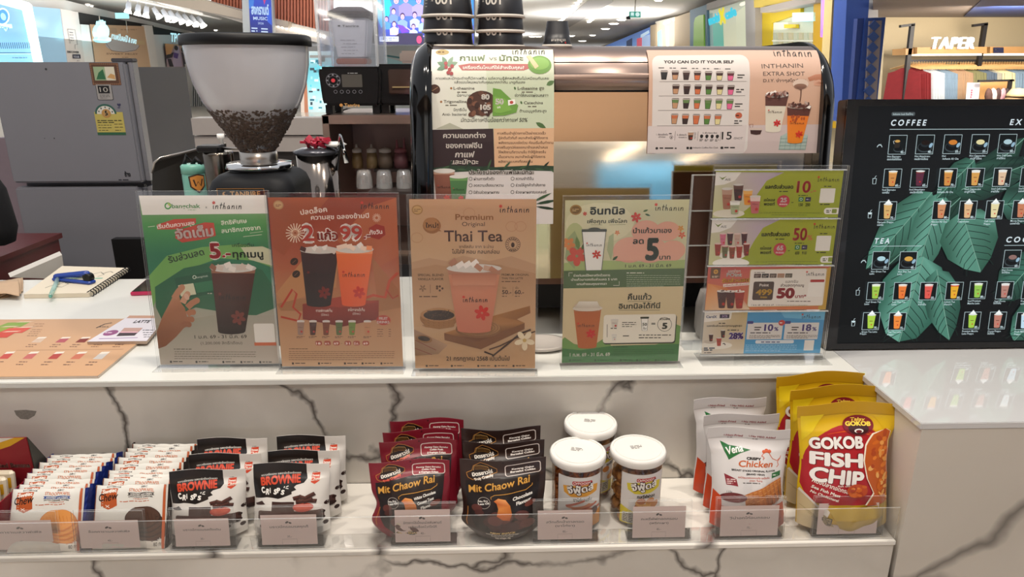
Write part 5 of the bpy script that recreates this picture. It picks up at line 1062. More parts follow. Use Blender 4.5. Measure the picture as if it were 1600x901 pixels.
q.e(15, 14, 2.6, 2.6, 'd03a44'); q.r(26, 6, 26, 17, '4a4640', 1); q.dash(34, 4, 18, 1, 1, .8, 'b0b0b0')
for i in range(5): q.ring(17 + i * 8, 29, 2.2, .6, '7a7a80', 2.2, 8)
q.e(23, 47, 2.2, 2.2, 'c08a4a'); q.t('Tanrire', 27, 49.5, 5, 'c89a5c', w=20, b=.02)
q.build('control_panel', lambda x, y, L_: V((cx - wd * .5 + (x + 2) / 84 * wd * 1.1, YBl - .1015 - L_ * .0004, z1_ - .01 - y * .00235)), t, M_PAPER)
# sound cover: clear box with rounded top, and jug inside
zc0, zc9 = z1_ + .001, aty(560, -14, YBl).z
M_CLR = clear_mat('cover_plastic', gl=.35, base=.05, tint=(.97, .98, 1), haze=.04, hz=(.9, .93, 1))
m = MB(); f = .96
for (a, b_) in (((-1, -1), (1, -1)), ((1, -1), (1, 1)), ((1, 1), (-1, 1)), ((-1, 1), (-1, -1))):
    A = V((cx + a[0] * wd * .5 * f, YBl + a[1] * .10, zc0)); B = V((cx + b_[0] * wd * .5 * f, YBl + b_[1] * .10, zc0)); d = (B - A).normalized(); nn = V((-d.y, d.x, 0))
    m.slab([A, B, B + V((0, 0, zc9 - zc0)), A + V((0, 0, zc9 - zc0))], nn * .003)
m.box((cx, YBl, zc9 + .002), (wd * f, .2, .004)); m.build('sound_cover', M_CLR, t)
for sx_ in (-1, 1):
    for sy in (-1, 1): MB().box((cx + sx_ * wd * .475, YBl + sy * .098, (zc0 + zc9) / 2), (.009, .009, zc9 - zc0)).build('cover_edge', M_EDGE, t)
zj0, zj1, zj2 = aty(557, 92, YBl).z, aty(557, 30, YBl).z, aty(557, 12, YBl).z
m = MB(); vs = []
for z, w_ in ((zj0, .24), (zj1, .32)):
    for sx_, sy in ((-1, -1), (1, -1), (1, 1), (-1, 1)): vs.append((cx + sx_ * wd * w_ + .002, YBl + sy * wd * w_, z))
m.add(vs, [(0, 3, 2, 1), (4, 5, 6, 7)] + [(i, (i + 1) % 4, 4 + (i + 1) % 4, 4 + i) for i in range(4)]).build('jug', mat('frosted_jug', 'dcdce6', rough=.35, alpha=.9), t, .006)
vs = []
for z, w_ in ((zj1, .345), (zj1 + .018, .36), (zj2, .2)):
    for sx_, sy in ((-1, -1), (1, -1), (1, 1), (-1, 1)): vs.append((cx + sx_ * wd * w_ + .002, YBl + sy * wd * w_, z))
MB().add(vs, [(0, 3, 2, 1), (8, 9, 10, 11)] + [(a * 4 + i, a * 4 + (i + 1) % 4, a * 4 + 4 + (i + 1) % 4, a * 4 + 4 + i) for a in range(2) for i in range(4)]).build('jug_lid', mat('jug_lid_rubber', '2c2426', rough=.5), t, .004)
MB().box((cx, YBl, zj0 - .008), (wd * .52, wd * .52, .018)).build('jug_base', mat('copper_ring', '9a5f4c', rough=.3, metal=.6), t, .003)
q = P(60, 120); q.e(14, 23, 2.4, 2.4, '4a4a50'); q.t('Tanrire', 19, 26, 6, '4a4a50', w=28, b=.02)
for i in range(5): q.dash(14 + (i % 2) * 4, 64 + i * 10, 34, 1, 1, 1.4, '8a8a98', i)
q.build('jug_print', lambda x, y, L_: V((cx - wd * .3 + x / 60 * wd * .6, YBl - wd * (.325 - .08 * y / 120) - .001, zj1 - y / 120 * (zj1 - zj0))), t, M_PAPER)
t, cx, wd, z0, z1_ = blender(600, 690, 100, 168, YBl + .02, 'shorter black blender base partly hidden by the espresso machine')
MB().box((cx - .0, YBl - .088, (z0 + z1_) / 2 + .01), (wd * .62, .012, (z1_ - z0) * .6)).build('front_window', mat('brown_window', '3c2c24', rough=.15, coat=.4), t, .004)
MB().box((cx, YBl - .096, z0 + (z1_ - z0) * .45), (wd * .5, .004, .004)).build('window_line', mat('gold_line', 'a08a60', rough=.3), t)
MB().box((cx + .02, YBl + .02, z1_ + .022), (wd * .5, .12, .04)).build('handle', M_STEEL, t, .008)

# ------------------------------------------------------------------ fridge
YFr = 3.2
fx0, fx1 = aty(-20, 97, YFr).x, aty(193, 97, YFr).x; fzt = aty(100, 97, YFr).z; fzm = aty(100, 290, YFr).z
fr_ = thing('fridge', 'grey two-door fridge behind the counter with stickers on its freezer door', 'fridge', ((fx0 + fx1) / 2, YFr, 0))
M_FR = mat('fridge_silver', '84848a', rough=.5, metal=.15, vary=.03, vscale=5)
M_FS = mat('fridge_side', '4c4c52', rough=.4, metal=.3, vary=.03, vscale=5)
MB().box(((fx0 + fx1) / 2, YFr + .03, (fzt + fzm) / 2 + .006), (fx1 - fx0, .06, fzt - fzm - .012)).build('freezer_door', M_FR, fr_, .008)
MB().box(((fx0 + fx1) / 2, YFr + .03, (.05 + fzm) / 2 - .004), (fx1 - fx0, .06, fzm - .05 - .008)).build('fridge_door', M_FR, fr_, .008)
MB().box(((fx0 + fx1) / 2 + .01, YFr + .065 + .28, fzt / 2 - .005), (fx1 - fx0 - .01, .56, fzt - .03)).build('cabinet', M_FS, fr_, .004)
MB().box((fx1 + .012, YFr + .055, (fzt + fzm) / 2 + .01), (.02, .05, fzt - fzm - .01)).box((fx1 + .012, YFr + .055, fzm / 2), (.02, .05, fzm - .02)).build('door_edge', mat('fridge_trim', '9a9aa0', rough=.3, metal=.5), fr_, .003)
MB().box((fx1 - .02, YFr + .05, fzt + .008), (.09, .05, .016)).build('hinge_cover', M_FS, fr_, .003)
MB().box((fx1 - .005, YFr - .001, fzm - .0), (.03, .02, .012)).build('hinge', M_MBLACK, fr_)
k = 3.2 / 1100 * 1.0
def fr_pt(x, y): return aty(x, y, YFr)
fs_ = aty(100, 100, YFr); 
q = P(500, 500)      # one millimetre canvas anchored at the freezer door's top-left of the photo frame
def FX(x, y): a = fr_pt(x, y); return (a.x - fx0) * 1000, (fzt - a.z) * 1000
def fq(x, y): return FX(x, y)
def stk_(nm, q): q.build(nm, lambda x, y, L_: V((fx0 + x / 1000, YFr - .0006 - L_ * .00025, fzt - y / 1000)), fr_, M_PAPER)
a = fq(139, 98); q.r(a[0], a[1], 122, 92, '5a3c2c', 3)
for i in range(15):
    for j in (0, 1): q.e(a[0] + 5 + i * 8, a[1] + 5 + j * 82, 3.4, 3.4, '8a6248', 8)
for i in range(10):
    for j in (0, 1): q.e(a[0] + 5 + j * 112, a[1] + 10 + i * 8, 3.4, 3.4, '8a6248', 8)
q.r(a[0] + 14, a[1] + 16, 48, 56, '9ab08a'); q.r(a[0] + 62, a[1] + 16, 40, 56, 'd8d2bc'); q.pg([(a[0] + 20, a[1] + 68), (a[0] + 34, a[1] + 40), (a[0] + 54, a[1] + 26), (a[0] + 60, a[1] + 68)], '2f6a44'); q.pg([(a[0] + 66, a[1] + 60), (a[0] + 84, a[1] + 44), (a[0] + 100, a[1] + 50), (a[0] + 100, a[1] + 68)], 'c89a60')
stk_('photo_frame_magnet', q); q = P(500, 500); a = fq(149, 133); q.r(a[0], a[1], 68, 62, '1c1c1e', 6); q.r(a[0] + 2, a[1] - 4, 64, 64, 'a09c98', 5); q.r(a[0] + 9, a[1] + 2, 48, 32, '101012'); q.t('10', a[0] + 33, a[1] + 28, 20, 'b8b4ac', 'c', 34); q.dash(a[0] + 12, a[1] + 40, 42, 3, 6, 2.4, '5a5856')
stk_('number_sticker', q); q = P(500, 500); a = fq(147, 175); q.r(a[0], a[1], 122, 98, 'c0b05c'); q.e(a[0] + 50, a[1] + 8, 46, 42, '2f5f52', 24, a0=180, a1=360); q.e(a[0] + 50, a[1] + 8, 38, 34, 'd8d4c8', 24, a0=180, a1=360); q.e(a[0] + 52, a[1] + 6, 20, 19, 'b88a4c', 20); q.t('5', a[0] + 52, a[1] + 14, 20, 'e8dcc0', 'c', 15, .05)
for i in range(5): g = math.radians(160 - i * 36); q.e(a[0] + 50 + 30 * math.cos(g), a[1] + 6 - 26 * math.sin(g), 3, 4, '3a4a44', 8)
q.dash(a[0] + 8, a[1] + 34, 104, 2, 8, 4, '3a3a24'); q.dash(a[0] + 8, a[1] + 54, 60, 3, 11, 3, '5a5430', 4); q.dash(a[0] + 78, a[1] + 50, 36, 3, 13, 3, '5a5430', 5); q.r(a[0], a[1] + 86, 122, 12, '2f5f44')
stk_('energy_label', q); q = P(500, 500); a = fq(183, 163); q.t('♥', a[0], a[1] + 8, 10, '3a3a5a', w=16); q.dash(a[0], a[1] + 12, 22, 1, 1, 4, '3a3a5a')
stk_('small_sticker', q); q = P(500, 500); a = fq(194, 268); q.t('ช้าง', a[0], a[1] + 22, 20, '3a3a44', w=26, b=.04); q.dash(a[0] - 30, a[1] + 34, 62, 1, 1, 5, '2a2a30')
stk_('maker_mark', q); q = P(500, 500)
for x, y, r_ in ((72, 108, 5), (85, 216, 3), (70, 216, 2)): a = fq(x, y); q.e(a[0], a[1], r_, r_, '3a3a3e', 10)
stk_('scuff', q)
# wall, red crate and dark bag at the far left
t_ = tag(MB().box((-2.9, 3.6, .6), (1.6, .05, 1.2)).build('side_partition', mat('mauve_wall', '8f7f86', rough=.7), None), 'mauve partition wall left of the fridge', 'partition')
t_ = thing('red_crate', 'dark red crate stacked at the left edge beside the fridge', 'crate', (-2.2, 2.9, 0))
cxr = aty(46, 400, 2.7).x - .12; zt_ = aty(10, 384, 2.7).z
MB().box((cxr - .2, 2.72, zt_ - .15), (.62, .4, .28)).build('upper_box', mat('dark_red_plastic', '5c1f1f', rough=.4), t_, .004)
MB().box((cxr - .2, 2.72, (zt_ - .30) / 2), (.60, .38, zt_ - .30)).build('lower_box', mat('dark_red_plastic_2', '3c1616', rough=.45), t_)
MB().box((cxr - .2, 2.72, zt_ - .012), (.64, .42, .02)).build('lid', mat('dark_red_plastic'), t_)
c = aty(-6, 325, 2.4)
t_ = thing('black_bag', 'black bag hanging at the extreme left edge of the picture', 'bag', (c.x, c.y, c.z + .13))
MB().lathe([(.001, -.13), (.035, -.12), (.05, -.07), (.045, 0), (.04, .06), (.02, .11), (.001, .13)], c, 18, sx=.8, sy=1.4).build('body', mat('black_cloth', '0e0d10', rough=.8, bump=.4, bscale=40), t_)
MB().tube([(c.x, c.y, c.z + .12), (c.x - .10, c.y + .02, c.z + .26), (c.x - .25, c.y + .03, c.z + .33)], .006).build('strap', mat('black_cloth'), t_)
# black board against the fridge
c0, c1_ = aty(166, 372, 2.9), aty(260, 450, 2.9)
tag(MB().box(((c0.x + c1_.x) / 2 + .03, 2.9, c0.z / 2), (c1_.x - c0.x, .04, c0.z)).build('black_board', mat('black_board', '0b0b0c', rough=.5), None), 'black board standing in front of the lower fridge door', 'board')
# dark sink splash with rounded corner
YK = 2.0; tl, tr_ = aty(247, 250, YK), aty(345, 225, YK + .5)
o = thing('sink_splash_guard', 'dark grey splash guard with a rounded corner behind the grinder', 'guard', (tl.x, YK, 1.0))
A = aty(240, 305, YK); pts = []
for x, y, Y in ((238, 400, YK), (238, 270, YK), (241, 254, YK), (250, 247, YK), (300, 235, YK + .12), (352, 224, YK + .25), (352, 400, YK + .25)): pts.append(aty(x, y, Y))
for p_ in pts:
    if p_.z < .95: p_.z = .55
MB().slab(pts, (0.0, .008, 0)).build('sheet', mat('smoked_sheet', '34322f', rough=.25, alpha=1, coat=.3), o)
MB().tube(pts[1:6], .0035).build('rim', M_STEEL, o)
bs = tag(MB().box((-.62, 2.02, .50), (.80, .24, .88)).build('sink_unit', mat('sink_unit_dark', '1b1a1a', rough=.4), None), 'dark sink unit behind the counter', 'cabinet')
# teal can
c = aty(306, 302, 1.86); c.z = .9415; k = 1.9 / 1100
t_ = thing('teal_can', 'teal insulated can with an orange shield mark and a black flip top', 'can', c)
h = aty(306, 262, 1.86).z - c.z; r_ = 16 * k
MB().lathe([(r_ * .96, 0), (r_, .01), (r_ * 1.0, h * .95), (r_ * .95, h)], c, 28).build('body', mat('teal_enamel', '72b0a0', rough=.35, vary=.06), t_)
MB().lathe([(r_ * 1.03, h * .96), (r_ * 1.03, h + .006), (r_ * .85, h + .01)], c, 28).build('rim', mat('teal_enamel'), t_)
MB().tube([(c.x - .02, c.y, c.z + h + .006), (c.x - .012, c.y, c.z + h + .03), (c.x + .008, c.y, c.z + h + .012)], .006).tube([(c.x + .0, c.y, c.z + h + .006), (c.x + .012, c.y, c.z + h + .024), (c.x + .024, c.y, c.z + h + .008)], .006).build('flip_top', M_MBLACK, t_)
q = P(60, 80); q.pg([(8, 12), (30, 4), (52, 12), (50, 50), (30, 74), (10, 50)], '3a2418'); q.pg([(12, 16), (30, 9), (48, 16), (46, 48), (30, 67), (14, 48)], 'c8843a'); q.ln([(20, 24), (24, 48), (30, 32), (36, 48), (42, 24)], 4, '3a2418')
q.r(-34, 20, 12, 60, '2a3a38')
def cm(x, y, L_): a = -PI / 2 + .35 + (x - 20) / 1000 / r_; return V((c.x + (r_ + .0006 + L_ * .0001) * math.cos(a), c.y + (r_ + .0006 + L_ * .0001) * math.sin(a), aty(306, 268, 1.86).z - y / 1400))
q.build('print', cm, t_, M_PAPER, 6)
MB().box((c.x, c.y, .9395), (.2, .14, .003)).box((c.x, c.y, .91), (.16, .10, .056)).build('coaster', M_MBLACK, t_)
# lidded pot, pitcher and scale behind the grinder
c = aty(500, 300, 1.85); c.z = .9205; k = 1.85 / 1100; h = aty(500, 240, 1.85).z - c.z
t_ = thing('stock_pot', 'polished steel pot with a black rimmed lid right of the grinder', 'pot', c); r_ = 31 * k
MB().lathe([(r_, 0), (r_, h)], c, 36).build('body', mat('pot_steel', '8a8078', rough=.12, metal=1), t_)
MB().lathe([(r_ * 1.12, h), (r_ * 1.14, h + .008), (r_ * .7, h + .016), (.001, h + .018)], c, 36).build('lid', mat('pot_lid', '4a4a50', rough=.25, metal=.6), t_)
MB().tube([(c.x + r_ * 1.0, c.y - .02, c.z + h * .9), (c.x + r_ * 1.35, c.y - .03, c.z + h * 1.12), (c.x + r_ * 1.55, c.y - .03, c.z + h * .95)], .006).build('handle', M_CHROME, t_)
c2_ = V((c.x + .005, c.y - .01, c.z + h + .0185))
m = MB(); rr = random.Random(9)
for i in range(26): m.box(c2_ + V((rr.uniform(-.03, .03), rr.uniform(-.02, .02), rr.uniform(.004, .022))), (.016, .012, .006), R=Matrix.Rotation(rr.uniform(0, 3), 3, (rr.random(), rr.random(), rr.random())))
tag(m.build('red_ribbon', mat('red_foil', 'a8243a', rough=.3), None), 'crumpled red ribbon lying on the pot lid', 'ribbon')
tag(MB().lathe([(.015, 0), (.024, .006), (.016, .012)], (c2_.x + .045, c2_.y, c2_.z), 16, sx=1.3).build('white_bowl', M_WHITEP, None), 'small white dish on the pot lid beside the ribbon', 'dish')
c = aty(348, 300, 1.8); c.z = .9405
t_ = thing('steel_canister', 'steel canister with a black bar lid left of the grinder', 'canister', c); h = aty(348, 236, 1.8).z - c.z
MB().lathe([(.034, 0), (.036, h * .98), (.034, h)], c, 28).build('body', mat('canister_steel', '6a645c', rough=.2, metal=1), t_)
MB().box((c.x - .012, c.y - .01, c.z + h + .008), (.055, .05, .016), bev=.004).build('lid', M_MBLACK, t_)
MB().tube([(c.x + .01, c.y - .01, c.z + h + .008), (c.x + .11, c.y - .01, c.z + h + .006)], .0035).build('spout', M_STEEL, t_)
c = aty(347, 232, 2.12); c.z = .9405; h = aty(347, 209, 2.12).z - c.z
t_ = thing('dispenser_bottle', 'small pump bottle behind the canister', 'bottle', c)
MB().lathe([(.022, 0), (.022, h * .80), (.012, h * .88)], c, 18).build('body', mat('bottle_tan', '7a6c5c', rough=.3), t_)
MB().lathe([(.008, h * .88), (.006, h * .96), (.011, h * .97), (.010, h)], c, 14).build('pump', M_WHITEP, t_)

# ------------------------------------------------------------------ left counter things
zc_ = 1.0006
# raised white flap
a, b_, d = atz(18, 433), atz(100, 433), aty(96, 398, 1.86)
t_ = MB().slab([atz(16, 433, 1.0), aty(102, 436, 1.95), aty(97, 398, 1.95)], (-.016, .018, .006)).build('hinged_flap', mat('flap_white', 'c9c4bc', rough=.3), None)
tag(t_, 'white wedge-shaped counter end panel with a screw, left of the notebook', 'panel')
# spiral notebook
cs_ = [atz(38, 466, zc_), atz(140, 464, zc_), atz(201, 424, zc_), atz(98, 421, zc_)]
nb_ = thing('spiral_notebook', 'cream spiral notebook with black rings lying open side up', 'notebook', sum(cs_, V()) / 4)
MB().slab(cs_, (0, 0, .010)).build('pages', [mat('cream_paper', 'd8cdb8', rough=.6), ], nb_)
q = P(200, 150, [(38, 466), (140, 464), (201, 424), (98, 421)]); 
def nbm(x, y, L_): 
    u, v = x / 200, y / 150; return cs_[0].lerp(cs_[1], u).lerp(cs_[3].lerp(cs_[2], u), v) + V((0, 0, .0102 + L_ * .0001))
q = P(200, 150); q.bg('ddd2bd'); 
for pts in ([(60, 40), (75, 60), (95, 50), (88, 34), (66, 36), (60, 40)], [(120, 100), (140, 120), (160, 105), (150, 92)], [(40, 30), (52, 44), (62, 40)], [(150, 110), (165, 125), (178, 118)]): q.ln(pts, 2, '4a4a44')
q.ln([(125, 70), (150, 82), (172, 84)], 5, '5aa890'); q.dash(80, 54, 34, 3, 8, 2, '6a6a60')
q.build('cover_sheet', nbm, nb_, M_PAPER)
m = MB()
A, B = cs_[1], cs_[2]
for i in range(17):
    c = A.lerp(B, (i + .5) / 17) + V((0, 0, .006)); dr = (B - A).normalized(); sd = V((dr.y, -dr.x, 0)); pts = [c + sd * (.0085 * math.cos(g)) + V((0, 0, .0075 * math.sin(g))) for g in [2 * PI * j / 10 for j in range(11)]]
    r_ = MB().tube(pts, .0013, 5).build('ring', M_MBLACK, nb_)
# stapler
c = aty(122, 440, atz(125, 440).y); z0 = zc_ + .0112
A = atz(86, 437, z0); B = atz(146, 443, z0); dr = (B - A).normalized(); sd = V((-dr.y, dr.x, 0)); Ls = (B - A).length
RM = Matrix((dr, sd, V((0, 0, 1)))).transposed()
st = thing('stapler', 'blue stapler lying open on the notebook', 'stapler', (A + B) / 2)
MBl = mat('stapler_blue', '1c3f9a', rough=.35)
MB().box((A + B) / 2 + V((0, 0, .004)), (Ls, .022, .008), R=RM, bev=.003).build('base', MBl, st)
Ry = Matrix.Rotation(-.16, 3, 'Y')
MB().box((A + B) / 2 + V((0, 0, .018)) - dr * .004, (Ls * .95, .017, .013), R=RM @ Ry, bev=.005).build('top_arm', MBl, st, .0015)
MB().box((A + B) / 2 + V((0, 0, .0105)) + dr * .012, (Ls * .7, .011, .006), R=RM @ Matrix.Rotation(-.06, 3, 'Y')).build('magazine', M_CHROME, st)
MB().lathe([(.011, -.008), (.011, .008)], B + V((0, 0, .016)) - dr * .012, 14, R=RM @ Matrix.Rotation(PI / 2, 3, 'X')).build('hinge', M_MBLACK, st)
# pen
A, B = atz(80, 468, zc_ + .004), atz(91, 436, z0 + .004); A = B + (A - B) * 1.0
t_ = thing('pen', 'clear green tinted pen lying across the notebook', 'pen', B)
m_ = clear_mat('pen_plastic', tint=(.75, .9, .86), gl=.5, base=.1, haze=.25, hz=(.6, .8, .75))
MB().tube([B + V((0, 0, .003)), A + V((0, 0, .009))], .0048, 10).build('barrel', m_, t_); MB().tube([A + V((0, 0, .009)), A + (A - B).normalized() * .010 + V((0, 0, .008))], [.004, .001], 8).build('tip', mat('pen_tip', '5a9a88', rough=.3), t_)
# folded cloth
m = MB(); n = 14; vs = []; fs = []
for layer in range(3):
    b0 = len(vs)
    for i in range(n):
        for j in range(6):
            u, v = i / (n - 1), j / 5; x, y = -30 + 66 * u - layer * 3, 462 - 20 * v + 3 * math.sin(u * 5 + layer) - (10 * (u > .6) * (u - .6))
            p_ = atz(x, y, zc_ + .003 + .006 * layer); p_.z += .0025 * math.sin(9 * u + 4 * v + layer) + .003 * v; vs.append(p_)
    for i in range(n - 1):
        for j in range(5): a = b0 + i * 6 + j; fs.append((a, a + 6, a + 7, a + 1))
o = m.add(vs, fs, 0, True).build('folded_cloth', mat('tan_cloth', 'c2a588', rough=.85, bump=.5, bscale=500), None); tag(o, 'folded tan cloth at the left end of the counter', 'cloth')
so = o.modifiers.new('s', 'SOLIDIFY'); so.thickness = .0018
# phone
cs_ = [atz(204, 462, zc_), atz(262, 460, zc_), atz(275, 440, zc_), atz(229, 441, zc_)]
t_ = thing('phone', 'phone in a bright pink case, half hidden behind the green poster', 'phone', sum(cs_, V()) / 4)
MB().slab(cs_, (0, 0, .009)).build('case', mat('pink_case', 'c02a5a', rough=.4), t_, .0015)
c_ = sum(cs_, V()) / 4; MB().slab([c_ + (p_ - c_) * .93 + V((0, 0, .0091)) for p_ in cs_], (0, 0, .0006)).build('screen', M_BLACK, t_)
# menu mat on the counter
A, B, C_, D = atz(-60, 592.5, zc_), atz(153.5, 590.5, zc_), atz(262, 500, zc_), atz(-35, 502, zc_)
mm_ = thing('menu_mat', 'brown drinks menu board lying flat on the left of the counter', 'menu', (A + C_) / 2)
MB().slab([A, B, C_, D], (0, 0, .004)).build('board', [mat('board_edge', 'c9b8a8', rough=.5)], mm_)
q = P(600, 400, [(-35, 502), (262, 500), (153.5, 590.5), (-60, 592.5)])
def mmm(x, y, L_): u, v = x / 600, y / 400; return D.lerp(C_, u).lerp(A.lerp(B, u), v) + V((0, 0, .0042 + L_ * .00012))
q.bg('bd9878', 'c49c78', 'c89c74')
for x, y, c_ in ((20, 515, '7f9a44'), (-5, 526, '8a9a3a'), (20, 528, 'c85040'), (-4, 537, 'c04434')):
    q.pg([(x - 26, y + 5), (x - 8, y - 5), (x + 26, y - 6), (x + 10, y + 5)], c_); q.pg([(x + 4, y - 5), (x + 26, y - 6), (x + 34, y - 8), (x + 12, y - 7)], 'd9c4ac')
for i in range(6): q.dash(52 - i * 3, 513 + i * 5 if i < 2 else 526 + (i - 2) * 4, 22, 1, 1, .9, '7a5a44', i)
for (y, xs, cs2) in ((547, (50, 86, 116, 148, 180), ('c8b09c', 'a8505a', '7a2a20', '5a2a20', 'a85a44')), (570, (2, 38, 76, 110, 144), ('b8443a', 'b8605a', 'a83c34', 'c06a50', 'c4beb8'))):
    for x, c_ in zip(xs, cs2):
        q.pg([(x - 8, y + 3), (x, y - 3), (x + 14, y - 4), (x + 6, y + 3)], c_); q.pg([(x, y - 3), (x + 4, y - 6), (x + 17, y - 6.5), (x + 14, y - 4)], 'ddd2c4'); q.dash(x - 12, y + 6, 18, 1, 1, .9, '6a4a38', int(x)); q.dash(x - 16, y + 9, 16, 1, 1, .9, '6a4a38', int(x) + 1)
q.ln([(20, 562), (180, 560)], .7, 'a07a5c'); q.ln([(144, 523), (160, 514), (172, 511)], 1.6, '2a2420'); q.dash(150, 520, 20, 1, 1, 1, '2a2420')
q.build('print', mmm, mm_, M_PAPER)
# small placard on the mat
z1_ = zc_ + .0046
cs_ = [atz(137, 538, z1_), atz(230, 537, z1_), atz(262, 497, z1_), atz(203, 497, z1_)]
t_ = thing('small_placard', 'small white drink placard lying on the brown menu mat', 'placard', sum(cs_, V()) / 4)
MB().slab(cs_, (0, 0, .006)).build('board', mat('placard_board', 'b09a88', rough=.5), t_)
q = P(180, 140, [(203, 497), (262, 497), (230, 537), (137, 538)])
def pm(x, y, L_): u, v = x / 180, y / 140; return cs_[3].lerp(cs_[2], u).lerp(cs_[0].lerp(cs_[1], u), v) + V((0, 0, .0062 + L_ * .0001))
q.bg('d4d0d8'); q.pg([(203, 497), (262, 497), (259, 500), (200, 500)], 'b9907a'); q.t('LATTE', 212, 506, 3, '2a2a34', w=24, b=.03); q.e(179, 521, 10, 3.4, '8a4a7a'); q.dash(172, 520, 14, 1, 1, 1, 'e0c8d8')
q.pg([(200, 513), (228, 513), (214, 526), (186, 527)], '3a2a30'); q.pg([(200, 513), (228, 513), (221, 519), (194, 519)], 'b8948a'); q.pg([(194, 519), (221, 519), (219, 521), (192, 521)], 'd8a8b4'); q.dash(228, 516, 16, 4, 4, 1, '4a4a54'); q.ln([(158, 532), (218, 530)], 1, '8a6a9a')
q.build('print', pm, t_, M_PAPER)
# white round holder between stands (behind poster 3 / 4) 
c = aty(846, 548, 1.30); c.z = 1.0005
t_ = thing('white_tray', 'small white oval dish half hidden behind the middle stand', 'dish', c)
MB().lathe([(.032, 0), (.040, .004), (.042, .010), (.036, .010), (.030, .005), (.001, .004)], c, 30, sx=1.3).build('dish', mat('dish_grey', 'b8b2ac', rough=.3), t_)
c = aty(1092, 500, 1.34); c.z = 1.0005
t_ = thing('cup_sleeve', 'grey white rounded pitcher peeking out left of the coupon stand', 'pitcher', (c.x + .03, c.y, c.z))
MB().lathe([(.035, 0), (.042, .02), (.043, .07), (.036, .10)], (c.x + .035, c.y, c.z), 28).build('body', mat('pitcher_grey', '8f8b88', rough=.35), t_)
# ================================================================== the snack shelf
FB = .027
def frame_from(xb, yb, xt, yt, dY, yaw=0.0, z=ZS + .0008, rl=0.0):
    B = atz(xb, yb, z); B.y += FB; T = aty(xt, yt, B.y + dY - .010); T.x = B.x + rl; up = (T - B); H = up.length; up.normalize()
    x = V((math.cos(yaw), math.sin(yaw), 0)); x = (x - up * x.dot(up)).normalized(); y = up.cross(x)
    return B, Matrix((x, y, up)).transposed(), H
def put(o, B, R, s=(1, 1, 1)): o.location = B; o.rotation_euler = R.to_euler(); o.scale = s
def dup(root, label):
    r = root.copy(); COL.objects.link(r); r['label'] = label
    for ch in [c for c in root.children]:
        c = ch.copy(); COL.objects.link(c); c.parent = r
        for g in ch.children: d = g.copy(); COL.objects.link(d); d.parent = c
    return r
def surf_fn(W, H, T, wid, top_wave=0.0, bot_curve=.012, crease=.0012, kpow=1.0, seed=0, skew=0.0):
    def S(u, v, off=0.0, side=-1):
        k = min(1, max(0, (0.90 - v) / 0.6)); k = k * (2 - k) * min(1, k * 6)
        k *= .55 + .45 * min(1, v / .12) if v < .12 else 1
        w = W / 2 * wid(v, u); x = u * w + skew * v * v
        d = T / 2 * k * max(0, 1 - abs(u) ** 2.4) ** .75
        d += crease * k * (math.sin(9 * u + 5 * v + seed) * math.sin(7 * v - 3 * u + seed * 2) + .35 * math.sin(12 * u - 9 * v + seed))
        y = side * (d + off) + .0025 * math.sin(3 * u + seed) * v * 1.5
        z = H * v + bot_curve * abs(u) ** 2.2 * max(0, 1 - v * 3) + top_wave * math.sin(2.6 * u + seed) * max(0, v - .5) * 2
        return V((x, y, z))
    return S
def film_pouch(name, label, cat, group, W, H, T, wid, col, pr, top_wave=0, seed=0, bot=.012, back=None, maxl=3.5, mat_=None, skew=0.0, gusset=None):
    S = surf_fn(W, H, T, wid, top_wave, bot, seed=seed, skew=skew)
    t = thing(name, label, cat, (0, 0, 0), group); nu, nv = 22, 30
    m = MB(); vs = []; fs = []
    for side in (-1, 1):
        for j in range(nv + 1):
            for i in range(nu + 1): vs.append(S(-1 + 2 * i / nu, j / nv, .0003, side))
    for sd in (0, 1):
        b = sd * (nu + 1) * (nv + 1)
        for j in range(nv):
            for i in range(nu): a = b + j * (nu + 1) + i; q = (a, a + 1, a + nu + 2, a + nu + 1); fs.append(q if sd == 0 else q[::-1])
    m.add(vs, fs, 0, True); N_ = (nu + 1) * (nv + 1)
    for j in range(nv):
        for i in (0, nu): a = j * (nu + 1) + i; m.f.append([a, a + nu + 1, N_ + a + nu + 1, N_ + a]); m.m.append(0); m.sm.append(True)
    for j in (0, nv):
        for i in range(nu): a = j * (nu + 1) + i; m.f.append([a, a + 1, N_ + a + 1, N_ + a]); m.m.append(0); m.sm.append(True)
    m.build('film', mat_ or mat('film_' + col, col, rough=.33, vary=.03), t)
    def fm(x, y, L):
        u = max(-1, min(1, 2 * x / pr.W - 1)); v = max(0, min(1, 1 - y / pr.H)); return S(u, v, .0009 + L * .00015)
    pr.build('print', fm, t, M_BAG, maxl)
    return t, H
Y_ = lambda v, u: 1.0

# ---- yellow fish chip bags
def wid_g(v, u):
    f = 1.0 + (.20 if u > 0 else .06) * max(0, min(1, (v - .72) / .2)) - .04 * math.exp(-((v - .55) / .12) ** 2); return f * (1 - .0 * v)
p = P(150, 240, [(150, 30), (790, 30), (745, 1100), (140, 1100)])
p.bg('c79a12', 'd9b414', 'd8b212', 'd0aa12')
p.pg([(150, 30), (790, 30), (782, 128), (150, 128)], 'b98e10'); p.ln([(150, 130), (790, 128)], 3, '9a7410')
p.pg([(170, 120), (330, 120), (230, 260), (160, 330)], 'd9bc1c'); p.pg([(640, 140), (800, 130), (780, 330), (720, 260)], 'd2ac14')
p.e(470, 520, 315, 295, 'a81c24', 36); p.pg([(150, 500), (760, 480), (740, 760), (640, 850), (200, 850), (150, 700)], 'a81c24')
for i in range(7): p.ln([(330 + i * 50, 280 - i * 6), (600 + i * 22, 250 + i * 20)], 4, 'd9541c')
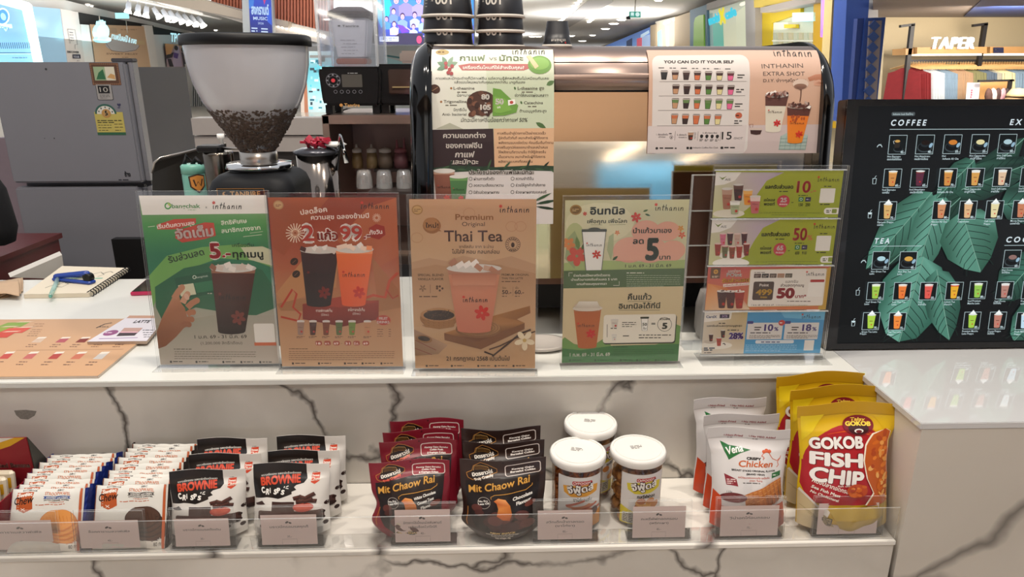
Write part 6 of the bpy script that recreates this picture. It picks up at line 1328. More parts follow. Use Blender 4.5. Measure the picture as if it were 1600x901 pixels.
p.e(545, 222, 98, 78, '7a1420', 26); p.e(545, 250, 66, 46, '3a1014', 20); p.t('Talay', 545, 190, 26, 'f0d44c', 'c', 90, .02, .1); outl(p, 'GOKOB', 545, 226, 32, 'f0d44c', '7a1420', 'c', 160, b=.06, ob=.08); p.e(545, 266, 30, 16, 'e8e4dc'); p.e(545, 270, 20, 12, '6a1a20')
outl(p, 'GOKOB', 196, 386, 88, 'eeeae4', '6a1018', 'l', 372, b=.05, ob=.075, rot=-1.5)
outl(p, 'FISH', 190, 520, 104, 'eeeae4', '6a1018', 'l', 366, b=.045, ob=.07, rot=-4)
outl(p, 'CHIP', 186, 652, 112, 'eeeae4', '6a1018', 'l', 362, b=.045, ob=.07, rot=-6)
p.t('หนังปลาทอดกรอบ', 208, 668, 32, 'f2ede0', w=270, b=.015, rot=-20); p.t('fish chips', 368, 700, 15, 'f2ede0', w=110, b=.01); p.t('Sea Fish Meat', 204, 716, 24, 'f2ede0', w=190, b=.03, rot=-20); p.t('No Cholesterol', 200, 756, 22, 'f2ede0', w=180, b=.03, rot=-20)
rr = random.Random(8)
out_ = [(720, 240), (640, 290), (590, 380), (568, 500), (578, 640), (620, 760), (560, 860), (720, 860), (742, 640), (752, 400), (752, 260)]
p.pg([(x - 9, y - 8) if x < 700 else (x + 4, y) for x, y in out_], 'f0e6d0'); p.pg(out_, 'b8561c')
for i in range(40):
    y = rr.uniform(270, 840); x0_ = 580 + 90 * abs((y - 560) / 300) ** 1.4; x = rr.uniform(min(x0_ + 22, 700), 735); p.e(x, y, rr.uniform(14, 34), rr.uniform(8, 20), rr.choice(['d87a2c', 'c8641c', 'e09a4c', 'a8441a', 'e0a860']), 9, rot=rr.uniform(0, 180))
p.e(500, 730, 70, 56, 'b8481c', 20); 
for i in range(14): p.e(500 + rr.uniform(-50, 50), 730 + rr.uniform(-38, 38), 20, 12, rr.choice(['c8601c', 'd8843c', 'a83c18']), 8, rot=rr.uniform(0, 180))
p.pg([(140, 760), (250, 900), (400, 1100), (140, 1100)], 'c6b38a'); p.pg([(140, 760), (150, 740), (240, 860), (320, 900), (300, 960)], 'd9d2c8'); p.pg([(300, 880), (745, 860), (745, 1100), (420, 1100)], 'b89a3a')
for i in range(6): p.ln([(150 + i * 20, 900 + i * 26), (230 + i * 24, 960 + i * 20)], 3, '9a8860')
p.r(270, 960, 60, 70, '5a5040', 4); p.dash(276, 968, 46, 5, 12, 5, 'c6b38a')
B, R, H = frame_from(1324, 840, 1334, 630, .055, -.03); W_g = .152
gk, Hg = film_pouch('fish_chip_bag', 'yellow and red fish chip bag in front of its row at the right end', 'snack bag', 'yellow fish chip bags', W_g, H, .062, wid_g, 'c8a012', p, top_wave=.003, seed=1)
put(gk, B, R)
for i, (xb, yb, xt, yt, yaw, lb) in enumerate(((1296, 800, 1306, 604, .05, 'yellow and red fish chip bag in the middle of its row'), (1272, 778, 1284, 583, .06, 'yellow and red fish chip bag at the back, topmost of its row'))):
    B, R, H = frame_from(xb, yb, xt, yt, .035, yaw); o = dup(gk, lb); put(o, B, R, (.96, .96, H / Hg))

# ---- white chicken pouches
def wid_c(v, u): return 1.0 + .10 * max(0, min(1, (v - .75) / .15)) - .05 * math.exp(-((v - .45) / .2) ** 2)
p = P(125, 180, [(110, 300), (680, 300), (605, 1080), (135, 1080)])
p.bg('cfcac8', 'd8d5d3', 'dad6d4', 'd6d2d0')
p.pg([(110, 300), (680, 300), (672, 385), (116, 392)], 'c2bdbb'); p.ln([(112, 392), (676, 384)], 3, 'a8a4a2')
for x, s_ in ((225, 'Non-Fried'), (392, 'No MSG Added')): p.t(s_, x + 16, 380 - (x > 300) * 4, 16, '8a2430', w=112 if x < 300 else 160, b=.03, sh=.15); p.ring(x + 6, 372 - (x > 300) * 4, 5, 2, '8a2430'); p.dash(x + 24, 388, 50, 1, 1, 5, '4a3a3a')
p.pg([(196, 418), (250, 452), (300, 460), (396, 478), (320, 510), (236, 562), (212, 500)], '1f6a34'); p.t('Vena', 226, 524, 54, 'f0f0ea', w=124, b=.03, sh=.2, rot=14)
cr_ = 'c8562e'
p.ln([(468, 520), (482, 498), (500, 488), (520, 492), (532, 514), (548, 540), (580, 556), (606, 536), (612, 520)], 5, cr_); p.ln([(606, 536), (582, 566), (588, 590), (572, 606)], 5, cr_); p.ln([(468, 520), (482, 524), (476, 548), (488, 530)], 5, cr_)
for x, y in ((486, 484), (504, 474), (524, 480)): p.e(x, y, 13, 13, cr_, 12)
p.t('CRISPY', 360, 552, 19, '2a2624', w=102, b=.06); p.t('Chicken', 298, 606, 46, 'c05a24', w=240, b=.02, sh=.25, rot=1)
p.t('BREAST STICKS ORIGINAL FLAVOR', 252, 640, 13, '2a2624', w=308, b=.05); p.t('(BRAND VENA)', 348, 664, 13, '2a2624', w=130, b=.05)
p.t('อกไก่อบกรอบแบบแท่ง รสดั้งเดิม', 292, 690, 13, 'b8442a', w=222, b=.02, res=1); p.t('(ตรา วีน่า)', 368, 710, 12, 'b8442a', w=90, b=.02, res=1); p.dash(322, 718, 170, 1, 1, 6, '4a4442')
p.pg([(534, 652), (600, 634), (598, 672), (532, 690)], '2f6a3a'); p.dash(542, 662, 46, 1, 1, 8, 'd8e0d0')
p.pg([(198, 662), (280, 700), (290, 750), (210, 742)], '8a2430'); p.dash(214, 700, 60, 3, 14, 7, 'e8d0cc')
p.t('110g', 214, 800, 16, '2a2624', w=36)
for i in range(9):
    x, y = 330 + i * 30, 810 - i * 14; p.pg([(x, y), (x + 30, y - 14), (x + 62 - i * 3, y + 130), (x + 20, y + 150)], ['c8803c', 'b8682c', '8a4420', 'a85a28']); 
    for k in range(3): p.ln([(x + 8 + k * 7, y + 30 * k + 10), (x + 26 + k * 7, y + 30 * k + 2)], 3, 'e0a868')
p.e(260, 830, 90, 34, '6a2a2a', 20); p.pg([(130, 790), (180, 830), (200, 1000), (220, 1080), (130, 1080)], 'c8441c'); p.pg([(180, 900), (610, 880), (605, 1080), (200, 1080)], 'b8401c')
FB = .021
B, R, H = frame_from(1172, 838, 1160, 669, .045, -.05)
ck, Hc = film_pouch('chicken_snack_pouch', 'white crispy chicken pouch at the front of its row', 'snack bag', 'white chicken pouches', .125, H, .05, wid_c, 'd2cdca', p, top_wave=.002, seed=3)
put(ck, B, R)
for xb, yb, xt, yt, yaw, lb in ((1156, 806, 1144, 647, .1, 'white crispy chicken pouch in the middle of its row'), (1138, 780, 1122, 622, .12, 'white crispy chicken pouch at the back of its row')):
    B, R, H = frame_from(xb, yb, xt, yt, .03, yaw); o = dup(ck, lb); put(o, B, R, (1.0, .95, H / Hc))

# ---- stand-up nut pouches, brown and red
def nut(base, dark, flav, red):
    p = P(125, 135, [(0, 88), (742, 88), (700, 850), (50, 850)])
    p.bg(base); p.pg([(60, 300), (690, 200), (650, 560), (640, 700), (560, 790), (460, 846), (330, 800), (160, 740), (70, 560)], dark)
    p.pg([(110, 200), (160, 120), (240, 128), (320, 170), (300, 230), (200, 270), (90, 260)], dark)
    G = 'b8803c'
    p.ln([(70, 250), (64, 226), (110, 200), (120, 150), (180, 108), (240, 128), (318, 172), (322, 205), (230, 244), (120, 286), (80, 270), (70, 250)], 5, G); p.ln([(122, 200), (128, 150), (180, 140), (240, 150), (255, 180)], 4, 'c8a060')
    for k in range(3): p.ln([(135, 160 + 14 * k), (185, 150 + 14 * k), (240, 162 + 12 * k)], 3, 'a87838')
    p.t('มิตรชาวไร่', 116, 254, 30, 'ece4d8', w=178, b=.04, rot=14); p.t('Truly Crunchy', 134, 292, 22, 'ece4d8' if not red else 'd85a4a', w=168, b=.05, rot=18)
    p.r(384, 140, 310, 112, 'd8ccc4', 22, rot=3); p.r(392, 147, 294, 98, base if not red else '8a1c2c', 18, rot=3)
    for i, s_ in enumerate(('Kacang Gajus', 'Bersalut Coklat') if not red else ('Kacang Gajus Bersalut', 'Coklat Putih', '& Kepingan Kelapa')): p.t(s_, 540, (188, 214)[i] if not red else (182, 206, 230)[i], 17 if not red else 15, 'ece4dc', 'c', (190, 216)[i] if not red else (230, 130, 180)[i], .05, .1, 2)
    p.t('Mit Chaow Rai', 88, 408, 66, '6a4418', w=512, b=.035, sh=.2, rot=10); p.t('Mit Chaow Rai', 86, 404, 66, 'd09a44', w=512, b=.012, sh=.2, rot=10)
    p.ln([(272, 452), (268, 432), (300, 412), (440, 398), (560, 378), (614, 340), (616, 324)], 6, 'c08a3c')
    for i, s_ in enumerate(flav): p.t(s_, 452 + 30 * i - (40 if red else 0), 470 + 42 * i, 30 if not red else 26, 'ece8e0', w=(170, 130, 110)[i] * (1 if not red else 1.15), b=.04, sh=.2, rot=16)
    p.ring(210, 490, 52, 3, 'c8c0b4'); p.t('No Fry', 166, 488, 17, 'ece8e0', w=80, b=.04, rot=8); p.t('Less Oil', 164, 512, 17, 'ece8e0', w=92, b=.04, rot=8)
    rr = random.Random(4)
    for i in range(16): x = 430 + rr.uniform(-190, 150); p.e(x, 640 + rr.uniform(-26, 80) - abs(x - 430) * .1, 62, 46, rr.choice(['4a2420', '5a302a', '3a1c1a'] if not red else ['c8b498', 'd8c8b0', '5a302a']), 14)
    p.e(150, 540, 46, 34, '5a2c24', 14); p.e(172, 580, 40, 30, '4a241e', 14); p.e(600, 500, 50, 26, '6a3428', 14, rot=20)
    p.pg([(292, 470), (330, 440), (390, 452), (430, 510), (444, 590), (424, 650), (370, 640), (318, 604), (330, 540), (316, 490)], ['c86a2a', 'e09a58', 'e8a060', 'd07a34', 'c86c28', 'b05020', 'c06428', 'b85a24', 'd88a44', 'b85a24'])
    p.t('NEW SNACK', 370, 768, 13, 'd8b878', 'c', 200, .05); 
    for i in range(2): p.t(('มะม่วงหิมพานต์อบเคลือบช็อกโกแลต', 'Roasted Cashew Nuts')[i], 365, 788 + i * 19, 14, 'e0d8cc', 'c', (260, 180)[i], .03, res=1)
    p.t('Net Weight 40g', 370, 828, 15, 'ece4d8', 'c', 130, .05)
    p.ln([(74, 540), (80, 690), (92, 750)], 7, 'a86c30'); p.e(372, 112, 8, 8, '1a1210' if not red else '3a0c14', 12)
    return p
def wid_n(v, u):
    return 1.0 - .06 * math.exp(-((v - .42) / .2) ** 2) - .16 * max(0, (.22 - v) / .22) ** 2 + .01 * max(0, (v - .8) / .2)
B, R, H = frame_from(787, 851, 788, 717, .036, .0)
br, Hb = film_pouch('chocolate_nut_pouch', 'dark brown chocolate nut pouch at the front of its row of three', 'snack bag', 'brown nut pouches', .142, H, .045, wid_n, '2a1a16', nut('2e1d18', '1a1110', ('Chocolate', 'Flavour'), False), top_wave=.002, seed=5, bot=.022)
put(br, B, R)
for xb, yb, xt, yt, yaw, lb in ((788, 820, 784, 690, .0, 'dark brown chocolate nut pouch in the middle of its row'), (784, 800, 780, 669, .04, 'dark brown chocolate nut pouch at the back of its row')):
    B, R, H = frame_from(xb, yb, xt, yt, .028, yaw); o = dup(br, lb); put(o, B, R, (.98, 1, H / Hb))
def wid_r(v, u):
    return 1.0 - (.13 if u < 0 else .03) * math.exp(-((v - .46) / .13) ** 2) - .10 * max(0, (.2 - v) / .2) ** 2 + (.05 if u < 0 else 0) * max(0, (v - .7) / .3)
B, R, H = frame_from(641, 851, 640, 719, .040, .02)
rd, Hr = film_pouch('white_chocolate_nut_pouch', 'dark red white-chocolate nut pouch at the front of its row of four', 'snack bag', 'red nut pouches', .130, H, .045, wid_r, '6a1220', nut('7a1626', '1c1212', ('White Chocolate', 'Coconut Toast', 'Flavour'), True), top_wave=.002, seed=7, bot=.020)
put(rd, B, R)
for xb, yb, xt, yt, yaw, lb in ((656, 826, 646, 687, .0, 'dark red nut pouch, second from the front of its row'), (660, 808, 648, 672, .0, 'dark red nut pouch, third from the front of its row'), (670, 792, 660, 655, -.02, 'dark red nut pouch at the back of its row')):
    B, R, H = frame_from(xb, yb, xt, yt, .03, yaw); o = dup(rd, lb); put(o, B, R, (.98, 1, H / Hr))

# ---- brownie crisps
def wid_b(v, u): return 1.0 - .03 * math.exp(-((v - .5) / .2) ** 2)
def brownie():
    p = P(130, 165, [(35, 365), (890, 365), (900, 1213), (120, 1213)])
    p.bg('d2cdc6', 'd8d4cd', 'd0ccc4')
    p.pg([(30, 362), (632, 362), (640, 470), (658, 540), (625, 590), (545, 615), (520, 640), (550, 668), (500, 690), (505, 715), (440, 740), (360, 768), (230, 752), (92, 768), (60, 600)], '17110f')
    p.t('บราวนี่กรอบ รสดาร์กช็อกโกแลต', 140, 522, 20, 'd8d4cc', w=440, b=.03, rot=5); p.t('BROWNIE', 152, 622, 88, 'c8452a', w=442, b=.05, rot=6)
    for i, s_ in enumerate('CRiSPS'): p.t(s_, 172 + i * 42, 706 + (i % 2) * 14 - i * 1, 62 - i * 3, 'ece8e0', w=40 if s_ != 'i' else 12, b=.06, rot=(12, -4, 2, -6, 6, -8)[i])
    for a, b_ in (((418, 630), (412, 648)), ((436, 636), (460, 626)), ((430, 650), (462, 656))): p.ln([a, b_], 9, 'ece8e0')
    p.pg([(704, 480), (792, 472), (790, 572), (742, 608), (700, 584)], 'c8442a'); p.t('Chew', 694, 570, 40, 'e8d8c8', w=112, b=.03, sh=.2, rot=4); p.t('Sweet', 708, 520, 24, 'f0e8dc', w=78, b=.04); p.dash(712, 464, 76, 1, 1, 5, '2a2624')
    p.pg([(100, 830), (180, 790), (220, 830), (120, 845)], '3a2420'); p.r(292, 800, 250, 140, '3f2824'); p.r(150, 900, 700, 120, '4a302a', 30); p.e(640, 860, 110, 50, 'b84a3a', 22); p.e(640, 850, 90, 34, 'c85a44', 20)
    for x, y, r_ in ((560, 770, 20), (640, 740, -25), (700, 760, 30), (600, 800, 10), (730, 790, -10), (680, 800, 15)): p.r(x - 44, y - 24, 100, 44, '3a201c', 6, rot=r_); p.r(x - 40, y - 20, 90, 14, '5a342c', 4, rot=r_)
    for x, y, a_, b_ in ((880, 840, 30, 24), (800, 1000, 60, 30), (840, 930, 22, 18), (700, 1060, 50, 26), (240, 1080, 60, 30), (860, 1080, 26, 30), (560, 1140, 50, 24), (340, 1150, 30, 20)): p.e(x, y, a_, b_, '2a1814', 14, rot=x % 50)
    p.t('น้ำหนักสุทธิ 30 กรัม', 620, 1040, 24, '3a342e', w=220, b=.01)
    p.r(300, 960, 300, 100, 'c86a5a', 20); return p
B, R, H = frame_from(452, 848, 457, 723, .045, .03)
bw, Hw = film_pouch('brownie_crisp_pouch', 'black and white brownie crisps pouch at the front of the right-hand row', 'snack bag', 'brownie crisps pouches', .126, H, .045, wid_b, 'cfcac3', brownie(), top_wave=.001, seed=9, bot=.01)
put(bw, B, R)
for xb, yb, xt, yt, yaw, lb in ((474, 822, 474, 703, .05, 'brownie crisps pouch in the middle of the right-hand row'), (486, 798, 489, 680, .02, 'brownie crisps pouch at the back of the right-hand row'),
                                (322, 850, 333, 733, .12, 'brownie crisps pouch with a slumped top, front of the left-hand row'), (350, 824, 358, 708, .06, 'brownie crisps pouch in the middle of the left-hand row'), (362, 802, 366, 684, .04, 'brownie crisps pouch at the back of the left-hand row')):
    B, R, H = frame_from(xb, yb, xt, yt, .035, yaw); o = dup(bw, lb); put(o, B, R, (.96, 1, H / Hw))

# ---- stroopwafel packets
def stroop(blue):
    p = P(120, 118, [(155, 345), (770, 350), (640, 930), (20, 930)]); ac = '2a4a8a' if blue else '3a3432'
    p.bg('d8d6ce', 'dcdad2', 'd2cfc6')
    p.t('ROTTERDAM', 250, 366, 14, '4a4642', w=120, b=.02, sh=-.2)
    p.pg([(206, 376), (348, 372), (330, 430), (318, 530), (238, 562), (176, 536), (190, 440)], 'b4562a'); p.t('Sweet', 208, 414, 32, 'f0e6da', w=124, b=.05, rot=4); p.t('Chew', 158, 492, 68, '1f1a18', w=170, b=.015, sh=.2, rot=8); p.ln([(220, 520), (252, 542)], 5, 'f0e6da'); p.ln([(220, 542), (254, 518)], 5, 'f0e6da')
    p.t('S&C', 540, 370, 14, '2a2624', w=54, b=.03, sh=.1); p.t('STROOPWAFEL', 438, 406, 28, 'b4562a', w=212, b=.0, sh=-.1); p.t('STROOPWAFEL', 440, 404, 28, 'c87a50', w=212, b=.0, sh=-.1)
    p.pg([(424, 416), (654, 414), (640, 426), (650, 440), (420, 440), (434, 428)], ac); p.t('LIGHTEST and CRISPY', 540, 435, 14, 'ece8e0', 'c', 186, .04)
    p.t('DUTCH CARAMEL WAFERS' if blue else 'CHOCOLATE CARAMEL', 425, 458, 13, '3a3432', w=210, b=.05); p.t('วาฟเฟิลคาราเมล', 462, 476, 13, 'b4562a', w=128, b=.02, res=1); p.dash(350, 488, 350, 1, 1, 7, 'b4562a')
    c1, c2 = ('c87838', 'd8924c') if blue else ('33211a', '4a3024')
    for k, (x, y) in enumerate(((560, 760), (545, 720), (530, 680), (520, 640))):
        p.e(x, y, 150, 100, c1, 28); p.e(x, y - 6, 140, 92, c2, 28)
        for j in range(9): p.ln([(x - 118 + j * 28, y - 60 + abs(j - 4) * 8), (x - 100 + j * 26, y + 50 - abs(j - 4) * 6)], 3, c1)
    p.pg([(20, 860), (655, 850), (640, 930), (20, 930)], 'd8d4ca'); p.t('80 กรัม', 560, 900, 34, '3a342e', w=90, b=.01)
    p.pg([(738, 350), (756, 350), (640, 930), (618, 930)], 'b4562a'); p.pg([(154, 346), (162, 346), (32, 930), (20, 930)], '8a4a34'); return p
def packet(name, label, group, blue, W, H):
    S = surf_fn(W, H, .016, lambda v, u: 1.0, 0, 0, seed=2 if blue else 4, crease=.0006)
    def S2(u, v, off=0, side=-1):
        k = max(0, 1 - abs(u) ** 6) * max(0, 1 - abs(2 * v - 1) ** 8); return V((u * W / 2, side * (.0065 * k + off + .0004), H * v + .0006 * math.sin(14 * u + 9 * v)))
    t = thing(name, label, 'snack packet', (0, 0, 0), group); nu = nv = 14; m = MB(); vs = []; fs = []
    for side in (-1, 1):
        for j in range(nv + 1):
            for i in range(nu + 1): vs.append(S2(-1 + 2 * i / nu, j / nv, 0, side))
    for b in (0, (nu + 1) * (nv + 1)):
        for j in range(nv):
            for i in range(nu): a = b + j * (nu + 1) + i; fs.append((a, a + 1, a + nu + 2, a + nu + 1))
    m.add(vs, fs, 0, True).build('wrapper', mat('wrapper_white', 'd6d3cb', rough=.35, vary=.02), t)
    ec = mat('wrapper_blue', '1f2f78', rough=.3, bump=.6, bscale=120) if blue else mat('wrapper_dark_brown', '2a201e', rough=.3, bump=.6, bscale=120)
    for sg in (-1, 1):      # sealed edge fins folded back
        m = MB(); vs = []; fs = []; n = 16
        for j in range(n + 1):
            z = H * j / n; w_ = .0006 * (-1) ** j; vs += [(sg * W / 2, -.0006, z), (sg * (W / 2 + .003), .003 + w_, z), (sg * (W / 2 + .005), .013 + w_, z), (sg * (W / 2 + .002), .013 + w_, z), (sg * (W / 2 - .001), .004, z)]
        for j in range(n):
            for i in range(4): a = j * 5 + i; fs.append((a, a + 1, a + 6, a + 5))
        m.add(vs, fs, 0, False).build('edge_fin', ec, t)
    pr = stroop(blue); pr.build('print', lambda x, y, L: S2(max(-1, min(1, 2 * x / pr.W - 1)), max(0, min(1, 1 - y / pr.H)), .0005 + L * .00006), t, M_BAG, 8)
    return t
FB = .010
B, R, H = frame_from(196, 864, 208, 757, .055, .02); Hs = H
sb = packet('caramel_wafer_packet', 'brown-edged chocolate wafer packet at the very front of its pile', 'brown-edged wafer packets', False, .116, H); put(sb, B, R)
xs_ = ((203, 850, 0, 750), (211, 840, 0, 744), (214, 832, 0, 737), (226, 824, 0, 727), (230, 814, 0, 718), (243, 806, 0, 709), (250, 797, 0, 702), (256, 790, 0, 697))
for i, (xb, yb, xt, yt) in enumerate(xs_):
    B, R, H = frame_from(xb, yb, xt, yt, .06 - .003 * i, .02 + .03 * math.sin(i * 2.3), rl=.002 * math.sin(i * 1.9)); o = dup(sb, 'brown-edged wafer packet, %s behind the front one' % ('first', 'second', 'third', 'fourth', 'fifth', 'sixth', 'seventh', 'last and topmost')[i]); put(o, B, R, (1, 1, H / Hs))
B, R, H = frame_from(62, 868, 76, 763, .055, .02)
sl = packet('caramel_wafer_packet', 'blue-edged caramel wafer packet at the very front of its pile', 'blue-edged wafer packets', True, .116, H); put(sl, B, R); Hs2 = H
for i, (xb, yb, xt, yt) in enumerate(((58, 852, 86, 756), (64, 842, 94, 748), (70, 834, 102, 738), (80, 822, 116, 730), (86, 812, 122, 722), (98, 802, 136, 715), (104, 794, 142, 709))):
    B, R, H = frame_from(xb + 10 + i * 2, yb, xt, yt, .058 - .003 * i, .02 + .03 * math.sin(i * 2.7), rl=.002 * math.sin(i * 1.7)); o = dup(sl, 'blue-edged wafer packet, %s behind the front one' % ('first', 'second', 'third', 'fourth', 'fifth', 'sixth', 'last and topmost')[i]); put(o, B, R, (1, 1, H / Hs2))

# ---- snack jars
M_JAR = clear_mat('jar_plastic', gl=.5, base=.06, tint=(.98, .96, .93))
M_LID = mat('jar_lid', 'e9e6e0', rough=.32, vary=.01)
def jar(label, cx, cy, zt, kind, lab_ang, stuffl, lidp):
    z0 = ZS + .0008; r = .0455; h = zt - z0
    t = thing('snack_jar', label, 'jar', (cx, cy, z0), 'lidded snack jars')
    MB().lathe([(r * .9, 0), (r * .95, .004), (r * .95, h - .016), (r * .9, h - .012)], (cx, cy, z0), 48, cap=False).build('jar_body', M_JAR, t)
    MB().lathe([(r * .90, .0006), (.001, .0006)], (cx, cy, z0), 40, cap=False).build('jar_base', M_JAR, t)
    MB().lathe([(r * 1.0, h - .015), (r * 1.045, h - .013), (r * 1.05, h - .004), (r * 1.03, h - .0012), (r * 1.0, h)], (cx, cy, z0), 56, cap=False).lathe([(r * 1.0, h), (r * .93, h)], (cx, cy, z0), 56, cap=False, sm=False).lathe([(r * .93, h), (r * .92, h - .0018), (r * .87, h - .0018), (r * .86, h - .0005)], (cx, cy, z0), 56, cap=False, sm=False).lathe([(r * .86, h - .0005), (.001, h - .0005)], (cx, cy, z0), 56, cap=False, sm=False).build('jar_lid', M_LID, t)
    q = P(80, 80); q.dash(30, 30, 20, 3, 4, 1.8, '6a6662', lidp)
    def lm(x, y, L): a = -.25 if lidp != 3 else .15; X, Y = (x - 42) / 1000, (38 - y) / 1000; return V((cx + X * math.cos(a) - Y * math.sin(a), cy + X * math.sin(a) + Y * math.cos(a), z0 + h - .0003 + L * .0001))
    q.build('date_print', lm, t, M_PAPER)
    Wl, Hl = 80, 96; q = P(Wl, Hl); yc = 'e0a03c' if kind == 'stick' else 'd8c83a'
    q.bg('dcd8d4', 'd8d4d0'); q.r(26, 7, 34, 7, 'b8242c', 2.5); q.t('VFOODS', 44, 12.6, 4.2, 'f0e4dc', 'c', 26, .03); q.ring(30, 10.5, 2, .8, 'f0e4dc')
    q.pg([(10, 18), (30, 15), (56, 14), (72, 17), (70, 30), (50, 36), (24, 37), (12, 30)], yc); outl(q, 'จีฟู้ดส์', 18, 31, 12, 'f0ece4', '3a1c1c', 'l', 46, b=.03, ob=.11, rot=8)
    q.t('ขาไก่งาแซ่บ' if kind == 'stick' else 'กะหรี่พัฟทอด', 28, 45, 6, '2a2422', w=32, b=.04)
    rr = random.Random(lidp)
    if kind == 'stick':
        for i in range(12): q.r(14 + rr.uniform(0, 30), 54 + rr.uniform(0, 12), 34, 4, rr.choice(['b8502c', 'c8663c', 'a84424', 'd07a4c']), 1.5, rot=rr.uniform(-30, 25))
        q.pg([(0, 78), (80, 66), (80, 96), (0, 96)], 'd88c30'); q.e(66, 66, 7, 8, '4a2420')
    else:
        for i in range(9): q.e(30 + rr.uniform(-8, 36), 58 + rr.uniform(-8, 12), 8, 6, rr.choice(['c8803c', 'd8983c', 'b8662c', 'e0a85c']), 10)
        q.pg([(0, 62), (30, 74), (80, 78), (80, 96), (0, 96)], 'd0c03a'); q.r(4, 74, 30, 20, 'b8b4a4', 3); q.dash(6, 77, 26, 5, 3.4, 1.4, '4a4a44')
    def jm(x, y, L): a = -PI / 2 + lab_ang + (x - Wl / 2) / 1000 / (r * .95); rr_ = r * .95 + .0006 + L * .00008; return V((cx + rr_ * math.cos(a), cy + rr_ * math.sin(a), z0 + h - .026 - y / 1000))
    q.build('label', jm, t, M_PAPER, 5)
    m = MB(); rr = random.Random(lidp + 20); Ri = r * .86; n = 230 if kind == 'stick' else 120
    m.lathe([(Ri * .72, .004), (Ri * .72, h - .04)], (cx, cy, z0), 20)
    for i in range(n):
        g = rr.uniform(0, 2 * PI); z = z0 + rr.uniform(.006, h - .028); R_ = Ri * (.88 if i % 5 else rr.uniform(.2, .8)); 
        if i % 5 == 0: z = z0 + h - .03 + rr.uniform(-.006, .004)
        c = V((cx + R_ * math.cos(g), cy + R_ * math.sin(g), z))
        if kind == 'stick': m.box(c, (.006, .0065, rr.uniform(.020, .034)), R=Matrix.Rotation(g, 3, 'Z') @ Matrix.Rotation(rr.uniform(-1.3, 1.3) * (1 if i % 5 else 1.2), 3, 'X'), bev=.002, m=i % 3)
        else:
            Rr = Matrix.Rotation(rr.uniform(0, 6), 3, (rr.random(), rr.random(), .3)); s_ = rr.uniform(.0075, .011); m.lathe([(.001, -s_ * .7), (s_ * .75, -s_ * .45), (s_ * .95, 0), (s_ * .6, s_ * .3), (s_ * .8, s_ * .5), (.001, s_ * .75)], c, 8, m=i % 3, R=Rr, cap=False)
    ms_ = [mat('snack_a_' + kind, 'b06428' if kind == 'stick' else 'a8743c', rough=.5, vary=.35, vscale=150), mat('snack_b_' + kind, 'c87a3c' if kind == 'stick' else 'c08a4c', rough=.5, vary=.35, vscale=150), mat('snack_c_' + kind, '8f4a20' if kind == 'stick' else '8a5a30', rough=.5, vary=.3, vscale=150)]
    tag(m.build('snack_pieces', ms_, None), stuffl, 'snacks', None, 'stuff')
def jpos(xl, yl, xb, yb): b_ = atz(xb, yb, ZS); return b_.x, b_.y
def lidz(x, y, Y): return aty(x, y, Y).z
j1 = atz(903, 833, ZS); Y1 = j1.y + .045; zt_ = lidz(903, 703, Y1); X1 = aty(903, 703, Y1).x
jar('white-lidded jar of orange snack sticks, front left of the three jars', X1, Y1, zt_, 'stick', .02, 'orange-brown snack sticks filling the front left jar', 1)
Y2 = Y1 + .008; X2 = aty(997, 700, Y2).x
jar('white-lidded jar of curly fried puffs with a yellow label, right of the three jars', X2, Y2, lidz(997, 699, Y2), 'puff', .12, 'curly fried puffs filling the right-hand jar', 3)
Y3 = Y1 + .082; X3 = aty(923, 657, Y3).x
jar('white-lidded jar standing behind the two front jars', X3, Y3, lidz(923, 658, Y3), 'puff', .9, 'fried puffs filling the rear jar', 5)

# ---- red and yellow carton at the left end
cb = aty(41, 683, 1.105); xr_ = cb.x; xl_ = xr_ - .17; z0 = ZS + .0008
t = thing('banana_snack_carton', 'red and yellow display carton of banana snacks at the left end of the shelf', 'carton', ((xr_ + xl_) / 2, 1.05, z0))
zt_ = cb.z; zs_ = aty(52, 727, 1.125).z; zf = zs_ - .0; M_RC = mat('carton_red', '8a1420', rough=.35, vary=.02); M_RD = mat('carton_side', '3c3a34', rough=.5)
MB().slab([(xl_, 1.105, z0), (xr_, 1.105, z0), (xr_, 1.105, zt_), (xl_, 1.105, zt_)], (0, .0015, 0)).build('header_panel', M_RC, t)
MB().slab([(xr_, 1.106, zs_ - .01), (xr_ + .004, 1.145, zs_ - .01), (xr_, 1.106, zt_)], (.0015, 0, 0)).build('header_gusset', M_RD, t)
MB().slab([(xr_, .992, z0), (xr_, 1.145, z0), (xr_, 1.145, zs_), (xr_, .992, zs_)], (.0015, 0, 0)).slab([(xl_, .99, z0), (xr_, .99, z0), (xr_, .99, zs_ - .02), (xl_, .99, zs_ - .02)], (0, .0015, 0)).slab([(xl_, .99, z0), (xr_, .99, z0), (xr_, 1.145, z0), (xl_, 1.145, z0)], (0, 0, .0015)).slab([(xl_, .992, z0), (xl_, 1.145, z0), (xl_, 1.145, zs_), (xl_, .992, zs_)], (-.0015, 0, 0)).build('tray', M_RC, t)
q = P(170, 140); q.bg('8a1420'); q.pg([(0, 0), (168, 0), (140, 16), (110, 26), (70, 32), (0, 36)], 'd8a41c'); q.pg([(0, 0), (150, 0), (120, 10), (60, 18), (0, 20)], 'dcd8cc')
q.t('Sun-dried Banana', 166, 58, 9, 'd8bcae', 'r', 84, .03); q.t('Snack Original', 132, 72, 6, 'd8bcae', 'r', 50, .02); q.pg([(0, 100), (168, 96), (168, 104), (0, 110)], 'b8222c')
q.build('print', lambda x, y, L: V((xl_ + x / 1000, 1.1045 - L * .0001, zt_ - y / 1000)), t, M_PAPER)
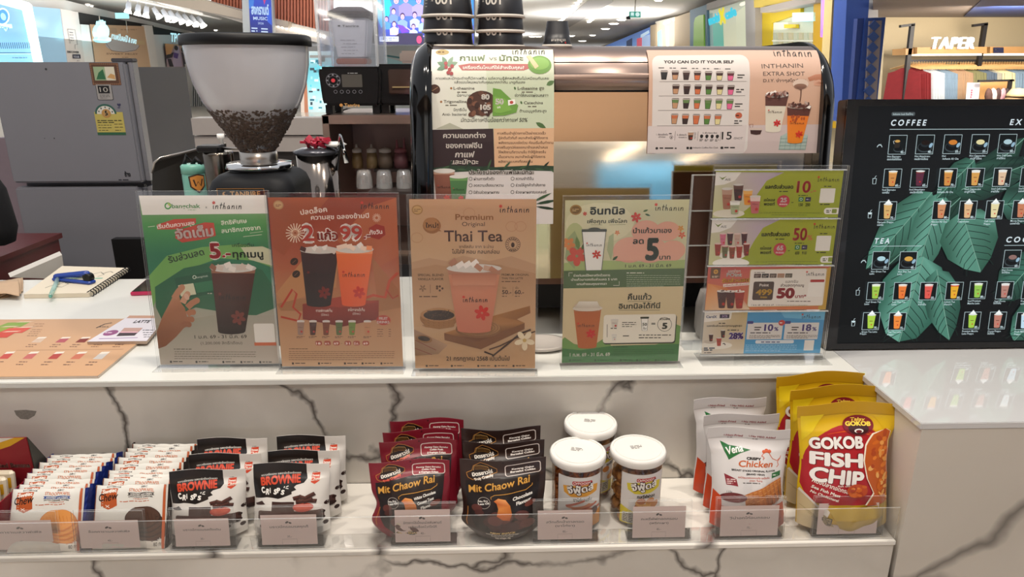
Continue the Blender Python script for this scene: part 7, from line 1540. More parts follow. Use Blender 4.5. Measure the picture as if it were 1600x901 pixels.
for i in range(4):
    o = MB().box((0, 0, .045), (.075, .012, .085), bev=.004).build('banana_snack_bar', mat('bar_wrap', 'd8ccb4', rough=.4), None)
    q = P(70, 80); q.pg([(0, 20), (70, 8), (70, 26), (0, 44)], 'd8a41c'); q.pg([(0, 50), (70, 34), (70, 40), (0, 58)], '8a1420'); q.build('print', lambda x, y, L: V((-.035 + x / 1000, -.0062 - L * .0001, .086 - y / 1000)), o, M_PAPER) if True else None
    o.location = (xr_ - .055, 1.01 + i * .020, z0 + .003); o.rotation_euler = (-.15, 0, 0); tag(o, 'cream and yellow snack bar in the red carton, %s from the front' % ('first', 'second', 'third', 'fourth')[i], 'snack bar', 'snack bars in the carton')

# ---- acrylic front guard and price cards
zg = (aty(570, 809, YF + .006).z + aty(1300, 792.5, YF + .006).z) / 2; xg = aty(1407, 791, YF + .006).x
t = thing('shelf_guard', 'long clear acrylic guard strip along the front of the snack shelf', 'guard', (-.5, YF + .006, ZS))
MB().slab([(-1.3, YF + .007, ZS + .0006), (xg, YF + .007, ZS + .0006), (xg, YF + .007, zg), (-1.3, YF + .007, zg)], (0, -.002, 0), 0, 1).build('front_plate', [M_ACR, M_EDGE], t)
MB().box(((-1.3 + xg) / 2, YF + .026, ZS + .0014), (xg + 1.3, .036, .0016)).build('base_plate', M_ACR, t)
cards = [(-12, 86, 813, 863, 799, 'คาราเมลวาฟเฟิล', '', '45.-', 'caramel wafer price card, leftmost'), (128, 221, 813, 864, 798, 'ช็อคคาราเมลวาฟเฟิล', '', '45.-', 'price card in front of the brown-edged wafers'),
         (276, 361, 810, 860, 794, 'บราวนี่กรอบรสดั้งเดิม', '', '35.-', 'price card before the left row of brownie crisps'), (410, 497, 804, 854, 791, 'บราวนี่กรอบรสคุกกี้', '', '35.-', 'price card before the right row of brownie crisps'),
         (618, 704, 796, 847, 786, 'มิตรชาวไร่เม็ดมะม่วงหิมพานต์', 'เคลือบช็อคไวท์โกโก้', '40.-', 'price card in front of the red nut pouches'), (840, 925, 797, 847, 781, 'สวีทเด็กน้ำตาลทอด', '(ขาไก่งา)', '85.-', 'price card before the front left jar'),
         (988, 1070, 791, 839, 782, 'กะหรี่พัฟทอดกรอบ', '(พริกเผา)', '85.-', 'price card before the right jar'), (1124, 1214, 790, 842, 777, 'วีน่าอกไก่อบกรอบ', '', '75.-', 'price card in front of the white chicken pouches'), (1276, 1369, 786, 834, 775, 'โกก๊อบ', '', '25.-', 'price card in front of the yellow fish chip bags')]
M_CARD = mat('card_pink', 'cdb8b2', rough=.5, vary=.01)
for i, (x0_, x1_, yt, yb, yh, l1, l2, pr_, lb) in enumerate(cards):
    Yc_ = YF + .0115; A = aty(x0_, yb, Yc_); B = aty(x1_, yb, Yc_); T = aty((x0_ + x1_) / 2, yt, Yc_ + .006); zt_ = T.z; A.z = B.z = max(min(A.z, B.z), ZS + .006)
    Wc = B.x - A.x; hgt = zt_ - A.z; ln_ = .006
    Th = aty((x0_ + x1_) / 2, yh, Yc_ + .007)
    h = thing('card_holder', 'clear acrylic holder of the ' + lb, 'holder', ((A.x + B.x) / 2, Yc_, ZS), 'price card holders')
    a0, b0_ = A.x - .008, B.x + .010; z0 = ZS + .0024
    MB().slab([(a0, Yc_ - .0008, z0), (b0_, Yc_ - .0008, z0), (b0_, Yc_ - .0008 + ln_ * 1.4, Th.z), (a0, Yc_ - .0008 + ln_ * 1.4, Th.z)], (0, -.0014, 0), 0, 1).build('front_plate', [M_ACR, M_EDGE], h)
    MB().slab([(a0, Yc_ + .0035, z0), (b0_, Yc_ + .0035, z0), (b0_, Yc_ + .0035 + ln_ * 1.4, Th.z - .001), (a0, Yc_ + .0035 + ln_ * 1.4, Th.z - .001)], (0, .0012, 0), 0, 1).build('back_plate', [M_ACR, M_EDGE], h)
    MB().box(((a0 + b0_) / 2, Yc_ + .014, z0 + .0006), (b0_ - a0, .026, .0012)).build('foot', M_ACR, h)
    q = P(90, 55); q.bg('e4d0ca'); q.t(l1, 45, 24, 4.0, '4a4040', 'c', min(62, 4.2 * len(l1)), .01)
    if l2: q.t(l2, 45, 31, 3.6, '4a4040', 'c', min(46, 3.6 * len(l2)), .01)
    q.t(pr_, 45, 42, 3.8, '4a4040', 'c'); q.e(42, 14, 3, 1.8, '3a3030', 10, rot=30); q.e(47, 15, 2.6, 1.6, '4a4040', 10, rot=-20)
    if i == 8: q.e(66, 23, 8, 5, '5a4a44', 12); q.e(68, 21, 5, 3, '8a7a70', 10); q.dash(58, 32, 20, 1, 1, 1.5, '8a7a74')
    q.ln([(33, 54), (33, 45), (57, 45), (57, 54)], .5, 'a8958f')
    o = q.build('price_card', lambda x, y, L: V((A.x + x / 90 * Wc, Yc_ + .0008 + (1 - y / 55) * ln_ - L * .00006, A.z + (1 - y / 55) * hgt)), None, M_PAPER, org=V((A.x, Yc_, A.z)))
    o.location = (A.x, Yc_, A.z); tag(o, 'pale pink ' + lb, 'price card', 'price cards')
# ================================================================== the mall behind
def vplane(a, b):
    d = (b - a); d.z = 0; d.normalize(); n = V((d.y, -d.x, 0)); 
    if (EYE - a).dot(n) < 0: n = -n
    return a, n
class Wall:
    def __init__(s, p, n): s.p, s.n = V(p), V(n).normalized()
    def at(s, x, y, off=0.0): return atp(x, y, s.p + s.n * off, s.n)
    def slab(s, pts, off=0.0, th=0.05): return MB().slab([s.at(x, y, off) for x, y in pts], -s.n * th)
    def decal(s, name, q, quad, parent, off=0.01, m=None, dz=.004):
        c = [s.at(x, y, off) for x, y in quad]
        def f(x, y, L): u, v = x / q.W, y / q.H; return c[0].lerp(c[1], u).lerp(c[3].lerp(c[2], u), v) + s.n * (L * dz)
        o = q.build(name, f, parent, m or M_PAPER, org=None if parent is not None else c[3])
        if parent is None: o.location = c[3]
        return o
def solo(o, label, cat, group=None):
    c = V((0, 0, 0)); bb = [V(b) for b in o.bound_box]; c = sum(bb, V()) / 8; c.z = min(b.z for b in bb); 
    if o.location.length < 1e-6: o.data.transform(Matrix.Translation(-c)); o.location = c
    ORG[o.name] = V(o.location); return tag(o, label, cat, group)
ZL = 2.9
LW = Wall(*vplane(atz(50, 5, ZL), atz(310, 55, ZL))); RW = Wall(*vplane(atz(1180, 0, ZL), atz(930, 75, ZL)))
M_SW = mat('shop_white', 'cfcbc6', rough=.6, vary=.02, vscale=1); M_CEIL = mat('ceiling_white', 'dcd9d4', rough=.7, vary=.02, vscale=.5, emis=0)
# ceilings
struct('ceiling', MB().box((0, 40, 3.35), (70, 62, .1)), M_CEIL)
tag(MB().box((0, -5.0, 3.35), (30, 7.0, .1)).build('ceiling_behind', mat('tan_ceiling', 'b89a80', rough=.6, emis=0), None), kind='structure')
tag(MB().box((0, -24.5, 3.35), (40, 32.0, .1)).build('ceiling_behind_white', M_CEIL, None), kind='structure')
tag(MB().box((0, 66, 3), (80, .2, 9)).build('wall_back', M_SW, None), kind='structure')
M_LAMP = mat('lamp_glow', 'fff4e2', emis=9, vary=.01); M_STRIP = mat('strip_glow', 'fff0d0', emis=1.5, vary=.01)
for i in range(6): solo(MB().box((-9 + i * 3.4, -19 - (i % 3) * 3.5, 3.28), (.3, 6, .03)).build('ceiling_strip_lamp', M_LAMP, None), '%s strip lamp from the left over the aisle behind the viewer' % ('first', 'second', 'third', 'fourth', 'fifth', 'sixth')[i], 'lamp', 'strip lamps behind the viewer')
for i, (x, w_, h_, c_) in enumerate(((-5.5, 3, 1.3, 'b04a50'), (-1.6, 3, 1.5, 'd090a0'), (1.6, 2, 1.3, 'a8b8a8'), (4.6, 2.6, 2.4, '58a0d8'), (8, 3, 2.6, '5a6a8a'))):
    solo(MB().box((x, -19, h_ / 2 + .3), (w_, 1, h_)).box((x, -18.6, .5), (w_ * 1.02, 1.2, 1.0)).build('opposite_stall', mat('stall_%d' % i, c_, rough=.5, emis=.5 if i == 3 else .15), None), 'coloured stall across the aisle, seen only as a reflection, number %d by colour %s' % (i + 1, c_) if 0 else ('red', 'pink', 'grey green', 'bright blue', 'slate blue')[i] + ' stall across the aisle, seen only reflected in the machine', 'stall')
struct('wall_front', MB().box((0, -40, 2), (60, .2, 5)), M_SW)

# ---- left facade
t = LW.slab([(-140, -60), (342, 60), (342, 330), (-140, 330)], -.25, .1).build('wall_left', M_SW, None); tag(t, kind='structure')
t = thing('lit_storefront', 'brightly lit blue glass shop front with a round badge, upper left corner', 'shop front', LW.at(20, 98))
q = P(100, 100, [(-60, -20), (46, 8), (66, 110), (-60, 110)]); q.bg('6f93bd', '6fa4d8', '86c4ea', '8fd4ee')
for i in range(17): x = -2 + i * 3.1; q.ln([(x, 61), (x + 2, 71)], 1, '1f4468')
q.ln([(-5, 78), (50, 78)], 1.2, '1c4a78'); q.ln([(-5, 80), (50, 80)], .8, 'd8f0f8'); q.dash(20, 86, 32, 1, 1, .9, '1c3a5c'); q.pg([(-10, 95), (14, 94), (19, 98), (20, 110), (-10, 110)], 'b8c078'); q.ln([(41, 16), (57, 98)], 1, '12283c')
q.e(4, 22, 10, 11, '2a86c8'); q.ring(4, 22, 10, 2, 'd8f4fa', 11); q.e(5, 22, 4, 5, '9ae0f0'); q.pg([(-8, 32), (18, 33), (19, 39), (12, 39), (9, 44), (5, 39), (-8, 37)], 'c8eef8'); q.t('STORY', -6, 38, 4, '3a8ab0', w=21, b=.02)
LW.decal('lit_panel', q, [(-60, -20), (46, 8), (66, 110), (-60, 110)], t, .02, mat('screen_soft', rough=.4, attr=True, emis=.75))
LW.slab([(-60, -28), (45, 4), (50, 8), (70, 110), (62, 110), (42, 16), (-60, -12)], .12, .1).build('lit_frame', mat('frame_glow', 'dff6f6', emis=.95, vary=.01), t)
LW.slab([(50, 10), (95, 14), (108, 110), (70, 110)], .02, .04).build('side_glass', mat('blue_glass', '86a9c0', rough=.15, emis=.35, vary=.03, vscale=2), t)
t = thing('shop_wall_sign', 'white shop wall with a speech bubble and the words DISCOVER YOUR', 'sign', LW.at(118, 98))
LW.slab([(95, 14), (122, 19), (134, 110), (108, 110)], .04, .06).build('panel', mat('panel_warm', 'c4bcb6', rough=.6), t)
q = P(30, 60, [(104, 40), (124, 43), (130, 98), (108, 98)]); q.ln([(105, 45), (117, 46), (121, 68), (117, 68), (117, 75)], .5, '3a3a44'); q.ln([(105, 45), (109, 66)], .5, '3a3a44')
for i in range(4): q.dash(108 + i * .5, 49 + i * 4, 8, 1, 1, .9, '4a4a54', i)
q.t('DISCOVER', 105, 81, 3.4, '2a2a34', w=19, b=.03); q.r(113, 83.5, 12.5, 7, '1a1a34'); q.t('YOUR', 114.5, 89.4, 3.6, 'd8d8e0', w=9, b=.03); q.dash(120, 94, 6, 1, 1, .8, '4a4a54')
LW.decal('print', q, [(104, 40), (124, 43), (130, 98), (108, 98)], t, .045)
t = thing('fruit_shop', 'tan shop with a glowing pineapple-shaped fruit sign, left of the freezer top', 'shop front', LW.at(180, 98))
LW.slab([(122, 19), (240, 40), (240, 110), (134, 110)], -.1, .1).build('dark_opening', mat('opening_black', '0c0b0b', rough=.8), t)
LW.slab([(126, 38), (140, 39), (150, 110), (132, 110)], .0, .05).build('jamb', M_SW, t)
q = P(120, 80, [(140, 38), (226, 41), (240, 108), (150, 108)]); q.bg('b08f70', 'b89878', 'c2a282'); q.e(188, 70, 26, 10, 'a8a4a4', 24); q.ln([(162, 66), (170, 78), (188, 80), (208, 77), (215, 70)], .7, '6a5a50'); q.t('SWEET FRUIT', 163, 84, 2.6, '7a5f4a', w=50, b=.02); q.dash(186, 88, 14, 1, 1, 1, '7a5f4a'); q.r(144, 42, 34, 8, 'a0866c', 2); q.dash(184, 45, 38, 1, 1, 1.4, '8a7058'); q.r(204, 62, 20, 6, 'b8a078')
LW.decal('menu_wall', q, [(140, 38), (226, 41), (240, 108), (150, 108)], t, .02)
GL = mat('sign_glow_cyan', 'a0e4f0', emis=.75, vary=.02)
def blob_pts(cx, cy, rx, ry, n=16): return [(cx + rx * math.cos(2 * PI * i / n), cy + ry * math.sin(2 * PI * i / n)) for i in range(n)]
LW.slab(blob_pts(161, 50, 10, 13), .5, .1).build('sign_fruit', GL, t); LW.slab(blob_pts(163, 62, 11, 5), .5, .1).build('sign_fruit_base', GL, t)
LW.slab([(156, 38), (157, 33), (160, 36), (161, 31), (163, 36), (165, 33), (165, 39)], .5, .1).build('sign_crown', GL, t)
q = P(48, 20, [(172, 48), (220, 55), (220, 70), (172, 66)]); q.t('กาแฟปั่นผลไม้ & ชาสด', 173, 60, 9, 'c8f4fa', w=46, b=.05, rot=-8); LW.decal('sign_letters', q, [(172, 48), (220, 55), (220, 70), (172, 66)], t, .5, M_SIGN)
MB().tube([LW.at(155, 25, .45), LW.at(156, 36, .45)], .012).tube([LW.at(197, 32, .45), LW.at(199, 52, .45)], .012).build('hanger_rod', M_STEEL, t)
LW.slab([(183, 20), (201, 20), (202, 29), (184, 29)], .3, .06).build('exit_box', GL, t)
LW.slab([(226, 39), (238, 40), (248, 110), (238, 110)], .06, .1).build('pillar', M_SW, t)
t = thing('clothes_shop', 'white shop with glowing cyan letters and a photo poster, left of the bean hopper', 'shop front', LW.at(280, 100))
LW.slab([(238, 41), (320, 58), (320, 110), (246, 110)], -.1, .1).build('dark_opening', mat('opening_black'), t)
LW.slab([(240, 54), (296, 55), (330, 60), (330, 112), (246, 112)], -.04, .06).build('inner_wall', mat('pale_wall', 'c8c6c4', rough=.6), t)
q = P(50, 16, [(264, 48), (312, 52), (312, 68), (264, 66)]); q.t('TPOP SHOP', 266, 65, 14, 'b8f0fa', w=46, b=.03); LW.decal('sign_letters', q, [(264, 48), (312, 52), (312, 68), (264, 66)], t, .4, M_SIGN)
q = P(40, 50, [(257, 68), (289, 70), (292, 107), (261, 105)]); q.bg('c8a078', 'b89ab0', 'b8a0a0'); q.pg([(272, 72), (278, 72), (284, 104), (268, 104)], 'c8b4cc'); q.e(274, 75, 3, 4, '2a1a1c'); q.pg([(270, 82), (278, 84), (276, 92), (270, 90)], '5a3a8a'); q.pg([(258, 84), (270, 82), (268, 90), (259, 92)], '2a2022'); q.e(285, 78, 3, 4, '3a2a28'); q.pg([(282, 82), (289, 82), (290, 104), (286, 104)], '3a2a34'); q.pg([(261, 92), (266, 92), (270, 104), (264, 104)], '2a2228'); q.pg([(257, 68), (270, 69), (266, 84), (258, 86)], 'd89a60')
LW.decal('photo_poster', q, [(257, 68), (289, 70), (292, 107), (261, 105)], t, .03)
# behind the bean hopper, right: lit tech shop
SW_ = Wall((0, 26, 0), (0, -1, 0))
t = thing('tech_shop', 'bright cyan lit electronics shop between the bean hopper and the blender', 'shop front', SW_.at(495, 180))
q = P(80, 120, [(470, 80), (522, 80), (522, 185), (470, 185)]); q.bg('b8c8cc', '6fc0d0', '8ad8e4', 'c8e4e8', 'c8d4d8'); rr = random.Random(6)
q.pg([(470, 80), (476, 80), (480, 185), (470, 185)], 'd8c8bc'); q.pg([(474, 88), (478, 90), (482, 180), (476, 180)], 'b87a5c')
for i in range(60): x, y = rr.uniform(482, 518), rr.uniform(90, 170); q.r(x, y, rr.uniform(2, 7), rr.uniform(2, 5), rr.choice(['2a6a80', '5ad0e4', 'd8f8fa', '3a4a54', 'a8f0f4', '4a90a0', 'e8ffff']))
q.r(484, 86, 36, 4, '8a8a88'); q.r(500, 88, 8, 8, '5a5a58')
SW_.decal('interior', q, [(470, 80), (522, 80), (522, 185), (470, 185)], t, 0, mat('shop_print_glow', rough=.5, attr=True, emis=.45))  # interior lighting put into the print as emission
t = thing('column_slats', 'white ribbed shop wall low behind the bean hopper', 'wall panel', SW_.at(305, 190, -4))
SW_.slab([(280, 100), (332, 100), (332, 230), (280, 230)], -4.5, .2).build('panel', M_SW, t)
m = MB(); 
for i in range(10): x = 300 + i * 3.2; m.slab([SW_.at(x, 130, -4), SW_.at(x + 1, 130, -4), SW_.at(x + 1, 190, -4), SW_.at(x, 190, -4)], (0, .2, 0))
m.build('ribs', mat('rib_grey', 'a8a8a8', rough=.6), t)
t = solo(SW_.slab([(320, 96), (480, 96), (480, 200), (320, 200)], -6, .2).build('pale_wall_far', mat('far_wall', 'c4c4cc', rough=.7), None), 'pale far wall seen faintly through the bean hopper', 'wall panel')
t = solo(SW_.slab([(508, 60), (604, 72), (700, 70), (700, 185), (508, 185)], -8, .2).build('far_storefronts', mat('far_wall_2', 'b8bcc0', rough=.6, emis=.1), None), 'pale far storefronts behind the blenders', 'wall panel')
q = P(90, 90, [(600, 72), (660, 72), (660, 180), (600, 180)]); q.bg('b4b8b8', 'c0ccd0', 'b8c8d0'); q.ln([(600, 86), (640, 92)], 2, '4a7a80'); q.pg([(600, 88), (628, 96), (660, 98), (660, 110), (600, 110)], 'a8d0d8')
SW_.decal('storefront_print', q, [(600, 72), (660, 72), (660, 180), (600, 180)], None, -7.9)
o = bpy.data.objects['storefront_print']; solo(o, 'pale glass storefront strip low beside the second blender', 'shop front')

# ---- upper level: terracotta slats, fascia with lamps, banner, ceilings
UW = Wall((0, 17, 0), (0, -1, 0))
t = thing('slatted_bulkhead', 'terracotta slatted bulkhead high between the banner and the tall blender', 'bulkhead', UW.at(468, 50))
M_TC = mat('terracotta_slat', 'c8765a', rough=.6, vary=.1, vscale=2); m = MB()
for i in range(36):
    x = 334 + i * 5.0
    if 378 < x < 424: continue
    yb = 4 + (x - 334) * .245 if x < 380 else 29 + (x - 425) * .245; m.slab([UW.at(x, -30), UW.at(x + 3.2, -30), UW.at(x + 3.2, yb + .6), UW.at(x, yb)], (0, .12, 0))
tag(m.build('slats', M_TC, t), kind='stuff')
UW.slab([(330, -30), (520, -30), (520, 52), (425, 30), (380, 16), (330, 4)], -.1, .1).build('backing', mat('terracotta_dark', '93503c', rough=.7), t)
t2 = thing('lamp_fascia', 'curved pale fascia with a row of small lamps under the terracotta slats', 'fascia', UW.at(450, 60))
UW.slab([(300, -6), (380, 15), (425, 29), (520, 51), (520, 72), (425, 50), (380, 36), (300, 12)], .3, .5).build('fascia', mat('fascia_grey', 'c2bbb4', rough=.5), t2)
UW.slab([(180, -30), (300, -6), (380, 18), (450, 33), (450, 44), (380, 30), (300, 14), (180, -10)], .6, .6).build('cove', mat('cove_beige', 'b4a696', rough=.4), t2)
for i in range(13):
    x = 428 + i * 6.5; y = 38 + (x - 428) * .235
    UW.slab([(x - 1.6, y + 3), (x - 1, y - 2), (x + 1, y - 2), (x + 1.6, y + 3)], .34, .02).build('lamp', M_LAMP, t2)
t = thing('hanging_banner', 'tall blue lit banner hanging above the bean hopper', 'banner', UW.at(405, 60, 1))
UW.slab([(377, -30), (388, -30), (391, 60), (380, 60)], 1.0, .15).slab([UW.at(421, -30, 1), UW.at(424, -30, 1), UW.at(428, 58, 1), UW.at(425, 58, 1)], (0, .15, 0)).build('frame', mat('banner_frame', 'a8adb0', rough=.4), t)
q = P(38, 90, [(387, -30), (422, -30), (426, 58), (392, 56)]); q.bg('2848c0', '2a50d0', '2438a8', '202c70'); q.pg([(387, -30), (400, -30), (396, 10), (388, 14)], '3a80e0'); q.pg([(410, -5), (417, -5), (413, 8)], 'c83a8a'); q.pg([(416, 20), (424, 10), (425, 40), (418, 34)], '3060e0')
q.t('สงกรานต์', 393, 22, 14, 'c0dcfc', w=27, b=.05); q.t('MUSIC', 396, 31, 5, 'c8e0ff', w=22, b=.02); q.t('2026', 403, 38, 3.4, 'c8e0ff', w=9); 
for k in range(3): q.dash(393, 43 + k * 4.4, 13, 1, 1, 2, 'd0e4ff', k); q.dash(408, 44 + k * 4.4, 15, 1, 1, 2, 'd0e4ff', k + 5)
UW.decal('lit_print', q, [(387, -30), (422, -30), (426, 58), (392, 56)], t, 1.02, M_SIGN)
# LED screen with a crowd
t = thing('led_wall', 'large blue led screen showing a group of people, behind the paper cups', 'screen', UW.at(660, 72))
UW.slab([(588, -40), (742, -40), (742, 71), (592, 71)], .2, .3).build('casing', mat('led_casing', '5a6070', rough=.4), t)
q = P(150, 110, [(588, -40), (740, -40), (740, 69), (592, 69)]); q.bg('1a8ae0', '2a8ce8', '4a78d8', '3a50b8', '2a3470')
q.pg([(588, 0), (606, -10), (614, 14), (596, 44), (590, 30)], '28b8f0'); q.pg([(668, -20), (740, -20), (740, 40), (700, 20)], '2a78e0'); q.pg([(664, 2), (684, 2), (680, 50), (668, 50)], '30a8f0'); rr = random.Random(12)
SKN = ['c8a4c8', 'd8b0c0', 'b898c8', 'd0a8b8']
def person2(x, y, s_, body, hair='3a2a58'):
    q.pg([(x - 6 * s_, y + 16 * s_), (x - 6.5 * s_, y + 7 * s_), (x - 2 * s_, y + 4 * s_), (x + 2 * s_, y + 4 * s_), (x + 6.5 * s_, y + 7 * s_), (x + 6 * s_, y + 16 * s_)], body)
    q.e(x, y - .8 * s_, 3.3 * s_, 4.4 * s_, hair, 12); q.e(x, y + .4 * s_, 2.6 * s_, 3.5 * s_, rr.choice(SKN), 12); q.r(x - 1.4 * s_, y - .2 * s_, .8 * s_, .5 * s_, '3a2a4a'); q.r(x + .6 * s_, y - .2 * s_, .8 * s_, .5 * s_, '3a2a4a'); q.r(x - .8 * s_, y + 1.8 * s_, 1.6 * s_, .5 * s_, '8a4a6a')
for a in ((619, 0, 1.6, '6a70c8'), (634, -2, 1.7, '8a80d0'), (654, 0, 1.6, '9a90d8'), (615, 18, 1.1, '6a88d0'), (629, 26, 1.2, '7a98e0'), (648, 24, 1.2, 'a8b0e8'), (661, 31, 1.15, '98b0d8'), (669, 20, 1.1, '4a80d8'), (604, 30, 1.0, '4a88d0'), (646, 42, 1.0, 'a8b8e8'), (616, 38, 1.05, 'd8b8d8'), (678, 44, 1.0, '3a70d8'), (700, 30, 1.1, '4a68d0'), (716, 20, 1.1, '5a70e0'), (722, 44, 1.0, '3a60d0')): person2(*a)
q.pg([(620, 38), (630, 40), (640, 50), (628, 52)], '6a3ac0'); q.ln([(634, 42), (652, 56), (684, 58)], 1.6, 'c8a8e8'); q.pg([(624, 52), (660, 52), (664, 69), (600, 69)], '2a2448'); q.r(593, 57, 30, 8, 'c8d4f0', 1); q.dash(596, 59, 24, 2, 3, 1, '4a60a8'); q.e(655, 62, 4, 6, 'd83a6a'); q.pg([(664, 60), (740, 58), (740, 69), (664, 69)], '2a44c8')
UW.decal('display', q, [(588, -40), (740, -40), (740, 69), (592, 69)], t, .22, mat('led_display', rough=.5, attr=True, emis=1.15))
# ceiling fittings
def on_ceil(x, y, z=3.29): return atz(x, y, z)
DL = []; n_ = 0
for x, y, r_ in ((137, 7, .10), (143, 9, .08), (103, 3, .10), (262, 33, .12), (267, 34, .12), (303, 40, .12), (308, 41, .12), (337, 47, .14), (832, 57, .35), (841, 57, .35), (892, 56, .4), (910, 64, .45), (959, 37, .35), (946, 45, .35), (971, 31, .3), (1006, 12, .25), (1029, 0, .2), (926, 55, .3), (634, 80, .3), (638, 82, .3)):
    c = on_ceil(x, y); n_ += 1
    o = MB().lathe([(.001, -.03), (r_ * .45, -.03), (r_ * .45, 0), (r_ * .6, .0), (r_ * .6, .05)], c, 16).build('ceiling_downlight', [M_LAMP], None); DL.append((x, y, o)); solo(o, '', 'lamp', 'round ceiling downlights')
NUM = ('leftmost', 'second', 'third', 'fourth', 'fifth', 'sixth', 'seventh', 'eighth', 'ninth', 'tenth', 'eleventh', 'twelfth', 'thirteenth', 'fourteenth', 'fifteenth', 'sixteenth', 'seventeenth', 'eighteenth', 'nineteenth', 'rightmost')
for i, (x, y, o) in enumerate(sorted(DL, key=lambda q_: q_[:2])): o['label'] = 'small round ceiling downlight, %s counted from the left of the photo' % NUM[i]
# track spotlights over the left shops
t = thing('light_track', 'long ceiling track over the left shops', 'light track', on_ceil(260, 8))
MB().tube([atz(195, -4, 3.1), atz(345, 30, 3.1)], .03).tube([atz(248, 2, 3.1), atz(315, 22, 3.1)], .05).build('rail', M_SW, t)
M_SPOT = mat('spot_body', 'a8acb4', rough=.4)
sp0 = None
for i, (x, y) in enumerate(((201, 13), (216, 17), (229, 20), (242, 22), (256, 25), (267, 27), (278, 30), (289, 32), (300, 34), (311, 36))):
    c = atz(x, y - 6, 2.95); s_ = c.y / 15
    o = thing('track_spotlight', 'white track spotlight above the left shops, %s from the left' % ('first', 'second', 'third', 'fourth', 'fifth', 'sixth', 'seventh', 'eighth', 'ninth', 'tenth')[i], 'lamp', c, 'track spotlights')
    R_ = Matrix.Rotation(-.5 if i > 2 else .25, 3, 'Y'); MB().lathe([(.035 * s_, .05 * s_), (.05 * s_, -.02 * s_), (.05 * s_, -.1 * s_)], c, 12, R=R_).build('body', M_SPOT, o)
    MB().lathe([(.048 * s_, -.1 * s_), (.07 * s_, -.16 * s_), (.001, -.165 * s_)], c, 12, R=R_).build('glow', M_LAMP, o); MB().tube([c, V((c.x, c.y, 3.31))], .008).build('stem', M_SPOT, o)
# linear louvre lights
for j, (x0_, y0_, x1_, y1_, n, lb) in enumerate(((948, 12, 921, 34, 9, 'slanted louvred ceiling light right of the small cup'), (906, 2, 872, 38, 9, 'slanted row of white light bars above the small cup'), (720, -3, 760, 12, 1, ''))):
    if n == 1: continue
    t = thing('louvre_light', lb, 'lamp', on_ceil((x0_ + x1_) / 2, (y0_ + y1_) / 2))
    for i in range(n):
        f = i / (n - 1); c = on_ceil(x0_ + (x1_ - x0_) * f, y0_ + (y1_ - y0_) * f, 3.26); s_ = c.y / 1100
        MB().box(c, (5.0 * s_ * (1 - f * .3), 12 * s_ * (1 + f), .03)).build('bar', M_LAMP, t)
c0, c1_ = on_ceil(940, 2, 3.27), on_ceil(870, 52, 3.27)
t = solo(MB().slab([on_ceil(955, -8, 3.28), on_ceil(958, 3, 3.28), on_ceil(868, 55, 3.28), on_ceil(856, 54, 3.28), on_ceil(930, -8, 3.28)], (0, 0, .05)).build('ceiling_recess', mat('recess_grey', 'a8a4a2', rough=.6), None), 'grey diagonal ceiling recess holding the light bars', 'ceiling recess')
# exit sign
EW = Wall((0, 20, 0), (0, -1, 0)); t = thing('exit_sign', 'green and white exit sign hanging from the ceiling', 'sign', EW.at(993, 28))
EW.slab([(984, 18), (1001, 18), (1001, 27), (984, 27)], 0, .1).build('box', mat('exit_green', '2a8a78', emis=.4), t); EW.slab([(979, 26), (985, 24), (985, 30), (980, 30)], 0, .1).build('bracket', M_MBLACK, t); MB().tube([EW.at(992, 18), V((EW.at(992, 18).x, 20, 3.31))], .015).build('rod', M_STEEL, t)
q = P(17, 9); q.bg('2f9a86'); q.r(1.5, 1.5, 5, 6, 'd8f4f0', 1); q.e(12, 4.5, 3.4, 3.4, 'd8f4f0'); q.t('EXIT', 2, 8, 2, '2f9a86', w=4, b=.05); EW.decal('print', q, [(984, 18), (1001, 18), (1001, 27), (984, 27)], t, .02, M_SIGN)

# ---- right facade
t = tag(RW.slab([(925, 76), (1190, -2), (1420, -70), (1420, 330), (925, 330)], -.3, .1).build('wall_right', mat('beige_wall', 'c4b494', rough=.6, vary=.02), None), kind='structure')
t = thing('shop_row_far', 'far blue lit storefront at the end of the right arcade', 'shop front', RW.at(985, 78))
q = P(80, 40, [(940, 74), (1016, 42), (1016, 82), (940, 82)]); q.bg('4a70b8', '6f9ad8', '9ab8e0'); q.r(976, 66, 10, 12, 'd85a70', rot=0); q.r(988, 62, 26, 16, 'a8c0e8'); q.pg([(985, 60), (1012, 48), (1014, 52), (985, 64)], 'c8e4f8'); q.pg([(960, 70), (968, 66), (968, 82), (960, 82)], '203860')
RW.decal('lit_front', q, [(940, 74), (1016, 42), (1016, 82), (940, 82)], t, .05, mat('shop_print_glow'))
t = thing('beige_shop', 'beige lit shop with small ceiling lamps on the right arcade', 'shop front', RW.at(1038, 78))
RW.slab([(1054, 27), (1080, 18), (1080, 84), (1054, 84)], .1, .2).build('pillar', mat('pillar_beige', 'b8a68c', rough=.6), t)
RW.slab([(1016, 40), (1024, 38), (1024, 84), (1016, 84)], .1, .2).build('pillar', mat('pillar_beige', 'b8a68c', rough=.6), t)
q = P(32, 56, [(1024, 34), (1056, 26), (1056, 80), (1024, 82)]); q.bg('b8b0a0', 'c8b89c', 'b89c7c'); q.pg([(1028, 50), (1034, 46), (1036, 78), (1028, 80)], '9ad0ec'); q.pg([(1040, 40), (1046, 40), (1046, 78), (1042, 78)], 'dcd8c4'); q.ln([(1025, 36), (1025, 80)], 1, '3a342c')
for x, y in ((1040, 36), (1045, 34), (1054, 30)): q.e(x, y, 3.4, 3, 'fff8e8', 10)
RW.decal('interior', q, [(1024, 34), (1056, 26), (1056, 80), (1024, 82)], t, .05, mat('shop_print_glow'))
t = thing('blue_arch_wall', 'slate blue wall with a lime green arched door on the right arcade', 'wall panel', RW.at(1090, 78))
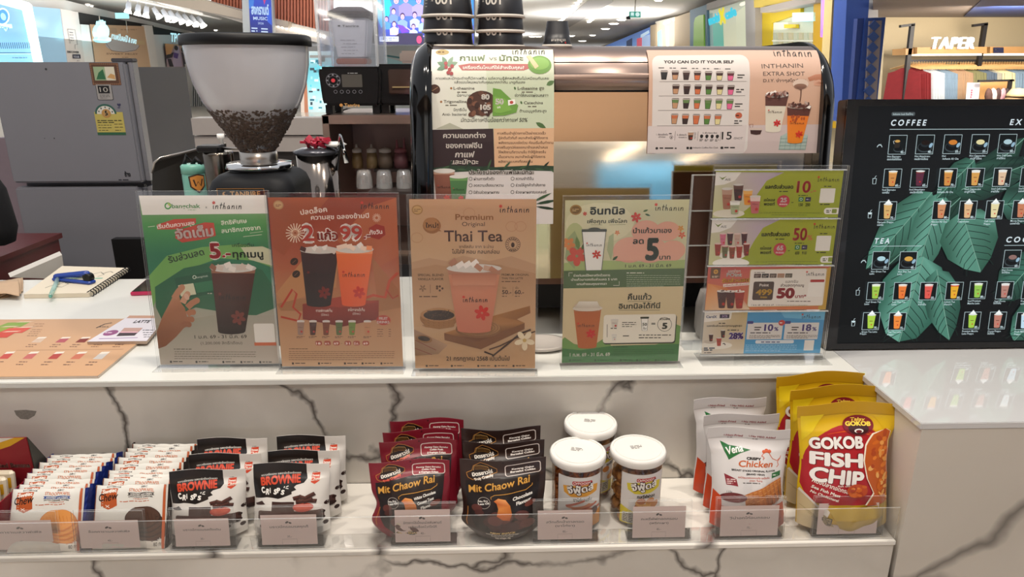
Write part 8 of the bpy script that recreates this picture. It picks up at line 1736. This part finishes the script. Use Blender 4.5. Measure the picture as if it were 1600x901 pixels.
RW.slab([(1078, 16), (1104, 7), (1106, 86), (1078, 86)], .12, .2).build('panel', mat('slate_blue', '5f8098', rough=.5), t)
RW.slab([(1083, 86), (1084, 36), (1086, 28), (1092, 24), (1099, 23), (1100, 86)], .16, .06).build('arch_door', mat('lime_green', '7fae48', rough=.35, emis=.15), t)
t = thing('cafe_shop', 'glass fronted cafe with a cyan and yellow hanging sign', 'shop front', RW.at(1135, 78))
q = P(60, 90, [(1106, 14), (1166, -6), (1166, 80), (1106, 84)]); q.bg('a8b0a4', 'c0c4ac', 'ccccb0'); q.pg([(1106, 22), (1114, 20), (1116, 84), (1106, 84)], '7a9a98'); q.pg([(1114, 36), (1130, 36), (1132, 84), (1116, 84)], '58a89a'); q.pg([(1150, 20), (1166, 8), (1166, 84), (1152, 84)], 'c4c8b0'); q.ln([(1108, 16), (1110, 84)], .9, '2a3434'); q.e(1161, 6, 5, 3, 'fffbe8')
RW.decal('interior', q, [(1106, 14), (1166, -6), (1166, 80), (1106, 84)], t, .05, mat('shop_print_glow'))
RW.slab([(1104, 6), (1168, -16), (1168, -4), (1104, 16)], .2, .2).slab([RW.at(1164, -10, .2), RW.at(1180, -10, .2), RW.at(1180, 86, .2), RW.at(1166, 86, .2)], -RW.n * .2).build('lintel', mat('lintel_grey', 'a8a2a0', rough=.6), t)
CYW = Wall(RW.at(1130, 30, .9), RW.n)
q = P(50, 26, [(1106, 18), (1156, 4), (1156, 32), (1106, 42)])
q.t('mobi', 1108, 39, 13, '28c8e0', w=17, b=.09, rot=10); q.t('X', 1125, 37, 22, 'e8d820', w=10, b=.10, rot=6); q.t('cafe', 1135, 30, 13, '28c8e0', w=17, b=.09, rot=12)
CYW.decal('hanging_sign', q, [(1106, 18), (1156, 4), (1156, 32), (1106, 42)], t, 0, M_SIGN)
t = thing('yellow_shop', 'yellow framed shop with white product shelves above the machine', 'shop front', RW.at(1240, 80))
YEL = mat('shop_yellow', 'cdb010', rough=.5, vary=.03)
q = P(130, 170, [(1180, -30), (1312, -70), (1312, 170), (1180, 120)])
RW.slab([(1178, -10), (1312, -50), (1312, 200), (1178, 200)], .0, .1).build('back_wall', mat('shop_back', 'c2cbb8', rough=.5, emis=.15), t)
RW.slab([(1180, 12), (1251, -4), (1251, 20), (1206, 36), (1204, 120), (1180, 120)], .06, .06).build('yellow_wall', YEL, t)
RW.slab([(1178, -20), (1300, -60), (1300, -10), (1275, -3), (1178, 12)], .3, .3).build('yellow_fascia', mat('cream_yellow', 'c8ac48', rough=.5), t)
RW.slab([(1188, 12), (1274, -8), (1274, 4), (1188, 20)], .34, .3).build('shutter_box', mat('shutter', '9a9088', rough=.5), t)
RW.slab([(1272, -40), (1288, -40), (1286, 200), (1268, 200)], .2, .2).build('yellow_post', mat('post_yellow', 'c89c18', rough=.5), t)
RW.slab([(1238, 20), (1274, 19), (1274, 33), (1238, 34)], .2, .1).build('lit_sign', mat('sign_white_glow', 'b8e6ec', emis=.6, vary=.01), t)
RW.slab([(1225, 38), (1244, 38), (1244, 44), (1225, 44)], .1, .05).build('shelf_header', mat('shop_yellow'), t)
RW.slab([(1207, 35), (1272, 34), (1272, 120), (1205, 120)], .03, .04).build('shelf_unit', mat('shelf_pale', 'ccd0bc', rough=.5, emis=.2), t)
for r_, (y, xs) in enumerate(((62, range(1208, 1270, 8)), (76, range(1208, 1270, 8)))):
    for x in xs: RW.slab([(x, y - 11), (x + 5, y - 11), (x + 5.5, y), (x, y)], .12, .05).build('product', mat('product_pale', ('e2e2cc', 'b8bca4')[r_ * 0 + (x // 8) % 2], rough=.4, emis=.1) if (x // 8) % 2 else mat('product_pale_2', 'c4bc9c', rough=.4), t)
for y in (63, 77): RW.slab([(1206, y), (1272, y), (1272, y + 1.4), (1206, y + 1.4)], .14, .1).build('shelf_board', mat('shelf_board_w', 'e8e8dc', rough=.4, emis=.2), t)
q = P(24, 90, [(1284, -30), (1304, -34), (1300, 60), (1282, 58)]); q.bg('5a8ad8', '7ab0e8', '8a80d8', 'b070d0'); q.pg([(1284, 0), (1290, 0), (1290, 40), (1284, 50)], 'b080e0'); q.e(1294, 20, 5, 9, '9ad0f4', 12); RW.decal('neon_panel', q, [(1284, -30), (1304, -34), (1300, 60), (1282, 58)], t, .3, mat('screen_soft'))
for i in range(6): x = 1288 + (i % 3) * 7; RW.slab([(x, 50 + (i // 3) * 16), (x + 5, 50 + (i // 3) * 16), (x + 5, 61 + (i // 3) * 16), (x, 61 + (i // 3) * 16)], .12, .05).build('product', mat('product_pale_2'), t)
# ---- blue column, lattice panel
BW = Wall((0, 8.0, 0), (0, -1, 0))
solo(BW.slab([(1304, -60), (1324, -60), (1318, 190), (1290, 190)], -.6, .2).build('cream_pillar', mat('cream_pillar', 'c8b078', rough=.5), None), 'cream pillar between the yellow shop and the blue column', 'pillar')
solo(BW.slab([(1326, -60), (1362, -60), (1346, 190), (1314, 190)], -.2, .3).build('blue_column', mat('royal_blue', '33519a', rough=.45, vary=.03), None), 'tall royal blue column left of the clothes store', 'pillar')
solo(BW.slab([(1358, -60), (1372, -60), (1372, 30), (1352, 30)], -.4, .2).build('white_soffit_edge', M_SW, None), 'narrow white soffit edge beside the blue column', 'trim')
t = thing('lattice_screen', 'blue screen with a column of diamond tiles beside the clothes store', 'screen', BW.at(1360, 158))
BW.slab([(1340, 29), (1352, 28), (1342, 190), (1328, 190)], .1, .08).build('side_frame', mat('blue_dark', '2a4080', rough=.45), t)
BW.slab([(1352, 28), (1384, 27), (1352, 345), (1320, 345)], .12, .1).build('frame', mat('royal_blue'), t)
BW.slab([(1359, 33), (1378, 32), (1367, 190), (1350, 190)], .15, .04).build('beige_field', mat('lattice_beige', '9a8c88', rough=.6), t)
for i in range(9):
    y = 40 + i * 17; xc = 1367 - (y - 40) * .078; BW.slab([(xc, y - 8.5), (xc + 8.5, y), (xc, y + 8.5), (xc - 8.5, y)], .17, .03).build('diamond_tile', mat('tile_blue', '3a5590', rough=.4), t)
# ---- clothes store
TW = Wall((0, 9.6, 0), (0, -1, 0)); FW_ = Wall((0, 9.0, 0), (0, -1, 0))
t = tag(TW.slab([(1384, 26), (1760, 26), (1760, 330), (1366, 330)], 0, .1).build('wall_store', mat('store_beige', 'c0b08e', rough=.7, vary=.02), None), kind='structure')
t = tag(MB().slab([atz(x, y, TW.at(1400, 27).z) for x, y in ((1364, 27), (1760, 27), (1900, -160), (1362, -160))], (0, 0, .08)).build('ceiling_store', mat('store_ceiling', '8f8074', rough=.7), None), kind='structure')
solo(MB().slab([atz(x, y, TW.at(1400, 27).z - .012) for x, y in ((1506, 26), (1760, 26), (1900, -120), (1590, -120), (1536, -2))], (0, 0, .01)).build('blue_ceiling_patch', mat('ceiling_blue', '24386c', rough=.5), None), 'dark blue painted ceiling corner above the clothes store', 'ceiling panel')
t = thing('clothes_rack', 'black framed wall rack with a wooden shelf beam in the clothes store', 'rack', FW_.at(1450, 155))
M_BKM = mat('rack_black', '171210', rough=.5)
for (xa, ya, xb, yb) in ((1427, 38, 1413, 160), (1541, 37, 1522, 160)): FW_.slab([(xa - 3, ya), (xa + 3, ya), (xb + 3, yb), (xb - 3, yb)], 0, .05).build('post', M_BKM, t); FW_.slab([(xa - 19, ya + 1), (xa + 3, ya - 2), (xa + 3, ya + 2), (xa - 19, ya + 5)], 0, .05).build('arm', M_BKM, t)
FW_.slab([(1420, 93), (1760, 92), (1760, 96), (1420, 97)], -.05, .05).build('rail', M_BKM, t)
WD = mat('rack_wood', 'b08450', rough=.5, vary=.12, vscale=6)
FW_.slab([(1415, 76), (1433, 75), (1433, 84), (1415, 86)], .0, .3).build('shelf_beam', WD, t); FW_.slab([(1433, 74), (1542, 73), (1542, 83), (1433, 84)], .06, .3).build('shelf_beam', WD, t); FW_.slab([(1547, 73), (1760, 72), (1760, 83), (1547, 83)], .06, .3).build('shelf_beam', WD, t)
FW_.slab([(1434, 84), (1534, 83.5), (1534, 86.5), (1434, 87)], .04, .2).build('light_strip', M_STRIP, t); FW_.slab([(1549, 83.5), (1760, 83), (1760, 86), (1549, 86.5)], .04, .2).build('light_strip', M_STRIP, t)
FW_.slab([(1425, 99), (1478, 98), (1478, 103), (1425, 104)], -.1, .05).slab([FW_.at(1500, 98, -.1), FW_.at(1600, 97, -.1), FW_.at(1600, 102, -.1), FW_.at(1500, 103, -.1)], (0, .05, 0)).build('lower_batten', WD, t)
q = P(16, 10); q.bg('1c1e3c'); q.t('SALE', 1.5, 5.5, 3, 'd0d0dc', w=5, b=.03); FW_.decal('price_plate', q, [(1552, 74), (1568, 74), (1568, 83), (1552, 83)], t, .08)
# sign letters, real depth
c = bpy.data.curves.new('letters', 'FONT'); c.body = 'TAPER'; c.extrude = .06; c.offset = .004; c.shear = .08; c.space_character = 1.15
o_ = bpy.data.objects.new('tmp', c); me = bpy.data.meshes.new_from_object(o_); bpy.data.objects.remove(o_)
a, b_ = FW_.at(1454, 76, .1), FW_.at(1524, 57, .1); xs2 = [v.co.x for v in me.vertices]; wL = max(xs2) - min(xs2)
for v in me.vertices: v.co = V(((v.co.x - min(xs2)) / wL * (b_.x - a.x), -v.co.z * .35, v.co.y / .73 * (b_.z - a.z)))
me.materials.append(mat('letter_glow', 'f2f8ff', emis=1.0, vary=.01)); o = bpy.data.objects.new('taper_sign', me); COL.objects.link(o); o.name = 'store_sign_letters'; o.location = a; tag(o, 'glowing white capital letters standing on the wooden shelf beam', 'sign')
# garments
gm = MB(); S_ = 9.0 / 1100 * 1.05
def garment(w_top, w_bot, h, th):
    m = MB(); ys = [0, .06, .10, .5, 1]; ws_ = [.16, .55, .95, 1.0, 1.06]; vs = []
    for y, w_ in zip(ys, ws_):
        for sy in (-1, 1):
            for sx_ in (-1, 1): vs.append((sy * th / 2 * (.6 if y == 0 else 1), sx_ * w_ * w_top / 2 - (.08 if sx_ < 0 else 0) * y, -h * y))
    fs = [(0, 1, 3, 2)]
    for k in range(4):
        b = k * 4; fs += [(b, b + 1, b + 5, b + 4), (b + 1, b + 3, b + 7, b + 5), (b + 3, b + 2, b + 6, b + 7), (b + 2, b, b + 4, b + 6)]
    m.add(vs, fs); return m
gcol = {'r': ('7a1c20', 'red'), 'w': ('c4ccd0', 'white'), 'b': ('8096a8', 'light blue denim'), 't': ('a88a6c', 'tan'), 'g': ('7c7a54', 'olive green'), 'n': ('5a6878', 'grey blue'), 'c': ('d8cca0', 'cream'), 'k': ('2a2624', 'black'), 'y': ('a8a494', 'grey')}
seq = 'rrrrrrwwwwwbbbbbttttttgggggnnnnyycccccbbbbbbbkkkkk'
order = {}
base = {}
for i, ch in enumerate(seq):
    px_ = 1412 + i * 4.05 + (3 if ch == 'r' else 0); c = FW_.at(px_, 97, -.05)
    if ch not in base:
        t = thing('hanging_shirt', '', 'shirt', c, 'garments on the store rack'); base[ch] = t
        gg = garment(.38, .42, .62 if ch != 'b' else .7, .030); gg.v = [V((p_.x, p_.y, p_.z - .07)) + c for p_ in gg.v]; gg.build('shirt_body', mat('cloth_' + ch, gcol[ch][0], rough=.9, vary=.2, vscale=20), t)
        MB().tube([c + V((0, -.19, -.085)), c + V((0, 0, -.03)), c + V((0, .17, -.085))], .006, 6).tube([c + V((0, 0, -.03)), c + V((0, 0, .008))], .003, 5).build('hanger', mat('hanger_wood', 'c09860', rough=.5), t)
    else: t = dup(base[ch], ''); t.location = c
    t.rotation_euler = (0, 0, .75 + .06 * math.sin(i * 1.7))
    order.setdefault(ch, []).append(t)
for ch, l in order.items():
    for k, t in enumerate(l): t['label'] = '%s garment on the store rack, %s of its colour from the left' % (gcol[ch][1], ('first', 'second', 'third', 'fourth', 'fifth', 'sixth', 'seventh', 'eighth', 'ninth', 'tenth', 'eleventh', 'twelfth', 'thirteenth')[k]); t['group'] = '%s garments on the store rack' % gcol[ch][1]
q = P(24, 150); q.bg('b8b4b8'); q.dash(8, 9, 3, 4, 3, 2, 'c04a60'); q.dash(14, 22, 6, 3, 2.4, .8, '5a5a64')
cN = FW_.at(1510, 158, .6); o = FW_.decal('store_card', q, [(1511, 129), (1531, 129), (1518, 300), (1494, 300)], None, .6); solo(o, 'white card standing in front of the olive garments', 'card')
solo(FW_.slab([(1531, 129), (1576, 127), (1576, 330), (1529, 330)], .5, .05).build('wood_display_back', WD, None), 'orange brown wooden display back in the clothes store', 'display board')
t = thing('low_rack', 'low black rack bar over the small scarves in the clothes store', 'rack', FW_.at(1555, 160, .7)); FW_.slab([(1530, 125), (1585, 124), (1585, 127), (1530, 128)], .7, .03).build('bar', M_BKM, t); FW_.slab([(1578, 124), (1583, 124), (1576, 165), (1571, 165)], .7, .03).build('post', M_BKM, t)
rr = random.Random(31)
for i, x in enumerate((1545, 1552, 1559, 1566, 1573)):
    c = FW_.at(x, 146, .75); m = MB(); m.lathe([(.01, .06), (.035, .03), (.05, -.02), (.045, -.08), (.02, -.12), (.001, -.13)], c, 12, sx=1, sy=.6, R=Matrix.Rotation(rr.uniform(-.3, .3), 3, 'Y'))
    solo(m.build('rolled_scarf', mat('scarf_%d' % i, ('4a3028', 'b8a4a0', '3a2420', 'a87a80', '2c1e1c')[i], rough=.8, vary=.5, vscale=25), None), ('dark brown', 'pale pink', 'black brown', 'dusty rose', 'very dark')[i] + ' rolled scarf on the low rack of the clothes store', 'scarf', 'rolled scarves')
for i, (x, y, c_) in enumerate(((1590, 146, 'b8a078'), (1606, 152, 'b04a8a'), (1586, 154, '8a7050'))):
    c = FW_.at(x, y, .9); solo(MB().lathe([(.12, -.03), (.10, .0), (.07, .05), (.001, .06)], c, 16).build('cap', mat('cap_%d' % i, c_, rough=.8), None), ('sand coloured', 'magenta', 'khaki')[i] + ' cap lying on the store table at the right edge', 'cap')
